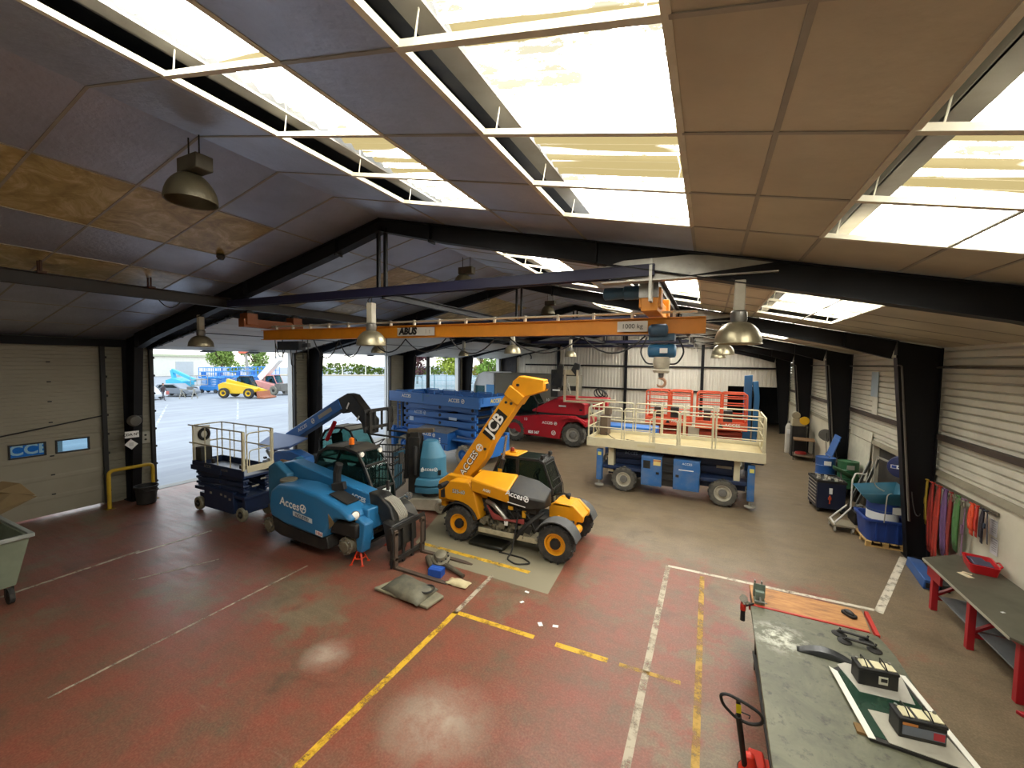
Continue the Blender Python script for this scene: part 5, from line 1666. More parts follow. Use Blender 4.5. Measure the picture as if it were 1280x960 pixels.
def drop_lamp(x, y, zt, zh, label, group):
    """gear housing, neck and spun reflector on a short chain from zt; zh is the top of the housing"""
    A = thing('high_bay_lamp', label, 'lamp', (x, y, 0), group=group)
    mb = MB(); mb.box((0, 0, zh-.2), (.13, .13, .4)); mb.build('gear_housing', M_GEAR, A, bevel=.012)
    mb = MB(); mb.lathe((0, 0, zh-.4), (0, 0, -1), [(0, .085), (.0, .085), (.02, .1), (.13, .1), (.15, .09)], 20); mb.build('neck', STEEL, A)
    prof = [(0, .1)]
    for k in range(1, 9):
        t = k/8; prof.append((.28*t**1.5, .1+.185*math.sin(t*PI/2)))
    prof += [(.285, .292), (.29, .285)] + [(.28*(k/8)**1.5, .09+.18*math.sin(k/8*PI/2)) for k in range(8, 0, -1)]
    mb = MB(); n = 28; vs = []; fs = []
    for a, r in prof:
        for j in range(n):
            q = 2*PI*j/n; vs.append((r*math.cos(q), r*math.sin(q), zh-.55-a))
    for i in range(len(prof)-1):
        for j in range(n):
            fs.append((i*n+j, i*n+(j+1) % n, (i+1)*n+(j+1) % n, (i+1)*n+j))
    mb.add(vs, fs); mb.build('reflector', M_REFL, A)
    mb = MB(); mb.lathe((0, 0, zh-.58), (0, 0, -1), [(0, .03), (.05, .05), (.16, .055), (.2, .02)], 12); mb.build('bulb', paint('#d9d6c8', .2, .05), A)
    mb = MB(); mb.tube([(0, 0, zh), (.01, 0, zh+(zt-zh)*.5), (0, 0, zt)], .01, 5); mb.tube(arcpath([(-.05, 0, zh), (-.12, .02, zh+.05), (-.02, 0, zt)], .04, 3), .008, 5); mb.build('chain', BLKM, A)
    return A


G1 = 'high bay lamps hung under the steel frames'
specs = []
for k in range(3):
    y = FR[k]
    specs += [(-12.2, y-.02), (-6.05, y-.14), (.33, y-.02)]
names = ['lamp hanging at the left end of the nearest steel frame', 'lamp hanging under the king posts of the nearest steel frame', 'big pale lamp hanging near the right of the nearest steel frame',
         'lamp over the left end of the second steel frame', 'lamp under the king posts of the second steel frame', 'lamp hanging behind the big right lamp on the second frame',
         'lamp over the left end of the third steel frame', 'lamp under the king posts of the third steel frame', 'small far lamp behind the two right-hand lamps']
for (x, y), nm in zip(specs, names):
    drop_lamp(x, y, 5.74 if abs(x+6.05) < .1 else min(roofz(x)-.33, 6), 5.62, 'pale metal ' + nm if not nm.startswith('big') and not nm.startswith('small') else nm, G1)


def ridge_lamp(y, label):
    A = thing('ridge_lamp', label, 'lamp', (XA, y, 0), group='dark high bay lamps hung from the ridge')
    z = 6.98
    mb = MB(); mb.box((0.05, 0, z-.1), (.42, .2, .18)); mb.build('gear_box', paint('#4f4a3c', .5, .4, '#2c281f', 3.), A, bevel=.012)
    mb = MB(); prof = [(0, .08)] + [(.34*(k/8)**1.35, .1+.185*math.sin(k/8*PI/2)) for k in range(1, 9)] + [(.345, .28)] + [(.335*(k/8)**1.35, .09+.18*math.sin(k/8*PI/2)) for k in range(8, 0, -1)]
    n = 28; vs = []; fs = []
    for a, r in prof:
        for j in range(n):
            q = 2*PI*j/n; vs.append((r*math.cos(q)-.05, r*math.sin(q), z-.19-a))
    for i in range(len(prof)-1):
        for j in range(n):
            fs.append((i*n+j, i*n+(j+1) % n, (i+1)*n+(j+1) % n, (i+1)*n+j))
    mb.add(vs, fs); mb.build('reflector', paint('#5b5440', .35, .4, '#2b261c', 4., .4), A)
    mb = MB(); mb.lathe((-.05, 0, z-.22), (0, 0, -1), [(0, .03), (.06, .05), (.18, .055), (.22, .02)], 12); mb.build('bulb', paint('#b9b6a8', .2, .05), A)
    for dx in (-.08, .15):
        mb = MB(); mb.tube([(dx, 0, z-.01), (dx, 0, ZR-.02-abs(dx)*SL)], .009, 5); mb.build('hook', BLKM, A)
    return A


ridge_lamp(2.97, 'dark bell lamp hanging from the ridge in the nearest bay')
ridge_lamp(9.3, 'dark bell lamp hanging from the ridge behind the first steel frame')
ridge_lamp(15.6, 'dark bell lamp hanging from the ridge behind the second steel frame')
mb = MB(); mb.lathe((-9.05, 5.02, roofz(-9.05)-.01), (0, 0, -1), [(0, .07), (.04, .08), (.1, .05)], 10); o = mb.build('smoke_detector', BLK); tag(o, 'small dark detector stuck to the ceiling near the yellow stained panels', 'detector')

# ================================================================ crane
M_CR = paint('#d98a1a', .42, .35, '#7a5220', 1.5)
CY = 7.25
A = thing('overhead_crane', 'orange single girder overhead crane beam spanning the hall', 'crane', (0, CY, 0))
mb = MB(); mb.ibeam((-11.15, 0, 5.27), (-.07, 0, 5.27), .16, .27, .016); mb.build('girder', M_CR, A, smooth=False)
text('ABUS', .2, BLKT, A, (-6.02, -.085, 5.135), (1, 0, 0), (0, 0, 1), depth=.012, bold=.012, shear=.15)
mb = MB(); mb.bx(-6.32, -5.3, -.087, -.082, 5.04, 5.22); mb.build('name_plate', paint('#c9c4b6', .5, .2), A)
text('1 t', .14, LGREY, A, (-5.48, -.085, 5.13), depth=.012)
mb = MB(); mb.bx(-1.45, -.95, -.087, -.082, 5.04, 5.22); mb.build('name_plate', paint('#c9c4b6', .5, .2), A); text('1000 kg', .11, BLKT, A, (-1.2, -.085, 5.13), depth=.012)
mb = MB(); mb.tube([(-11., .0, 5.36), (-.2, .0, 5.36)], .022, 6)
for k in range(16):
    x = -10.6+.67*k; mb.bx(x-.02, x+.02, -.03, .03, 5.27, 5.39)
mb.build('cable_rail', paint('#c9c2b0', .4, .3), A)
def end_carriage(x, name):
    mb = MB(); mb.bx(x-.12, x+.12, -.75, .95, 5.3, 5.52)
    for y in (-.55, .75):
        mb.bx(x-.16, x+.16, y-.14, y+.14, 5.36, 5.66)
    return mb.build(name, M_CR, A, bevel=.01)
e = end_carriage(-.85, 'end_carriage'); e2 = end_carriage(-10.9, 'end_carriage'); e2.data.materials[0] = paint('#8a4a1c', .5, .4, '#3d2a1c', 2.)  # left carriage hangs in shadow; that shade is painted in as brown
for ec, x in ((e, -.85), (e2, -10.9)):
    for y in (-.55, .75):
        mb = MB(); mb.lathe((x-.06, y, 5.62), (1, 0, 0), [(0, .12), (.12, .12)], 16); mb.build('wheel', BLKM, ec)
mb = MB(); mb.lathe((-.95, -.55, 5.62), (-1, 0, 0), [(0, .07), (.1, .11), (.3, .11), (.32, .09), (.5, .1), (.62, .1), (.64, .06)], 16); mb.build('drive_motor', paint('#2a5066', .45, .3), e)
mb = MB(); mb.bx(-1.0, -.72, -.78, -.72, 5.5, 5.78); mb.build('cover_plate', STEEL, e)
mb = MB(); mb.bx(-10.3, -9.45, -.2, .0, 4.72, 4.95); mb.bx(-9.45, -9.25, -.1, .0, 4.8, 4.9); mb.build('control_cabinet', paint('#26303c', .45, .3), A, bevel=.01)
mb = MB()
for (xa, xb, d) in ((-9.2, -8.3, .45), (-8.3, -7.5, .42), (-7.2, -6.2, .3), (-6.2, -5.1, .28), (-5., -3.9, .32), (-3.6, -2.1, .3), (-2.1, -1.0, .3)):
    mb.tube(sag((xa, .05, 4.98), (xb, .05, 4.98), d, 10), .014, 5)
mb.tube(sag((-10.6, -.05, 4.95), (-10.2, -.05, 4.75), .3, 8), .012, 5); mb.tube([(-9.9, -.1, 4.72), (-9.88, -.1, 4.35), (-9.8, -.08, 4.28), (-9.7, -.08, 4.72)], .012, 5)
for x in (-10.7, -10.4, -9.6, -9.4):
    mb.tube([(x, .02, 5.0), (x+.02, .02, 4.5)], .012, 5)
build_parts(mb, 'festoon_cable', BLKM, A)
PD = thing('pendant_control', 'crane pendant control hanging on a thin cable from the orange beam', 'crane control', (-6.6, CY-.12, 0))
mb = MB(); mb.tube([(-.02, .02, 5.0), (0, 0, 3.0), (.03, 0, 1.72)], .009, 5); mb.build('cable', BLKM, PD)
mb = MB(); mb.box((.03, 0, 1.62), (.07, .06, .22)); mb.build('button_box', BLKM, PD, bevel=.01)

A = thing('chain_hoist', 'blue electric chain hoist with hook hanging from the orange crane beam', 'hoist', (-.72, CY, 0))
mb = MB(); mb.bx(-.2, .2, -.16, .16, 4.88, 5.0); mb.lathe((-.2, -.2, 5.05), (1, 0, 0), [(0, .06), (.05, .1), (.28, .1), (.3, .06)], 14); mb.build('trolley', paint('#24475e', .45, .3), A, bevel=.01)
mb = MB(); mb.lathe((-.26, 0, 4.72), (1, 0, 0), [(.04, .08), (.06, .11), (.18, .12), (.2, .11), (.34, .11), (.36, .12), (.46, .11), (.48, .08)], 18); bdm = mb.build('motor', paint('#2c6a92', .4, .25), A)
mb = MB(); mb.bx(-.02, .1, -.15, -.14, 4.68, 4.76); mb.build('decal', WHT, bdm)
mb = MB(); mb.lathe((0, 0, 4.62), (0, 0, -1), [(0, .13), (.12, .14), (.2, .11), (.23, .14), (.27, .12)], 14); mb.build('chain_box', paint('#cfc8b2', .5, .4, '#7a7058', 4.), A)
mb = MB(); mb.tube([(0, 0, 4.4), (0, 0, 4.36)], .018, 6); mb.lathe((0, 0, 4.4), (0, 0, -1), [(0, .03), (.03, .045), (.1, .045), (.13, .03)], 10); mb.build('chain', GREY, A)
hk = [V((.07*math.sin(q), 0, 4.19+.07*math.cos(q))) for q in [math.radians(d) for d in range(-20, 250, 22)]]
mb = MB(); mb.tube([V((0, 0, 4.29))]+hk, [.02]+[.024]*(len(hk)-3)+[.02, .015, .008], 7); mb.build('hook', paint('#b78a6a', .45, .3, '#5b4030'), A)
mb = MB()
for sx in (-1, 1):
    mb.tube(arcpath([(sx*.24, -.02, 4.95), (sx*.36, -.02, 4.7), (sx*.24, -.02, 4.5), (sx*.1, -.02, 4.5)], .1, 4), .014, 5)
mb.build('cable', BLKM, A)
# runway beams
for x, y0, lab in ((-10.9, -1.3, 'dark brown crane runway beam hanging along the left side under the roof'), (-.85, 6.3, 'dark crane runway beam carrying the right end of the orange crane')):
    A = thing('runway_beam', lab, 'crane rail', (x, 0, 0))
    mb = MB(); mb.ibeam((0, y0, 5.98), (0, 31.5, 5.98), .16, .24, .016); mb.build('beam', paint('#1b130e', .5, .3, '#4b3826', 2.), A, smooth=False)
    for y in [q for q in ([3.0, 4.6] if x < -5 else [])]:
        mb = MB()
        for dx in (-.06, .06):
            mb.tube([(dx, y, 5.98), (dx, y, roofz(x)-.01)], .02, 6)
        mb.bx(-.12, .12, y-.06, y+.06, 5.96, 6.0); mb.build('hanger', paint('#4b2f22', .6, .3), A)
    mb = MB()
    if x < -5:
        mb.tube(sag((.02, 4.75, 5.74), (.02, 5.15, 5.74), .14, 8), .012, 5)
        mb.tube([(.02, -1, 5.74), (.02, 6.1, 5.75)], .015, 5); mb.build('cable', BLKM, A)

# ================================================================ left side: barrier, tub, boxes, signs
A = thing('barrier', 'yellow tubular crash barrier in front of the column beside the yard door', 'barrier', (-15.75, 0, 0))
mb = MB(); mb.tube(arcpath([(0, 5.52, 0), (0, 5.52, 1.12), (0, 6.58, 1.12), (0, 6.58, 0)], .14, 6), .05, 10); mb.build('hoop', paint('#c9a524', .5, .4, '#6d5a2a', 3.), A)
for y in (5.52, 6.58):
    mb = MB(); mb.bx(-.1, .1, y-.1, y+.1, 0, .012); mb.build('foot_plate', paint('#8a7020', .6, .4), A)
A = thing('plastic_tub', 'black plastic tub standing behind the yellow crash barrier', 'tub', (-15.42, 6.26, 0))
mb = MB(); mb.lathe((0, 0, 0), (0, 0, 1), [(0, .2), (.02, .23), (.5, .27), (.52, .3), (.56, .3), (.56, .27), (.5, .25), (.06, .2)], 24); mb.build('body', BLKM, A)
mb = MB(); mb.tube(arcpath([(.22, -.16, .5), (.34, -.18, .44), (.34, .18, .44), (.22, .16, .5)], .05, 3), .014, 6); mb.build('handle', BLKM, A)
A = thing('wall_sign', 'white sign with black lettering on the column by the yard door', 'sign', (-15.77, 6.1, 2.12))
mb = MB(); mb.bx(-.006, .006, -.17, .17, -.1, .1); mb.build('plate', WHT, A); text('CDA N°4', .105, BLKT, A, (.008, 0, 0), (0, 1, 0), (0, 0, 1), bold=.003)
A = thing('notice', 'white notice hung askew below the sign on the column', 'notice', (-15.78, 6.08, 1.82))
mb = MB(); mb.box((0, 0, 0), (.006, .22, .24), rx=PI/4); mb.build('sheet', WHT, A)
mb = MB()
for k in range(4):
    mb.box((.005, 0, .04-.027*k), (.001, .1, .008))
mb.build('print', GREY, A)
A = thing('switch_box', 'grey door switch box on the wall beside the tilted notice', 'switch box', (-16.3, 6.62, 1.9))
mb = MB(); mb.bx(-.06, .06, -.12, .12, -.19, .19); mb.build('housing', paint('#a9a698', .5, .3), A, bevel=.015)
mb = MB()
for z in (.08, -.06):
    mb.lathe((.06, 0, z), (1, 0, 0), [(0, .03), (.02, .028)], 12)
mb.build('button', BLKM, A)
A = thing('round_gauge', 'round grey siren housing above the sign on the column', 'siren', (-15.7, 6.12, 2.55))
mb = MB(); mb.lathe((-.02, 0, 0), (1, 0, 0), [(0, .16), (.1, .17), (.16, .13), (.17, .05)], 20); mb.build('housing', paint('#57544c', .5, .3), A)
mb = MB(); mb.bx(.0, .08, .1, .2, -.08, .14); mb.build('bracket', BLKM, A)

A = thing('waste_container', 'grey-green wheeled steel waste container at the left edge', 'waste container', (-12.0, 2.12, 0))
GG = paint('#7d8672', .5, .45, '#4d5142', 2.)
mb = MB()
t, b = [(-.95, -.66), (.9, -.66), (.9, .66), (-.95, .66)], [(-.85, -.5), (.74, -.5), (.74, .5), (-.85, .5)]
ti = [(x*.95, y*.93) for x, y in t]; bi = [(x*.95, y*.93) for x, y in b]
vs = [(x, y, .3) for x, y in b]+[(x, y, 1.2) for x, y in t]+[(x, y, 1.2) for x, y in ti]+[(x, y, .36) for x, y in bi]
fs = [(0, 1, 2, 3), (12, 13, 14, 15)]
for i in range(4):
    j = (i+1) % 4; fs += [(i, j, 4+j, 4+i), (4+i, 4+j, 8+j, 8+i), (8+i, 8+j, 12+j, 12+i)]
mb.add(vs, fs); mb.build('body', GG, A)
mb = MB(); mb.ring([(-1.0, -.71), (.95, -.71), (.95, .71), (-1.0, .71)], 'z', 1.17, 1.24, .07); mb.build('rim', paint('#9aa09a', .45, .3), A, bevel=.01)
mb = MB()
for y in (-.2, .25):
    mb.prism([(.77, .45), (.87, 1.05), (.885, 1.05), (.785, .45)], 'y', y-.02, y+.02)
mb.build('stiffener', GG, A)
for x in (-.7, .72):
    for y in (-.42, .42):
        mb = MB(); mb.bx(x-.05, x+.05, y-.05, y-.04, .1, .3); mb.bx(x-.05, x+.05, y+.04, y+.05, .1, .3); c = mb.build('castor', BLK, A)
        mb = MB(); mb.lathe((x+.03, y-.035, .14), (0, 1, 0), [(0, .1), (0, .14), (.07, .14), (.07, .1)], 20); mb.build('castor_wheel', TYRE, c)
A = thing('cardboard_sheet', 'folded brown cardboard sticking out of the waste container', 'cardboard', (-12.35, 2.4, 1.2))
CB = paint('#8f7a58', .8, .3, '#6a583c', 2.)
for nm, q in (('sheet', [(-1.2, -.1, .55), (-.55, .5, .72), (-.5, .72, .62), (-.2, .85, .38), (-.9, .45, .3), (-1.2, .2, .1)]), ('flap', [(-1.3, .1, .35), (-.5, .6, .45), (-.15, .86, .36), (-.6, .4, .0), (-.3, .05, -.5), (-1.2, -.2, -.6)])):
    mb = MB(); c = V((sum(p[0] for p in q), sum(p[1] for p in q), sum(p[2] for p in q)))/len(q)+V((.04, 0, .05))
    mb.add(q+[tuple(c)], [(i, (i+1) % len(q), len(q)) for i in range(len(q))]); sh = mb.build(nm, CB, A, smooth=False); so = sh.modifiers.new('thick', 'SOLIDIFY'); so.thickness = .012

# ================================================================ floor litter in front of the machines
A = thing('machine_cover', 'dirty dark moulded cover lying on its pan on the red floor', 'cover', (-5.02, 6.12, 0), math.radians(-2))
DG = paint('#59574a', .6, .5, '#a49c80', 2.2)
mb = MB(); mb.add([(-.7, -.32, .02), (.62, -.32, .02), (.66, .12, .02), (-.5, .35, .02), (-.7, -.32, .07), (.62, -.32, .07), (.66, .12, .07), (-.5, .35, .07)], [(0, 1, 2, 3), (4, 7, 6, 5), (0, 4, 5, 1), (1, 5, 6, 2), (2, 6, 7, 3), (3, 7, 4, 0)]); mb.build('pan', paint('#8a846c', .7, .5, '#3d3a30', 3.), A, bevel=.015)
mb = MB(); vs = []; fs = []
NX, NY = 12, 8
for i in range(NX+1):
    for j in range(NY+1):
        u, v = i/NX, j/NY
        x = -.55+1.0*u; y = -.28+.62*v - .12*u
        h = .075+.17*math.sin(PI*u)**.7*math.sin(PI*v)**.7 + .02*math.sin(9*u)
        vs.append((x, y, h))
for i in range(NX):
    for j in range(NY):
        a = i*(NY+1)+j; fs.append((a, a+1, a+NY+2, a+NY+1))
mb.add(vs, fs); sh = mb.build('shell', DG, A); so = sh.modifiers.new('thick', 'SOLIDIFY'); so.thickness = .02
mb = MB(); mb.tube([V((.35+.12*math.cos(q), .02+.14*math.sin(q), .16)) for q in [2*PI*k/14 for k in range(14)]], .018, 6, True); mb.build('grommet', BLK, A)

A = thing('axle_part', 'greasy cast axle housing lying beside the yellow telehandler', 'axle part', (-5.05, 7.12, 0), math.radians(-15))
mb = MB(); mb.lathe((-.12, .08, .17), (.25, -.3, .92), [(-.1, .08), (-.08, .17), (-.02, .19), (.0, .2), (.03, .2), (.06, .15), (.14, .12), (.16, .05)], 20); hb = mb.build('housing', CAST, A)
mb = MB()
for k in range(10):
    q = 2*PI*k/10; mb.lathe((-.12+.16*math.cos(q), .08+.155*math.sin(q), .2+.05*math.sin(q)), (.25, -.3, .92), [(0, .018), (.03, .018)], 6)
mb.build('bolt', BLKM, hb)
mb = MB(); mb.tube([(-.45, -.02, .12), (-.12, -.18, .07)], [.07, .06], 10); mb.tube([(.0, .05, .1), (.25, .08, .07), (.62, .06, .05)], [.06, .05, .04], 10); mb.build('shaft', paint('#4d463a', .5, .5, '#7a705a', 5.), A)
A = thing('parts_box', 'blue cardboard parts box on the floor by the cast axle housing', 'box', (-5.0, 6.86, 0), math.radians(8))
mb = MB(); mb.bx(-.15, .15, -.1, .1, 0, .16); mb.build('box', paint('#1f4fa8', .5, .15), A, bevel=.006)
mb = MB(); mb.bx(-.151, .151, -.012, .012, .161, .163); mb.build('tape', paint('#3a6cc0', .4, .1), A)
mb = MB(); rnd = random.Random(2)
vs = []; fs = []
for i in range(9):
    for j in range(7):
        u, v = i/8, j/6
        vs.append((-.24+.48*u, -.12+.24*v, .01+.07*math.sin(PI*u)*math.sin(PI*v)+rnd.uniform(0, .025)))
for i in range(8):
    for j in range(6):
        a = i*7+j; fs.append((a, a+1, a+8, a+7))
mb.add(vs, fs); o = mb.build('rag', paint('#c9bb93', .85, .3, '#8d7c55', 6.)); o.location = (-4.4, 6.78, 0); so = o.modifiers.new('thick', 'SOLIDIFY'); so.thickness = .008
tag(o, 'crumpled beige rag on the floor beside the blue parts box', 'rag')
for i, (x, y, l, w) in enumerate(((-3.05, 7.15, 'scrap of white paper on the red floor nearest the concrete patch', .05), (-3.0, 6.8, 'white paper scrap on the red floor below the concrete patch', .05), (-2.45, 6.35, 'longer white paper scrap lying on the red floor past the patch', .07), (-2.2, 6.42, 'white paper scrap rightmost of those on the red floor', .06))):
    mb = MB(); mb.box((0, 0, .006), (w*1.6, w, .004), rz=i*1.1, ry=.06); o = mb.build('paper_scrap', WHT); o.location = (x, y, .0); tag(o, l, 'paper scrap', 'paper scraps on the red floor')

# ================================================================ work table in the right foreground
A = thing('work_table', 'long grey-green topped work table in the right foreground', 'work table', (0, 0, 0))
m, N, L, B = nodes_of('table_top')
tc = N.new('ShaderNodeTexCoord'); n1 = noise(N, L, 1.8, 8, .72, tc.outputs['Object']); n1.inputs['Distortion'].default_value = .8; n2 = noise(N, L, 7, 7, .7, tc.outputs['Object'])
c = mix(N, L, ramp(N, L, n1.outputs['Fac'], .35, .7).outputs['Color'], srgb('#50513f'), srgb('#706f59'))
c = mix(N, L, ramp(N, L, n2.outputs['Fac'], .54, .66).outputs['Color'], c, srgb('#3d3f33'))
dn = N.new('ShaderNodeVectorMath'); dn.operation = 'DISTANCE'; dn.inputs[1].default_value = (.98, 6.35, .87); L.new(tc.outputs['Object'], dn.inputs[0])
g = N.new('ShaderNodeMapRange'); g.inputs['From Min'].default_value = .42; g.inputs['From Max'].default_value = .1; L.new(dn.outputs['Value'], g.inputs['Value'])
mm = N.new('ShaderNodeMath'); mm.operation = 'MULTIPLY'; L.new(g.outputs['Result'], mm.inputs[0]); L.new(ramp(N, L, n2.outputs['Fac'], .45, .6).outputs['Color'], mm.inputs[1])
L.new(mix(N, L, mm.outputs[0], c, srgb('#c9c9b8')), B.inputs['Base Color']); B.inputs['Roughness'].default_value = .5
M_TOP = m
mb = MB(); mb.prism([(.63, 3.0), (2.26, 3.0), (2.26, 6.6), (2.2, 6.98), (2.1, 7.02), (.7, 7.02)], 'z', .81, .86); mb.build('table_top', M_TOP, A, bevel=.006)
m, N, L, B = nodes_of('osb_board')
tc = N.new('ShaderNodeTexCoord'); mp = N.new('ShaderNodeMapping'); mp.inputs['Scale'].default_value = (1.2, 5, 1); mp.inputs['Rotation'].default_value = (0, 0, .25); L.new(tc.outputs['Object'], mp.inputs[0]); n1 = noise(N, L, 2.4, 8, .7, mp.outputs[0])
rr = N.new('ShaderNodeValToRGB'); rr.color_ramp.elements[0].position = .3; rr.color_ramp.elements[0].color = srgb('#7a5230'); rr.color_ramp.elements[1].position = .68; rr.color_ramp.elements[1].color = srgb('#c08c50'); k = rr.color_ramp.elements.new(.48); k.color = srgb('#a8743f')
L.new(n1.outputs['Fac'], rr.inputs[0]); L.new(rr.outputs[0], B.inputs['Base Color']); B.inputs['Roughness'].default_value = .6
mb = MB(); mb.prism([(.74, 7.06), (2.14, 7.06), (2.2, 7.66), (.74, 7.72)], 'z', .80, .845); mb.build('plywood_leaf', m, A, bevel=.004)
REDB = paint('#b5281c', .4, .3, '#7a3a2a', 3.)
mb = MB(); mb.bx(.68, 2.12, 7.02, 7.06, .78, .872); mb.bar((2.2, 7.0, .84), (2.24, 7.62, .84), .05, .06); mb.build('edge_bar', REDB, A, bevel=.006)
mb = MB(); mb.bx(.72, 2.18, 3.1, 3.16, .7, .8); mb.bx(.72, 2.18, 6.9, 6.96, .7, .8); mb.bx(.74, .8, 3.1, 7.6, .7, .8); mb.bx(2.08, 2.14, 3.1, 7.6, .7, .8); mb.bx(.74, 2.14, 3.3, 6.9, .2, .24); mb.build('frame', BLK, A, bevel=.006)
for x in (.8, 2.08):
    for y in (3.3, 6.85):
        mb = MB(); mb.bx(x-.04, x+.04, y-.04, y+.04, 0, .8); mb.build('leg', BLK, A, bevel=.004)

A = thing('bench_vice', 'small grey-green vice standing on the far left corner of the work table', 'vice', (.83, 7.2, .85))
VG = paint('#6f7d70', .45, .4, '#3d4238', 4.)
mb = MB(); mb.bx(-.07, .07, -.08, .1, 0, .05); mb.bx(-.06, .06, -.06, .02, .05, .18); mb.bx(-.08, .08, .04, .1, .05, .2); mb.bx(-.08, .08, .04, .06, .2, .26); mb.build('body', VG, A, bevel=.008)
mb = MB(); mb.cyl((0, -.2, .1), (0, .04, .1), .015, 8); mb.cyl((-.08, -.2, .1), (.08, -.2, .1), .008, 6); mb.build('screw', STEEL, A)
mb = MB(); mb.bx(-.07, -.05, .05, .1, .2, .3); mb.bx(.02, .04, .05, .1, .2, .3); mb.build('jaw', STEEL, A)
A = thing('grinder', 'red and black angle grinder hung at the left end of the red table bar', 'grinder', (.60, 6.98, .62))
mb = MB(); mb.tube([(0, 0, 0), (.0, .0, .16)], [.035, .032], 10); mb.build('handle', BLKM, A)
mb = MB(); mb.tube([(0, 0, .16), (0, 0, .28)], [.04, .038], 10); mb.build('motor', REDB, A)
mb = MB(); mb.lathe((0, 0, .31), (-.2, .3, .4), [(-.06, .03), (0, .04), (.04, .045), (.06, .03)], 12); mb.bar((.0, .0, .3), (.09, .06, .26), .03, .03); mb.lathe((0, -.02, .35), (0, -1, .3), [(0, .055), (.01, .055)], 16); mb.build('head', CHROME, A)
mb = MB(); mb.tube([(.0, .02, .2), (.14, .05, .27), (.14, .1, .24)], .012, 6); mb.build('hook', BLKM, A)
A = thing('sanding_block', 'black rounded sanding block near the far right corner of the plywood leaf', 'sanding block', (1.99, 7.42, .847), math.radians(-55))
mb = MB(); vs = []
mb.prism(rrect(-.1, .1, -.055, .055, .045, 4), 'z', 0, .035); mb.build('base', BLKM, A, bevel=.005)
mb = MB(); mb.sphere((0, 0, .04), .05, (1.6, .85, .75)); mb.build('grip', BLK, A)
A = thing('suction_lifter', 'black twin suction cup glass lifter lying near the red bar on the table', 'suction lifter', (1.86, 6.7, .86), math.radians(-8))
for i, (x, y) in enumerate(((-.15, .08), (.14, .08), (-.1, -.07), (.2, -.07))):
    mb = MB(); mb.lathe((x, y, 0), (0, 0, 1), [(0, .075), (.01, .08), (.025, .06), (.035, .025), (.05, .025)], 18); c = mb.build('suction_cup', BLKM, A)
    mb = MB(); mb.tube([(x, y, .05), (x+.02, y+.02, .085)], .012, 6); mb.build('lever', BLK, c)
for y in (.08, -.07):
    mb = MB(); mb.bx(-.16 if y > 0 else -.1, .16 if y > 0 else .2, y-.02, y+.02, .045, .07); mb.build('handle', BLK, A, bevel=.008)
A = thing('plastic_trim', 'black curved plastic moulding lying on the table behind the first battery', 'moulding', (1.45, 6.17, .86), math.radians(-4))
mb = MB(); vs = []; fs = []; n = 14
for i in range(n+1):
    t = i/n; x = -.3+.62*t; w = .02+.075*math.sin(PI*min(1, .15+t*.75)); yc = .05*math.sin(PI*t)
    vs += [(x, yc-w, .004), (x, yc-w*.6, .05*math.sin(PI*t)+.01), (x, yc+w*.6, .06*math.sin(PI*t)+.01), (x, yc+w, .004)]
for i in range(n):
    for j in range(3):
        fs.append((4*i+j, 4*i+j+1, 4*i+j+5, 4*i+j+4))
mb.add(vs, fs); s = mb.build('moulding', paint('#26282a', .25, .3, '#6b6b64', 5.), A); so = s.modifiers.new('thick', 'SOLIDIFY'); so.thickness = .008

A = thing('glazed_panel', 'white framed dark green glass panel lying on the work table', 'glass panel', (0, 0, 0))
q = [(1.44, 5.93), (1.53, 4.93), (2.34, 4.9), (2.16, 6.16), (1.6, 6.1)]
mb = MB(); mb.prism([(1.46, 5.93), (1.55, 4.95), (2.3, 4.92), (2.15, 6.1), (1.6, 6.06)], 'z', .862, .888); mb.build('backing', BLKM, A)
mb = MB(); mb.prism([(1.5, 5.88), (1.58, 5.0), (2.26, 4.97), (2.12, 6.05), (1.62, 6.02)], 'z', .888, .893); mb.build('glass', paint('#1f3a2c', .12, .3, '#33483a', 2.), A)
WP = paint('#e6e3d6', .5, .15, '#b5af9a', 4.)
mb = MB(); mb.add([(1.43, 5.94, .894), (1.53, 4.94, .894), (1.59, 4.95, .894), (1.50, 5.88, .894), (1.43, 5.94, .902), (1.53, 4.94, .902), (1.59, 4.95, .902), (1.50, 5.88, .902)], [(0, 1, 2, 3), (4, 5, 6, 7), (0, 1, 5, 4), (1, 2, 6, 5), (2, 3, 7, 6), (3, 0, 4, 7)])
mb.bar((2.17, 6.14, .898), (2.33, 4.9, .898), .055, .012); mb.build('white_edge', WP, A)
mb = MB(); mb.bx(1.46, 1.54, 5.0, 5.12, .861, .885); mb.build('foam_block', paint('#7a5d34', .8, .4), A)
A = thing('cardboard_pad', 'grey card pad under the far battery on the glass panel', 'card', (0, 0, 0))
mb = MB(); mb.prism([(1.53, 6.02), (1.64, 5.62), (2.12, 5.66), (2.15, 6.1), (1.62, 6.1)], 'z', .895, .9); mb.build('card', paint('#b5b1a4', .7, .25), A)
A = thing('cardboard_pad', 'grey card pad under the battery with red and grey label', 'card', (0, 0, 0))
mb = MB(); mb.prism([(1.64, 5.36), (1.69, 4.96), (2.3, 4.92), (2.2, 5.42)], 'z', .895, .9); mb.build('card', paint('#a9a595', .7, .3), A)


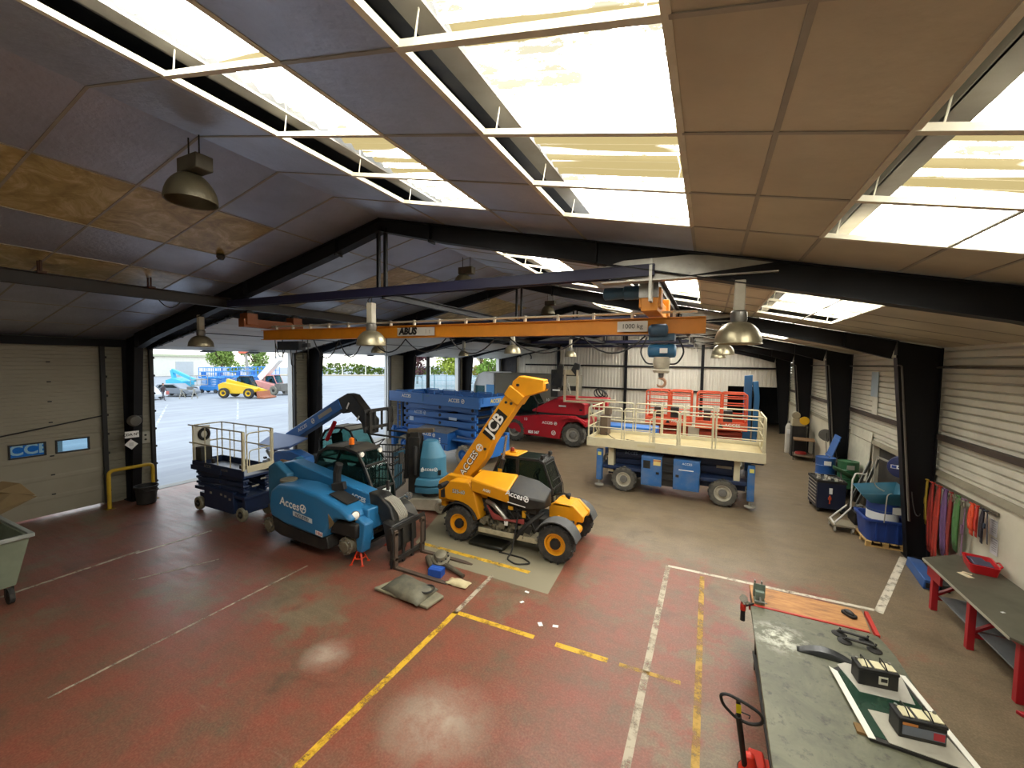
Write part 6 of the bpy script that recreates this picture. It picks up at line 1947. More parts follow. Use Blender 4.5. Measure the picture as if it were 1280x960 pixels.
def battery(x, y, rz, label):
    A = thing('car_battery', label, 'battery', (x, y, .9), rz)
    mb = MB(); mb.bx(-.185, .185, -.09, .09, 0, .17); mb.build('case', BLK, A, bevel=.01)
    mb = MB(); mb.bx(-.19, .19, -.095, .095, .17, .2); mb.build('lid', BLKM, A, bevel=.008)
    for sx in (-.1, .02, .13):
        mb = MB(); mb.bx(sx-.045, sx+.045, -.06, .07, .2, .208); mb.build('label_top', paint('#ded6ae', .5, .3), A)
    for sx in (-.15, .16):
        mb = MB(); mb.lathe((sx, .06, .2), (0, 0, 1), [(0, .016), (.025, .014)], 10); mb.build('terminal', STEEL, A)
    for sx in (-.09, .09):
        mb = MB(); mb.tube(arcpath([(sx, -.085, .18), (sx-.03, -.05, .275), (sx-.03, .05, .275), (sx, .085, .18)], .02, 3), .006, 5); mb.build('carry_handle', BLKM, A)
    return A


A = battery(1.83, 5.86, math.radians(8), 'black car battery with small pale square label, farther on the table')
mb = MB(); mb.bx(.0, .085, -.094, -.091, .05, .14); mb.build('label', paint('#d9d6c0', .5, .2), A); mb = MB(); mb.bx(.02, .08, -.0955, -.094, .08, .12); mb.build('label_print', BLK, A)
A = battery(1.97, 5.2, math.radians(8), 'black car battery with grey and red side label, nearer on the table')
mb = MB(); mb.bx(-.16, .17, -.094, -.091, .04, .13); mb.build('label', paint('#6d7480', .4, .2), A); mb = MB(); mb.bx(.08, .165, -.0955, -.094, .05, .12); mb.build('label_print', paint('#b5303a', .5, .1), A)
mb = MB(); mb.bx(-.16, -.04, -.094, -.091, .135, .16); mb.build('label_strip', paint('#c07a3a', .5, .1), A)
text('BATTERY', .03, WHT, A, (-.08, -.0945, .075), depth=.002) if False else None

# pallet truck, its forks run under the table
A = thing('pallet_truck', 'red hand pallet truck with black loop handle beside the work table', 'pallet truck', (.50, 4.86, 0))
mb = MB(); mb.tube([(0, -.02, .22), (-.115, -.42, 1.06)], .028, 10); mb.build('drawbar', BLKM, A)
ctr = V((-.112, -.41, 1.04)); upd = V((-.06, -.26, .9)).normalized(); rt = V((1, .05, .02)).normalized()
lp = [ctr+rt*a+upd*b for a, b in ((-.03, -.02), (-.14, .12), (-.155, .24), (-.09, .27), (.08, .2), (.2, .12), (.21, -.0), (.1, -.06))]
mb = MB(); mb.tube(arcpath(lp, .06, 4, True), .015, 8, True); mb.build('handle_loop', BLKM, A)
mb = MB(); mb.tube([ctr-upd*.02, ctr+upd*.235], .02, 8); mb.build('control_stem', BLKM, A)
nrm = rt.cross(upd); a = ctr+upd*.08+nrm*.022
mb = MB()
mb.quad(a-rt*.022, a+rt*.022, a+rt*.022+upd*.12, a-rt*.022+upd*.12); mb.build('warning_label', paint('#e3d21f', .4, .05), A, smooth=False)
mb = MB(); mb.tube([ctr+upd*.08+rt*.02, ctr+rt*.1+upd*.06, ctr+rt*.09+upd*.02], .006, 6); mb.build('release_lever', BLKM, A)
PR = paint('#d8331f', .35, .2, '#8a3a2a')
mb = MB(); mb.lathe((.04, .0, .08), (0, 0, 1), [(0, .1), (.1, .1), (.14, .08), (.26, .05), (.28, .04)], 16); mb.bx(.05, .2, -.26, .26, .1, .22); mb.build('pump', PR, A, bevel=.02)
for sy in (-.19, .19):
    mb = MB(); mb.bx(.18, 1.3, sy-.08, sy+.08, .08, .14); mb.build('fork', PR, A, bevel=.01)
    mb = MB(); mb.lathe((.02, sy*.5-.025, .08), (0, 1, 0), [(0, .08), (.05, .08)], 16); mb.build('steer_wheel', BLK, A)

# ================================================================ red workbench on the right wall
A = thing('workbench', 'long red-legged steel workbench against the right wall', 'workbench', (0, 0, 0))
mb = MB(); mb.prism([(3.78, 7.72), (3.88, 7.6), (4.76, 7.6), (4.76, 10.7), (4.42, 10.7), (3.80, 10.26)], 'z', .865, .9); mb.build('bench_top', paint('#5d5b4c', .4, .45, '#3d3c33', 1.5, .25), A, bevel=.003)
mb = MB(); mb.bar((3.785, 7.72, .872), (3.80, 10.26, .872), .012, .045); mb.build('edge_strip', paint('#b9b6a4', .4, .3, '#7a766a', 3., .4), A)
for y in (7.76, 8.93, 10.1):
    for x in (3.93, 4.66):
        mb = MB(); mb.bx(x-.045, x+.045, y-.045, y+.045, 0, .865); mb.build('leg', RED, A, bevel=.006)
    mb = MB(); mb.bar((3.97, y, .3), (4.62, y, .8), .04, .06, (0, 1, 0)); mb.bx(3.97, 4.62, y-.02, y+.02, .2, .27); mb.build('brace', RED, A)
mb = MB(); mb.bx(3.9, 3.95, 7.76, 10.1, .76, .86); mb.bx(4.3, 4.36, 7.8, 10.05, .22, .28); mb.bx(3.86, 3.9, 9.75, 10.22, .6, .86); mb.bx(3.86, 4.3, 10.14, 10.2, .62, .86); mb.build('rail', RED, A, bevel=.004)
mb = MB(); mb.bx(3.98, 4.62, 8.98, 10.05, .28, .30); mb.bx(4.0, 4.6, 7.85, 8.88, .3, .32); mb.build('shelf', paint('#8d9092', .5, .3, '#55554f', 2., .4), A)
A = thing('trolley_jack', 'red steel jack foot poking out under the near end of the workbench', 'jack', (4.1, 7.52, 0))
mb = MB(); mb.prism([(-.32, -.02), (.2, .05), (.5, .0), (.5, -.14), (.1, -.1), (-.28, -.08)], 'z', .0, .05); mb.bx(.1, .3, -.09, .0, .05, .16); mb.build('frame', RED, A, bevel=.01)
mb = MB(); mb.lathe((.12, -.045, .16), (0, 0, 1), [(0, .03), (.05, .03)], 10); mb.build('ram', STEEL, A)
A = thing('tool_case', 'open red plastic tool case at the far end of the workbench', 'tool case', (4.52, 10.12, .9), math.radians(78))
mb = MB(); t = rrect(-.3, .3, -.19, .19, .05); b = rrect(-.27, .27, -.16, .16, .05)
n = len(t); vs = [(*p, 0) for p in b]+[(*p, .16) for p in t]+[(p[0]*.93, p[1]*.9, .16) for p in t]+[(p[0]*.93, p[1]*.9, .04) for p in b]
fs = [tuple(range(n)), tuple(range(3*n, 4*n))]
for i in range(n):
    j = (i+1) % n; fs += [(i, j, n+j, n+i), (n+i, n+j, 2*n+j, 2*n+i), (2*n+i, 2*n+j, 3*n+j, 3*n+i)]
mb.add(vs, fs); mb.build('tray', paint('#c0121f', .35, .15), A)
mb = MB(); mb.box((-.1, .0, .13), (.28, .24, .05)); mb.box((.14, .02, .11), (.2, .2, .05), rz=.2); mb.build('packs', paint('#3d3f55', .4, .3), A, bevel=.01)
mb = MB(); mb.tube(arcpath([(-.12, -.19, .12), (-.1, -.24, .15), (.1, -.24, .15), (.12, -.19, .12)], .02, 3), .014, 6); mb.build('handle', paint('#c0121f', .35, .15), A)
mb = MB(); mb.box((0, 0, .004), (.1, .2, .006), rz=.4); mb.box((.06, .1, .007), (.06, .12, .005), rz=.9); o = mb.build('paper_slip', paint('#cdbf9f', .8, .2)); o.location = (4.16, 9.7, .9); tag(o, 'creased paper slip lying on the workbench top', 'paper')
mb = MB(); mb.box((0, 0, .004), (.05, .03, .006), rz=.5); o = mb.build('paper_scrap', WHT); o.location = (4.05, 8.45, .9); tag(o, 'tiny white scrap on the middle of the workbench top', 'paper scrap')

# straps on the wall
A = thing('strap_rail', 'steel hook rail on the concrete wall carrying the coloured lifting straps', 'hook rail', (XR-.03, 0, 0))
mb = MB(); mb.bx(-.01, .02, 10.35, 13.0, 1.84, 1.9); mb.build('rail', paint('#6d6656', .5, .4, '#3b352b', 3., .3), A)
HK = [12.75, 12.45, 12.15, 11.85, 11.6, 11.35, 11.12, 10.85, 10.7, 10.52, 10.4]
for y in HK:
    mb = MB(); mb.tube(arcpath([(0, y, 1.86), (-.12, y, 1.86), (-.14, y, 1.93)], .02, 3), .01, 6); mb.build('hook', STEEL, A)


def strap(y, zb, w, hexc, label, wide=.05, twist=.0, loops=2, zt=1.9):
    """a webbing sling hung in a loop over its hook"""
    w *= 1.35
    A = thing('lifting_strap', label, 'strap', (XR-.12, y, 0), group='lifting straps on the wall hooks')
    rnd = random.Random(int(y*100))
    mb = MB()
    for k in range(loops):
        for sd in (-1, 1):
            dx = -.02-.02*k; n = 9; L_, R_ = [], []
            off = sd*wide*(.4+.5*k)
            for i in range(n+1):
                t = i/n
                z = zt-(zt-zb-.1*k)*t
                yy = off*min(1, t*3)+.035*math.sin(3*t+k+y)*t + twist*t
                xx = dx-.015*math.sin(PI*t)
                hw = w/2*(.75+.25*math.sin(2*t+k))
                L_.append((xx, yy-hw, z)); R_.append((xx+.01, yy+hw, z))
            vs = L_+R_; mb.add(vs, [(i, i+1, n+1+i+1, n+1+i) for i in range(n)])
    s = mb.build('webbing', paint(hexc, .8, .35, '#4a3f35', 5.), A); so = s.modifiers.new('thick', 'SOLIDIFY'); so.thickness = .008
    mb = MB(); mb.box((-.035, 0, zt), (.05, wide*2.2, .03)); mb.build('loop', paint(hexc, .8, .35, '#4a3f35', 5.), A, bevel=.01)
    mb = MB(); mb.bx(-.06, -.035, -w*.4, w*.4, zb+(zt-zb)*.45, zb+(zt-zb)*.6); mb.build('stitch_patch', paint(hexc, .9, .6, '#2e2a26', 3.), A)
    return A


strap(12.68, .85, .10, '#b3952c', 'olive yellow webbing strap, first on the wall rail beside the steel column', .05)
strap(12.42, .3, .12, '#a02a20', 'long red strap hanging next to the olive yellow one', .08)
strap(12.12, .12, .13, '#b0301f', 'longest red strap on the wall rail, hanging behind the bench end', .09, .05)
strap(11.85, .45, .12, '#6d4a78', 'purple strap hanging between the red and the green straps', .08, -.05)
strap(11.62, .25, .1, '#8c2b24', 'dark red strap showing below the purple strap', .04)
strap(11.35, .75, .13, '#4b7a3f', 'green webbing strap hanging in the middle of the rail', .05)
strap(11.12, .62, .035, '#8d6d86', 'thin lilac strap hanging down to the red tool case', .05, .0, 1)
strap(10.85, 1.28, .09, '#e04a22', 'short bright orange strap bundled on the wall rail', .06)
strap(10.7, 1.3, .06, '#d03b2a', 'short red strap beside the orange bundle', .04)
strap(10.52, 1.25, .06, '#2e2830', 'short black strap near the end of the rail by the papers', .04)
strap(10.42, 1.3, .03, '#3f4a58', 'thin grey-blue strap last on the rail beside the papers', .03, -.08, 1)
A = thing('shackle', 'bunch of grey steel shackles hung on the rail above the green strap', 'shackle', (XR-.14, 11.35, 1.84))
for k in range(5):
    y0 = -.22+.13*k
    mb = MB(); mb.tube([V((-.02, y0+.045*math.sin(q), -.02-.06*math.cos(q)-.03)) for q in [math.radians(d) for d in range(20, 341, 32)]], .013, 6); mb.cyl((-.02, y0-.05, .03), (-.02, y0+.05, .03), .011, 6); mb.build('bow', paint('#7d7866', .45, .4, '#3d382c', 5., .5), A)
for i, (z, l) in enumerate(((1.58, 'upper white notice sheet on the wall beside the straps'), (1.25, 'lower white notice sheet on the wall beside the straps'))):
    A = thing('notice', l, 'notice', (XR-.004, 10.5-.05*i, z), group='notice sheets beside the straps')
    mb = MB(); mb.bx(-.004, 0, -.11, .11, -.15, .15); mb.build('sheet', paint('#dcdbdc', .6, .1), A)
    mb = MB(); mb.bx(-.006, -.004, -.1, .1, .13, .14); 
    for k in range(5):
        mb.bx(-.006, -.004, -.08, .07-.02*(k % 3), .08-.04*k, .086-.04*k)
    mb.build('print', GREY, A)

# ================================================================ fitter's corner beside the right columns
A = thing('pallet', 'small wooden pallet under the blue plastic tub', 'pallet', (4.12, 13.42, 0))
WD = paint('#b5935a', .75, .35, '#7d6236', 3.)
mb = MB()
for k in range(5):
    mb.bx(-.4+.165*k, -.4+.165*k+.12, -.45, .45, .11, .13)
mb.build('deck_boards', WD, A)
for y in (-.4, 0, .4):
    mb = MB()
    for x in (-.34, 0, .34):
        mb.bx(x-.05, x+.05, y-.05, y+.05, .02, .11)
    mb.bx(-.4, .4, y-.05, y+.05, 0, .02); mb.build('skid', WD, A)
A = thing('plastic_tub', 'large blue plastic tub on the pallet by the steel column', 'tub', (4.12, 13.42, .132))
PBL = paint('#1f3d86', .4, .25, '#3a4a6d', 2.)
mb = MB(); t = rrect(-.42, .42, -.44, .44, .1); b = rrect(-.36, .36, -.38, .38, .1); n = len(t)
vs = [(*p, 0) for p in b]+[(*p, .56) for p in t]+[(p[0]*.93, p[1]*.93, .56) for p in t]+[(p[0]*.93, p[1]*.93, .04) for p in b]
fs = [tuple(range(n)), tuple(range(3*n, 4*n))]
for i in range(n):
    j = (i+1) % n; fs += [(i, j, n+j, n+i), (n+i, n+j, 2*n+j, 2*n+i), (2*n+i, 2*n+j, 3*n+j, 3*n+i)]
mb.add(vs, fs); mb.build('body', PBL, A)
mb = MB()
for x in (-.2, .0, .2):
    mb.prism([(x-.02, .04), (x+.02, .04), (x+.02, .5), (x-.02, .5)], 'y', -.45, -.37)
mb.build('rib', PBL, A); mb = MB(); mb.ring(rrect(-.46, .46, -.48, .48, .1), 'z', .52, .57, .05); mb.build('rim', PBL, A)
A = thing('drum', 'blue and white drum standing in the blue tub under the teal tray', 'drum', (4.14, 13.42, .175))
mb = MB(); mb.lathe((0, 0, 0), (0, 0, 1), [(0, .3), (.02, .32), (.86, .32), (.9, .31)], 26); mb.build('shell', PBL, A)
mb = MB(); mb.lathe((0, 0, .46), (0, 0, 1), [(0, .323), (.2, .323)], 26); mb.build('white_band', WHT, A)
mb = MB(); mb.lathe((0, 0, .7), (0, 0, 1), [(0, .324), (.0, .332), (.02, .332), (.02, .324)], 26); mb.build('hoop', paint('#34527a', .5, .2), A)
mb = MB(); mb.bx(.1, .3, -.325, -.23, .68, .84); mb.build('label', paint('#c9c9c2', .5, .2), A)
A = thing('parts_washer_tray', 'teal folded sheet metal drip tray on top of the blue drum', 'drip tray', (4.1, 13.4, 1.08))
TL = paint('#1d5a70', .4, .35, '#5d6a60', 2.)
mb = MB(); b = [(-.3, -.3), (.3, -.3), (.3, .3), (-.3, .3)]; t = [(-.52, -.4), (.42, -.5), (.44, .5), (-.5, .4)]; tz = [.22, .36, .42, .28]
vs = [(*p, 0) for p in b]+[(t[i][0], t[i][1], tz[i]) for i in range(4)]
mb.add(vs, [(0, 1, 2, 3)]+[(i, (i+1) % 4, 4+(i+1) % 4, 4+i) for i in range(4)]); s = mb.build('tray', TL, A); so = s.modifiers.new('thick', 'SOLIDIFY'); so.thickness = .012
mb = MB(); mb.tube(arcpath([(.1, -.2, .05), (.12, -.3, .3), (-.05, -.52, .3), (-.08, -.52, -.4)], .08, 4), .012, 6); mb.build('hose', LGREY, A)
mb = MB(); mb.bx(-.28, .2, -.25, .2, .005, .02); mb.build('sludge', paint('#5f5c4c', .6, .3), A)
A = thing('hose_reel', 'dark blue round hose reel with white label hung at the column', 'hose reel', (4.42, 13.3, 2.02), math.radians(-25))
mb = MB(); mb.lathe((0, -.12, 0), (0, 1, 0), [(0, .2), (.02, .26), (.05, .27), (.2, .27), (.23, .26), (.25, .2)], 28); mb.build('casing', paint('#1b2a5e', .4, .2), A)
mb = MB(); mb.bx(-.19, .19, -.128, -.12, -.04, .05); mb.build('label', WHT, A); text('N DENSIN', .07, paint('#1b2a5e', .5, .1), A, (0, -.128, .005), depth=.003, bold=.003) if False else None
mb = MB(); mb.bx(-.17, -.08, -.131, -.127, -.03, .04); mb.build('label_mark', paint('#2a4aa0', .5, .1), A)
mb = MB()
for k in range(7):
    mb.bx(-.055+.034*k, -.033+.034*k, -.131, -.127, -.012, .022)
mb.build('label_print', paint('#2a3a70', .5, .1), A)
mb = MB(); mb.bar((-.5, .1, .16), (.0, .1, -.02), .05, .04); mb.bar((0, .1, 0), (.25, .3, 0), .06, .06); mb.build('arm', LGREY, A)
mb = MB(); mb.tube(arcpath([(-.48, .08, .15), (-.52, .06, -.2), (-.5, .05, -.6), (-.3, .05, -.7)], .1, 4), .014, 6); mb.build('hose', LGREY, A)
A = thing('wheeled_frame', 'small white tube framed trolley beside the blue tub', 'trolley', (3.5, 14.05, 0))
mb = MB(); mb.tube(arcpath([(-.25, -.35, .2), (-.25, -.35, .26), (.15, -.05, .62), (.15, -.05, 1.4), (.28, .2, 1.55), (.5, .2, 1.55)], .05, 3), .022, 8); mb.tube([(-.25, .15, .22), (.15, .3, .6)], .022, 8); mb.tube([(-.25, -.35, .22), (-.25, .15, .22)], .022, 8); mb.build('tube_frame', paint('#c9c6bc', .4, .3), A)
mb = MB(); mb.bx(-.3, .2, -.38, .2, .16, .2); mb.build('base', paint('#8a806a', .6, .4), A)
for x, y in ((-.25, -.33), (.14, -.33), (-.25, .15), (.14, .15)):
    mb = MB(); mb.lathe((x-.02, y, .075), (1, 0, 0), [(0, .075), (.04, .075)], 14); mb.build('castor', LGREY, A)
A = thing('floor_box', 'long blue steel box lying on the floor at the foot of the column', 'box', (4.28, 11.6, 0), math.radians(-6))
mb = MB(); mb.prism([(-.12, 0), (.12, 0), (.14, .18), (-.1, .2)], 'y', -.65, .55); mb.build('body', paint('#26508c', .45, .4, '#7d8690', 2.), A, bevel=.015)
mb = MB(); mb.bx(-.08, .1, -.665, -.648, .04, .14); mb.build('end_cap', BLKM, A); mb = MB(); mb.bx(.16, .3, -.6, .5, 0, .14); mb.build('side_pocket', BLKM, A, bevel=.01)

A = thing('tool_cabinet', 'dark blue wheeled tool cabinet on castors', 'tool cabinet', (3.48, 15.85, 0), math.radians(4))
CBL = paint('#171f38', .4, .3, '#3a3f4d', 3.)
mb = MB(); mb.bx(-.36, .36, -.5, .4, .13, .95); mb.build('body', CBL, A, bevel=.01)
mb = MB(); mb.ring([(-.38, -.52), (.38, -.52), (.38, .42), (-.38, .42)], 'z', .93, 1.0, .04); mb.bx(-.36, .36, -.5, .4, .95, .965); mb.build('top_tray', BLKM, A)
for k in range(7):
    mb = MB(); mb.bx(-.372, -.36, -.46, .36, .17+.108*k, .265+.108*k); d = mb.build('drawer', paint('#20242c', .35, .3, '#5b584d', 3.), A, bevel=.004)
    mb = MB(); mb.bx(-.385, -.37, -.44, .34, .248+.108*k, .26+.108*k); mb.build('drawer_pull', LGREY, d)
for x in (-.3, .3):
    for y in (-.42, .32):
        mb = MB(); mb.lathe((x-.025, y, .065), (1, 0, 0), [(0, .065), (.05, .065)], 14); mb.bx(x-.035, x+.035, y-.03, y+.03, .1, .13); mb.build('castor', BLKM, A)
mb = MB(); mb.bx(-.06, .02, -.52, -.5, .6, .78); mb.build('bottle_holder', WHT, A); mb = MB(); mb.tube([(-.04, -.52, .55), (-.04, -.52, .3)], .02, 6); mb.bx(-.08, 0, -.53, -.505, .42, .5); mb.build('screwdriver', paint('#c04a2a', .5, .2), A)
rnd = random.Random(11); mb = MB(); chain_of_boxes(mb, rnd, -.28, .28, -.42, .3, .98, 1.03, 16, .03, .12); mb.build('tools', LGREY, A)
A = thing('oil_drum', 'blue oil drum with white label behind the tool cabinet', 'drum', (3.82, 17.62, 0))
def drum(A, hexc, lab):
    mb = MB(); mb.lathe((0, 0, 0), (0, 0, 1), [(0, .27), (.02, .29), (.3, .285), (.32, .3), (.34, .285), (.6, .285), (.62, .3), (.64, .285), (.88, .29), (.9, .29), (.9, .27), (.88, .26)], 26); mb.build('shell', paint(hexc, .4, .35, '#5d5a4a', 2.5), A)
    mb = MB(); mb.bx(-.1, .1, -.297, -.25, .66, .8); mb.build('label', lab, A)
    mb = MB(); mb.lathe((.12, .1, .88), (0, 0, 1), [(0, .03), (.025, .03)], 10); mb.build('bung', STEEL, A)
    return A
A.location.z = .42; drum(A, '#1f4f8f', WHT)
B_ = thing('oil_drum', 'green oil drum beside the blue one behind the tool cabinet', 'drum', (4.36, 17.25, .42)); drum(B_, '#1d5a35', LGREY)
A = thing('drum_stand', 'low steel stand under the blue and green drums', 'stand', (4.06, 17.45, 0))
mb = MB(); mb.bx(-.58, .6, -.42, .48, .36, .415); mb.build('deck', BLK, A)
for x in (-.5, .5):
    for y in (-.34, .4):
        mb = MB(); mb.bx(x-.03, x+.03, y-.03, y+.03, 0, .36); mb.build('leg', BLK, A)
A = thing('funnel', 'green funnel tray leaning on the green drum', 'funnel', (4.05, 16.85, 0))
mb = MB(); mb.add([(-.2, 0, 1.22), (.35, -.1, .95), (.3, .1, .8), (-.15, .2, 1.05), (.05, .12, .98)], [(0, 1, 4), (1, 2, 4), (2, 3, 4), (3, 0, 4)]); s = mb.build('bowl', paint('#3f6d4a', .45, .4), A); so = s.modifiers.new('thick', 'SOLIDIFY'); so.thickness = .01
mb = MB(); mb.tube([(.05, .1, .98), (.1, .1, .45), (.1, .1, .0)], .02, 6); mb.build('stem', GREY, A)
mb = MB()
A = thing('blue_pallet', 'blue slatted frame leaning on the wall behind the blue drum', 'pallet', (3.9, 18.35, 0), 0)
for k in range(5):
    mb.bar((.12+.05*k*0, -.3+.14*k, 1.1), (.42, -.3+.14*k+.1, 2.0), .08, .03)
mb.bar((.15, -.35, 1.25), (.15, .4, 1.25), .03, .06); mb.bar((.38, -.3, 1.85), (.38, .45, 1.85), .03, .06); mb.build('slats', paint('#2c5fa0', .5, .3), A)
mb = MB(); mb.bx(.0, .5, -.4, .45, 0, 1.1); mb.build('support_case', paint('#2b2a28', .6, .4), A)
A = thing('white_board', 'cream board panel leaning on the wall between the columns', 'board', (XR-.1, 17.9, 0))
mb = MB(); mb.add([(-.02, -1.15, .8), (-.02, 1.0, .5), (.07, 1.0, 2.4), (.07, -1.15, 2.4), (-.0, -1.15, .8), (.0, 1.0, .5), (.09, 1.0, 2.4), (.09, -1.15, 2.4)], [(0, 1, 2, 3), (4, 7, 6, 5), (0, 4, 5, 1), (1, 5, 6, 2), (2, 6, 7, 3), (3, 7, 4, 0)]); mb.build('panel', paint('#d3cfba', .6, .3), A)
mb = MB(); mb.bx(-.05, .05, -1.15, 1.0, .0, .5); mb.bx(-.05, .05, -1.15, 0, .5, .78); mb.build('plinth', paint('#4b4538', .7, .4), A)
for i, (y, a, l) in enumerate(((15.55, .32, 'grey steel channel leaning on the wall, leftmost of the leaning profiles'), (15.3, .42, 'grey steel angle leaning on the wall, rightmost of the leaning profiles'))):
    A = thing('steel_profile', l, 'steel profile', (4.0+.1*i, y, 0), group='steel profiles leaning on the wall')
    mb = MB(); mb.bar((-.1, 0, .0), (.58, .45, 1.62+.1*i), .06, .04); mb.build('web', paint('#8a8c88', .4, .4, '#55524a', 3., .5), A); mb = MB(); mb.bar((-.1, -.03, .0), (.58, .42, 1.62+.1*i), .012, .09); mb.build('flange', paint('#777974', .4, .4, '#55524a', 3., .5), A)
A = thing('scrap_crate', 'low steel crate of offcuts under the leaning profiles', 'crate', (4.3, 14.85, 0))
mb = MB(); mb.ring([(-.4, -.3), (.45, -.3), (.45, .35), (-.4, .35)], 'z', .02, .34, .03); mb.bx(-.4, .45, -.3, .35, .0, .03); mb.build('crate', BLK, A)
rnd = random.Random(21); mb = MB(); chain_of_boxes(mb, rnd, -.3, .35, -.2, .25, .1, .42, 14, .05, .25); mb.build('offcuts', GREY, A)
A = thing('hose_reel', 'grey cable reel on the wall bracket beyond the white board', 'hose reel', (XR-.30, 21.1, 1.62))
mb = MB(); mb.lathe((0, -.1, 0), (0, 1, 0), [(0, .1), (0, .24), (.03, .24), (.03, .14), (.17, .14), (.17, .24), (.2, .24), (.2, .1)], 22); mb.build('drum', GREY, A)
mb = MB(); mb.tube(sag((0, -.1, .1), (-.1, -1.0, .1), .3, 8), .012, 5); mb.tube([(0, 0, -.1), (.0, -.2, -.6), (.02, -.3, -1.3)], .012, 5); mb.build('cable', BLKM, A); mb = MB(); mb.bx(.0, .29, -.03, .03, -.05, .05); mb.build('bracket', BLK, A)
# welding corner
A = thing('steel_trolley', 'low flat trolley with plywood shelf beside the gas bottles', 'trolley', (4.25, 23.75, 0), math.radians(-8))
mb = MB(); mb.bx(-.42, .42, -.45, .45, .95, .99); mb.build('top_shelf', paint('#8a6a48', .7, .3), A)
mb = MB(); mb.bx(-.42, .42, -.45, .45, .2, .24); mb.build('bottom_shelf', paint('#6b5a48', .7, .3), A)
for x in (-.4, .4):
    for y in (-.43, .43):
        mb = MB(); mb.tube([(x, y, .12), (x, y, 1.0)], .018, 6); mb.build('post', BLK, A); mb = MB(); mb.lathe((x-.02, y, .07), (1, 0, 0), [(0, .07), (.04, .07)], 12); mb.build('castor', BLKM, A)
mb = MB()
for k in range(3):
    mb.tube([V((-.1+.22*math.cos(q), .0+.2*math.sin(q), .27+.03*k)) for q in [2*PI*j/14 for j in range(14)]], .02, 5, True)
o = mb.build('red_hose', paint('#a3241c', .5, .2), None); o.location = (4.25, 23.75, 0); tag(o, 'coil of red hose lying on the lower shelf of the trolley', 'hose')
A = thing('gas_bottle', 'tall white gas bottle standing behind the trolley', 'gas bottle', (3.85, 25.2, 0))
mb = MB(); mb.lathe((0, 0, 0), (0, 0, 1), [(0, .15), (.02, .16), (1.35, .16), (1.5, .1), (1.55, .04)], 20); mb.build('cylinder', paint('#c9c6ba', .4, .3), A); mb = MB(); mb.lathe((0, 0, 1.55), (0, 0, 1), [(0, .04), (.06, .05), (.12, .03)], 10); mb.build('valve', STEEL, A); mb = MB(); mb.bx(-.1, .1, -.165, -.14, 1.0, 1.25); mb.build('label', WHT, A)
A = thing('gas_bottle', 'tall grey gas bottle on the wall side of the white one', 'gas bottle', (4.45, 24.98, 0))
mb = MB(); mb.lathe((0, 0, 0), (0, 0, 1), [(0, .15), (.02, .16), (1.45, .16), (1.6, .1), (1.65, .04)], 20); mb.build('cylinder', paint('#6d6c62', .4, .3), A); mb = MB(); mb.lathe((0, 0, 1.65), (0, 0, 1), [(0, .04), (.06, .05), (.12, .03)], 10); mb.build('valve', STEEL, A)
A = thing('welding_set', 'cream welding wire unit with yellow spool on top of the gas bottle rack', 'welder', (4.1, 24.55, 1.2))
mb = MB(); mb.bx(-.25, .3, -.2, .2, .3, .7); mb.lathe((-.1, -.1, .85), (0, 1, 0), [(-.12, .18), (.12, .18)], 16); mb.build('housing', paint('#a79c80', .5, .3), A, bevel=.03)
mb = MB(); mb.lathe((.22, -.32, .62), (0, -1, .0), [(0, .2), (.05, .2), (.06, .17), (.06, .05)], 24); mb.build('spool', paint('#e3b212', .4, .1), A); mb = MB(); mb.bx(-.25, .35, -.22, .25, -1.2, .3); mb.build('rack', BLKM, A)
A = thing('pillar_drill', 'black column drill standing in the dark opening at the back', 'machine', (2.9, 33.4, 0))
mb = MB(); mb.bx(-.5, .5, -.4, .4, 0, 1.4); mb.build('base', BLK, A, bevel=.03); mb = MB(); mb.tube([(-.2, 0, 1.4), (-.2, 0, 2.8)], .12, 12); mb.build('column', paint('#3a3a38', .5, .2), A); mb = MB(); mb.bx(-.4, .3, -.3, .3, 2.3, 2.75); mb.build('head', BLK, A, bevel=.04)

# pipes that run down the right columns
for k, y in enumerate(FR[1:4]):
    A = thing('cable_conduit', 'grey conduit running down the %s right column' % ('nearest visible', 'second', 'third')[k], 'conduit', (XR, y, 0))
    mb = MB(); mb.tube(arcpath([(-.86, -.16, 4.55), (-.78, -.16, 4.55), (-.46, -.16, .9)], .04, 3), .02, 6); mb.build('pipe', paint('#55504a', .5, .3), A)
    mb = MB(); mb.tube([(-.7, -.14, 3.7), (-.46, -.14, .9)], .022, 6); mb.build('pale_pipe', paint('#9c988c', .5, .3), A)
    mb = MB(); mb.tube(sag((-.45, -.15, 1.6), (-.4, -.5, 1.2), .25, 8), .012, 5); mb.build('cable', BLKM, A)
A = thing('wall_poster', 'pale blue poster hung on the ribbed wall between two columns', 'poster', (XR+.0, 16.9, 3.65))
mb = MB(); mb.bx(-.01, 0, -.3, .3, -.1, .7); mb.build('sheet', paint('#9fb2bd', .6, .3, '#d6d4c6', 1.5), A); mb = MB(); mb.bx(-.012, 0, -.35, .1, -.75, -.1); mb.build('lower_sheet', paint('#d9d6c6', .6, .2), A)
A = thing('wall_poster', 'small dark poster on the ribbed wall in the third bay', 'poster', (XR+.0, 22.3, 3.6))
mb = MB(); mb.bx(-.01, 0, -.25, .25, -.4, .5); mb.build('sheet', paint('#55544e', .6, .3), A); mb = MB(); mb.bx(-.012, -.009, -.1, .2, -.35, -.1); mb.build('print', WHT, A)
A = thing('hose', 'black hose looped on the dark corner post at the back left', 'hose', (-14.1, YB-.2, 4.9))
mb = MB(); mb.tube([V((.5*math.cos(q), 0, .4*math.sin(q))) for q in [math.radians(d) for d in range(-20, 200, 20)]], .05, 6); mb.build('tube', BLKM, A)
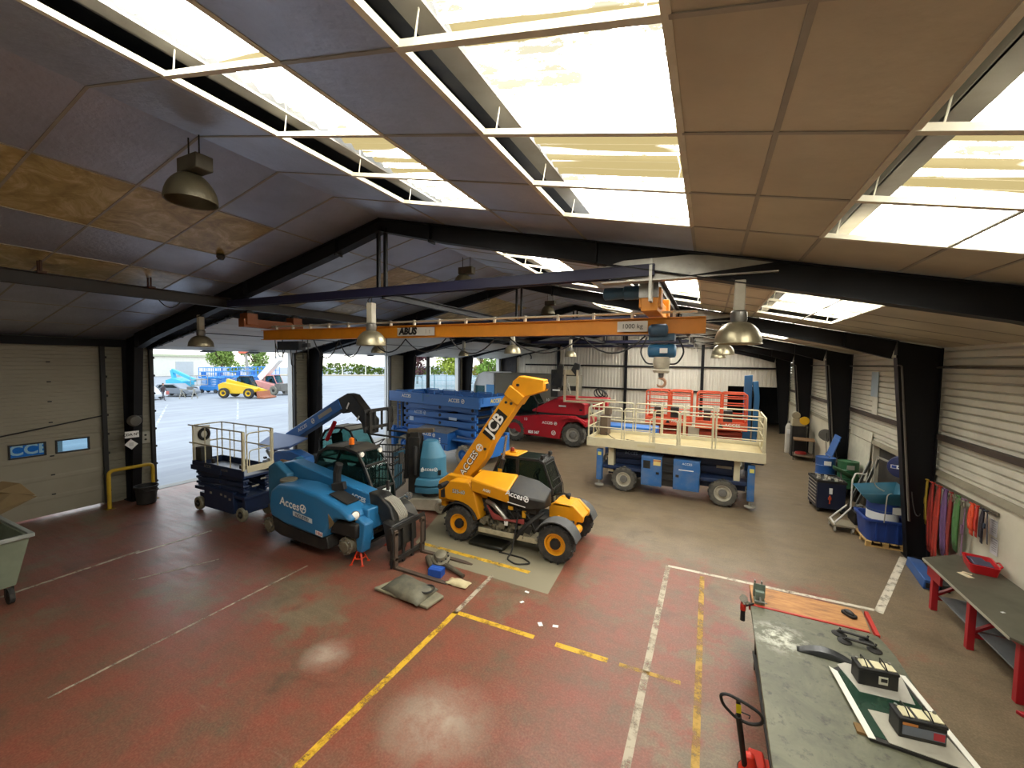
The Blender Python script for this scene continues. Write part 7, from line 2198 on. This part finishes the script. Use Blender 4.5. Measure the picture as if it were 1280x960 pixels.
# ================================================================ the yard outside
def far(px, py, z=0.):
    """a spot in the yard by its bearing and distance"""
    return (px, py, z)


YEL = paint('#e3b81a', .4, .1); CY_ = paint('#3fb4d6', .4, .1); LBL = paint('#3f8fd6', .4, .15); LR = paint('#c9543a', .45, .15)
# blue trailer body parked against the closed door, seen through its windows
A = thing('trailer', 'blue trailer with white lettering seen through the windows of the closed door', 'trailer', (-19.6, 3.6, 0))
mb = MB(); mb.bx(-1.2, 1.2, -4.5, 1.78, .9, 3.1); bd_ = mb.build('body', paint('#2f86d8', .4, .05), A, bevel=.03)
text('ACCES', .42, WHT, bd_, (1.205, 1.02, 1.64), (0, 1, 0), (0, 0, 1), bold=.012)
mb = MB(); mb.bx(1.2, 1.21, 1.6, 1.78, .95, 3.05); mb.build('end_post', paint('#c9d6e2', .4, .1), A)
for y in (-3., -2., .8):
    for sd in (-1, 1):
        wheel(A, (sd*1.0, y, .5), .5, .3, (sd, 0, 0), TYRE, LGREY, None, .55, 0)
mb = MB(); mb.bx(-.6, .6, -4.4, 1.5, .6, .9); mb.build('chassis', BLKM, A)


def car(loc, rz, hexc, label, van=0.):
    A = thing('car', label, 'car', loc, rz)
    m = paint(hexc, .3, .1)
    h = 1.45+van
    mb = MB(); mb.prism([(-2.1, .35), (-2.15, .8), (-2.0, 1.0), (-1.6, h-.05), (.3, h), (1.0, 1.0), (1.9, .85), (2.1, .6), (2.05, .3)], 'y', -.85, .85); mb.build('body', m, A, bevel=.08)
    mb = MB()
    for sd in (-1, 1):
        mb.prism([(-1.5, 1.0), (-1.3, h-.12), (.2, h-.1), (.75, 1.0)], 'y', sd*.86-.005, sd*.86+.005)
    mb.build('side_window', glass('#9fbcc4', .5), A)
    for x in (-1.3, 1.35):
        for sd in (-1, 1):
            wheel(A, (x, sd*.75, .34), .34, .22, (0, sd, 0), TYRE, LGREY, None, .62, 0)
    return A


car((-53.5, 21.7, 0), math.radians(20), '#d9dde0', 'white car parked at the left edge of the yard view', .1)
car((-55.0, 25.5, 0), math.radians(25), '#7f858c', 'grey car standing behind the walking person in the yard')

# a person walking across the yard
A = thing('person', 'person in dark top and grey trousers walking across the yard', 'person', (-50.2, 22.0, 0), math.radians(20))


def skinned(name, verts, edges, radii, mat, parent):
    me = bpy.data.meshes.new(name); me.from_pydata(verts, edges, []); me.materials.append(mat)
    o = bpy.data.objects.new(name, me); COL.objects.link(o); o.parent = parent
    sk = o.modifiers.new('skin', 'SKIN'); sv = me.skin_vertices[0].data
    for i, r in enumerate(radii):
        sv[i].radius = (r, r) if isinstance(r, float) else r
    sv[0].use_root = True
    sub = o.modifiers.new('sub', 'SUBSURF'); sub.levels = 1; sub.render_levels = 1
    return o


P = [(0, 0, .95), (.02, 0, 1.2), (.03, 0, 1.42), (.05, 0, 1.52), (.07, 0, 1.66),
     (.02, -.1, .9), (.22, -.1, .5), (.30, -.1, .08), (.42, -.1, .04),
     (-.02, .1, .9), (-.08, .1, .5), (-.38, .1, .14), (-.30, .1, .05),
     (.03, -.2, 1.38), (-.08, -.25, 1.12), (.08, -.26, .9), (.03, .2, 1.38), (.1, .25, 1.12), (.3, .24, .98)]
E_ = [(0, 1), (1, 2), (2, 3), (3, 4), (0, 5), (5, 6), (6, 7), (7, 8), (0, 9), (9, 10), (10, 11), (11, 12), (2, 13), (13, 14), (14, 15), (2, 16), (16, 17), (17, 18)]
R_ = [.14, .14, .13, .055, .095, .095, .07, .045, .035, .095, .07, .045, .035, .06, .045, .035, .06, .045, .035]
skinned('body', P, E_, R_, paint('#5b5a60', .8, .2), A)
mb = MB(); mb.lathe((0, 0, .9), (.03, 0, 1), [(0, .16), (.1, .17), (.3, .17), (.48, .18), (.56, .1)], 14); mb.build('jacket', paint('#3a2f35', .8, .2), A)
mb = MB(); mb.sphere((.07, 0, 1.68), .1, (1, .85, 1.2)); mb.build('head', paint('#b98a72', .6, .1), A)
mb = MB(); mb.sphere((.05, 0, 1.72), .1, (1.02, .9, 1.0)); mb.build('hair', paint('#2f241d', .8, .1), A)
mb = MB(); mb.box((.28, .25, .8), (.1, .3, .36)); mb.build('bag', paint('#b5645c', .7, .2), A, bevel=.03)


def boom_lift(loc, rz, label, m, rails=True, a=.5):
    A = thing('boom_lift', label, 'boom lift', loc, rz, group='blue access machines across the yard')
    mb = MB(); mb.bx(-1.2, 1.2, -.8, .8, .5, .9); mb.build('chassis', GREY, A, bevel=.04)
    for x in (-.9, .9):
        for sd in (-1, 1):
            wheel(A, (x, sd*.85, .42), .42, .3, (0, sd, 0), TYRE, LBL, None, .55, 0)
    mb = MB(); mb.prism([(-1.5, .95), (-1.6, 1.7), (-.6, 2.0), (.9, 1.6), (1.0, .95)], 'y', -.75, .75); mb.build('turret', m, A, bevel=.06)
    mb = MB(); p0 = V((-1.1, 0, 2.1)); p1 = p0+V((4.2*math.cos(a), 0, 4.2*math.sin(a))); mb.bar((-1.1, 0, 1.6), (-1.4, 0, 2.9), .35, .35); mb.bar((-1.4, 0, 2.9), (1.9, 0, 1.7), .3, .34); mb.build('boom', m, A)
    mb = MB(); ring4 = [(2.0, -.7), (2.9, -.7), (2.9, .7), (2.0, .7)]; railing(mb, ring4, 1.2, [2.3, 1.8], .03, True); mb.bx(2.0, 2.9, -.7, .7, 1.15, 1.22); mb.build('basket', LGREY, A)
    return A


boom_lift((-57.5, 27.2, 0), math.radians(15), 'turquoise boom lift above the grey car in the yard', CY_)


def yard_scissor(loc, rz, label, h):
    A = thing('scissor_lift', label, 'scissor lift', loc, rz, group='blue scissor lifts parked in a row across the yard')
    mb = MB(); mb.bx(-1.2, 1.2, -.55, .55, .3, .85); mb.build('chassis', LBL, A, bevel=.03)
    for x in (-.9, .9):
        for sd in (-1, 1):
            wheel(A, (x, sd*.5, .26), .26, .2, (0, sd, 0), TYRE, LGREY, None, .55, 0)
    mb = MB()
    for k in range(5):
        mb.bar((-1.1, -.4, .9+.2*k), (1.1, -.4, 1.05+.2*k), .08, .12); mb.bar((-1.1, .4, 1.05+.2*k), (1.1, .4, .9+.2*k), .08, .12)
    mb.build('scissor_arms', LBL, A)
    mb = MB(); mb.bx(-1.25, 1.25, -.6, .6, 1.85, 2.05); pf = mb.build('platform', LBL, A)
    mb = MB(); railing(mb, [(-1.2, -.58), (1.2, -.58), (1.2, .58), (-1.2, .58)], 2.0, [2.0+h, 2.0+h*.55], .04, True)
    for x in (-.6, 0, .6):
        for sd in (-1, 1):
            mb.tube([(x, sd*.58, 2), (x, sd*.58, 2.0+h)], .03, 5)
    mb.build('guard_rail', LBL, A)
    mb = MB(); mb.bx(-.9, -.3, -.6, -.55, 2.05, 2.7); mb.build('panel', BLT, A)
    return A


A0 = yard_scissor((-57, 30.2, 0), .4, 'blue scissor lift standing just right of the turquoise boom lift in the yard', 1.2)
for i, (x, y, r, l) in enumerate(((-58.5, 32.8, .35, 'blue scissor lift behind the yellow telehandler, first of the row past the boom lift'), (-59, 35.6, .4, 'blue scissor lift behind the cab of the yellow telehandler across the yard'), (-60, 38.3, .3, 'blue scissor lift behind the fork end of the yellow telehandler'),
                                  (-61.0, 40.5, .5, 'blue scissor lift left of the white and red telehandler in the yard'), (-55.5, 43.8, .4, 'blue scissor lift last on the right beside the white door jamb'))):
    dup(A0, (x, y, 0), r, l)


def yard_telehandler(loc, rz, label, m, boom_up, m2=None, bucket=None, s=1.):
    A = thing('telehandler', label, 'telehandler', loc, rz)
    for x in (-1.4, 1.4):
        for sd in (-1, 1):
            wheel(A, (x, sd*.9, .58), .58, .42, (0, sd, 0), TYREG if m2 else TYRE, m if not m2 else LGREY, None, .55, 0)
    mb = MB(); mb.prism([(-2.1, .7), (-2.2, 1.5), (-1.6, 1.75), (.9, 1.3), (1.9, 1.1), (1.9, .7), (.8, .5), (-.8, .5)], 'y', -.75, .1); mb.build('body', m, A, bevel=.05)
    mb = MB(); p0 = V((-1.8, .25, 1.9)); p1 = V((2.3, .25, .8)) if not boom_up else V((1.2, .25, 4.6)); mb.bar(p0, p1, .38 if not boom_up else .7, .42 if not boom_up else .8); mb.build('boom', m2 or m, A, bevel=.03)
    cab(A, [(-.9, 1.0), (-.9, 2.2), (-.6, 2.4), (.5, 2.4), (1.0, 1.4), (1.0, 1.0)], -.1 if boom_up else .5, .95 if boom_up else 1.2, m if m2 else BLK, GLS, t=.09)
    if bucket:
        mb = MB(); mb.prism([(2.4, .05), (3.2, .0), (3.25, .12), (2.6, .3), (2.45, .8), (2.3, .8)], 'y', -1.0, 1.2); mb.build('bucket', bucket, A)
    mb = MB(); mb.bx(2.1, 2.45, -.3, .8, .15, .9); mb.build('carriage', m if not m2 else GREY, A)
    if boom_up:
        mb = MB(); mb.bx(1.6, 2.6, -1.0, 1.0, .5, 1.4); mb.build('outrigger_frame', GREY, A)
    return A


yard_telehandler((-47.6, 28.3, 0), math.radians(25), 'yellow telehandler with lowered boom and rusty bucket across the yard', YEL, False, None, paint('#a3603f', .7, .4))
yard_telehandler((-49.5, 33.0, 0), math.radians(10), 'pale red and white telehandler with boom raised across the yard', paint('#d9938a', .45, .2), True, WHT)
A = thing('site_machine', 'orange and white site machine half hidden by the white door jamb', 'machine', (-48.5, 36.3, 0), .3)
mb = MB(); mb.bx(-1.2, 1.2, -.7, .7, .5, 1.3); mb.build('body', LR, A, bevel=.06); mb = MB(); mb.bx(-1.0, .6, -.6, .6, 1.3, 1.7); mb.build('hood', WHT, A, bevel=.06)
for x in (-.8, .8):
    for sd in (-1, 1):
        wheel(A, (x, sd*.7, .4), .4, .3, (0, sd, 0), TYRE, LGREY, None, .5, 0)
A = thing('crane_basket', 'orange work basket hanging high behind the telehandlers across the yard', 'basket', (-66, 39.8, 0), .3)
mb = MB(); mb.bx(-.8, .8, -.4, .4, 5.2, 5.7); mb.build('basket', paint('#e06a4a', .45, .1), A, bevel=.03); mb = MB(); mb.bar((.2, 0, 5.2), (.6, 0, .6), .3, .3); mb.bx(-.8, 1.4, -.8, .8, 0, .7); mb.build('mast', LGREY, A)
A = thing('trestle', 'pair of grey trestles with small tools left on the yard', 'trestle', (-51.0, 24.6, 0), .4)
mb = MB()
for x in (-.7, .7):
    for sd in (-1, 1):
        mb.bar((x, 0, .95), (x+.1, sd*.4, 0), .06, .06)
mb.bar((-.9, 0, .98), (.9, 0, .98), .1, .1); mb.build('frame', LGREY, A); mb = MB(); mb.box((.3, 0, 1.15), (.5, .3, .25)); mb.build('tool', GREY, A)


# trees: trunk and a crown of leaf sprays
def leaf_mat(h):
    return paint(h, .7, .5, '#5f6f35', .8)


def tree(x, y, h, r, hexc, label, trunk=.2, n=2600, low=.22):
    A = thing('tree', label, 'tree', (x, y, 0), group='trees beyond the yard')
    rnd = random.Random(int(x*13+y*7))
    mb = MB(); mb.tube([(0, 0, 0), (.05, 0, h*.4), (0, .1, h*.7)], [trunk, trunk*.8, trunk*.4], 8)
    for k in range(5):
        q = 2*PI*k/5; mb.tube([(.03, 0, h*.4), (r*.5*math.cos(q), r*.5*math.sin(q), h*.68)], [trunk*.5, trunk*.2], 6)
    mb.build('trunk', paint('#6d5a48', .9, .3), A)
    mb = MB(); blobs = [(rnd.uniform(-.5, .5)*r, rnd.uniform(-.5, .5)*r, h*(low+rnd.uniform(0, .62)), rnd.uniform(.35, .6)*r) for _ in range(9)]
    vs = []; fs = []
    for _ in range(n):
        b = rnd.choice(blobs); d = V((rnd.gauss(0, 1), rnd.gauss(0, 1), rnd.gauss(0, 1))).normalized()*b[3]*rnd.uniform(.6, 1.05)
        c = V(b[:3])+d; s = rnd.uniform(.14, .3)*max(.7, r/3)
        t1 = V((rnd.gauss(0, 1), rnd.gauss(0, 1), rnd.gauss(0, 1))).normalized()*s; t2 = t1.cross(V((rnd.gauss(0, 1), rnd.gauss(0, 1), rnd.gauss(0, 1)))).normalized()*s*.7
        k = len(vs); vs += [c-t1, c+t2*.9, c+t1, c-t2*.9]; fs.append((k, k+1, k+2, k+3))
    mb.add(vs, fs); mb.build('crown', leaf_mat(hexc), A, smooth=False, recalc=False)
    return A


tree(-78, 43, 8.5, 3.2, '#86a04a', 'green tree behind the blue lifts, left of the raised white boom')
tree(-80, 50, 8.5, 3.0, '#8fa858', 'green tree behind the raised boom beside the white door jamb')
tree(-51, 63.5, 11, 3.0, '#6b3a4a', 'purple leaved tree at the left of the far door opening')
tree(-47.5, 56.0, 7.2, 2.6, '#86a83f', 'bright green bush tree below the purple tree in the far door opening')
tree(-41.5, 62.5, 10.5, 3.6, '#a9b845', 'yellow green tree in the middle of the far door opening')
tree(-38, 65.5, 9.5, 2.2, '#b8b050', 'yellow green tree at the left of the last door opening', .15)
tree(-34.5, 62.5, 5.6, 2.6, '#7da03f', 'round green bush behind the fence in the last door opening')
# wire fence along the yard's far end
A = thing('fence', 'pale blue wire mesh fence beyond the far door openings', 'fence', (0, 0, 0))
f0, f1 = V((-41, 44, 0)), V((-24.5, 56, 0))
for k in range(13):
    mb = MB(); p = f0.lerp(f1, k/12); mb.bx(p.x-.04, p.x+.04, p.y-.04, p.y+.04, 0, 2.5)
    mb.build('post', paint('#5f7f86', .5, .1), A)
mb = MB()
for k in range(140):
    p = f0.lerp(f1, k/139); mb.bx(p.x-.022, p.x+.022, p.y-.022, p.y+.022, .05, 2.4)
for z in (.1, .9, 1.7, 2.38):
    mb.bar((f0.x, f0.y, z), (f1.x, f1.y, z), .03, .05)
mb.build('mesh_panel', paint('#8fb3bb', .5, .1), A)
A = thing('house', 'white house with ochre shutters beyond the last door opening', 'house', (-34, 82, 0), .3)
mb = MB(); mb.bx(-6, 6, -4, 4, 0, 7.5); mb.build('walls', paint('#efe9dc', .7, .1), A)
mb = MB(); mb.prism([(-6.5, 7.4), (6.5, 7.4), (0, 9.8)], 'y', -4.4, 4.4); mb.build('roof', paint('#b5805f', .8, .3), A)
for x in (-4.2, -1.2, 2., 4.6):
    for z in (1.2, 4.6):
        mb = MB(); mb.bx(x-.55, x+.55, -4.06, -3.98, z, z+1.7); w_ = mb.build('window', paint('#56656d', .2, .1), A)
        for sd in (-1, 1):
            mb = MB(); mb.bx(x+sd*.85-.3, x+sd*.85+.3, -4.1, -4.02, z-.05, z+1.75); mb.build('shutter', paint('#d9a860', .6, .1), w_)
# hedge, kerb and posts at the far roundabout
for i in range(7):
    x, y = -98+i*4.2, 79+i*4.6
    mb = MB(); mb.tube([(0, 0, 0), (0, 0, 2.6)], .12, 8); o = mb.build('bollard', WHT); o.location = (x, y, 0); tag(o, 'white post in the row at the roundabout across the road', 'post', 'white posts at the far roundabout')
mb = MB(); rnd = random.Random(4); vs = []; fs = []
for _ in range(1600):
    t = rnd.random(); c = V((-104+t*32, 82+t*34, rnd.uniform(.2, 2.3+1.2*math.sin(t*9)))); s = rnd.uniform(.3, .8)
    t1 = V((rnd.gauss(0, 1), rnd.gauss(0, 1), rnd.gauss(0, 1))).normalized()*s; t2 = t1.cross(V((0, .3, 1))).normalized()*s*.7
    k = len(vs); vs += [c-t1, c+t2, c+t1, c-t2]; fs.append((k, k+1, k+2, k+3))
mb.add(vs, fs); o = mb.build('hedge', leaf_mat('#7f9448'), smooth=False, recalc=False); tag(o, 'long green hedge behind the white posts at the roundabout', 'hedge')
mb = MB(); mb.prism([(-112, 60), (-80, 92), (-84, 96), (-116, 66)], 'z', 0, .12); struct(mb.build('verge', paint('#b8a98a', .9, .3), smooth=False))
A = thing('warehouse', 'long low white warehouse across the yard behind the parked machines', 'building', (-118, 38, 0), .15)
mb = MB(); mb.bx(-6, 6, -40, 26, 0, 4.6); mb.build('walls', paint('#dedbd0', .7, .1), A); mb = MB(); mb.bx(-6.4, 6.4, -40.4, 26.4, 4.6, 5.1); mb.build('roof_edge', paint('#b8bda0', .7, .2), A)
for k in range(5):
    mb = MB(); mb.bx(6.0, 6.06, -34+12*k, -30+12*k, 0, 3.4); mb.build('shutter_door', paint('#b5bcc0', .6, .1), A)
bpy.context.view_layer.update()
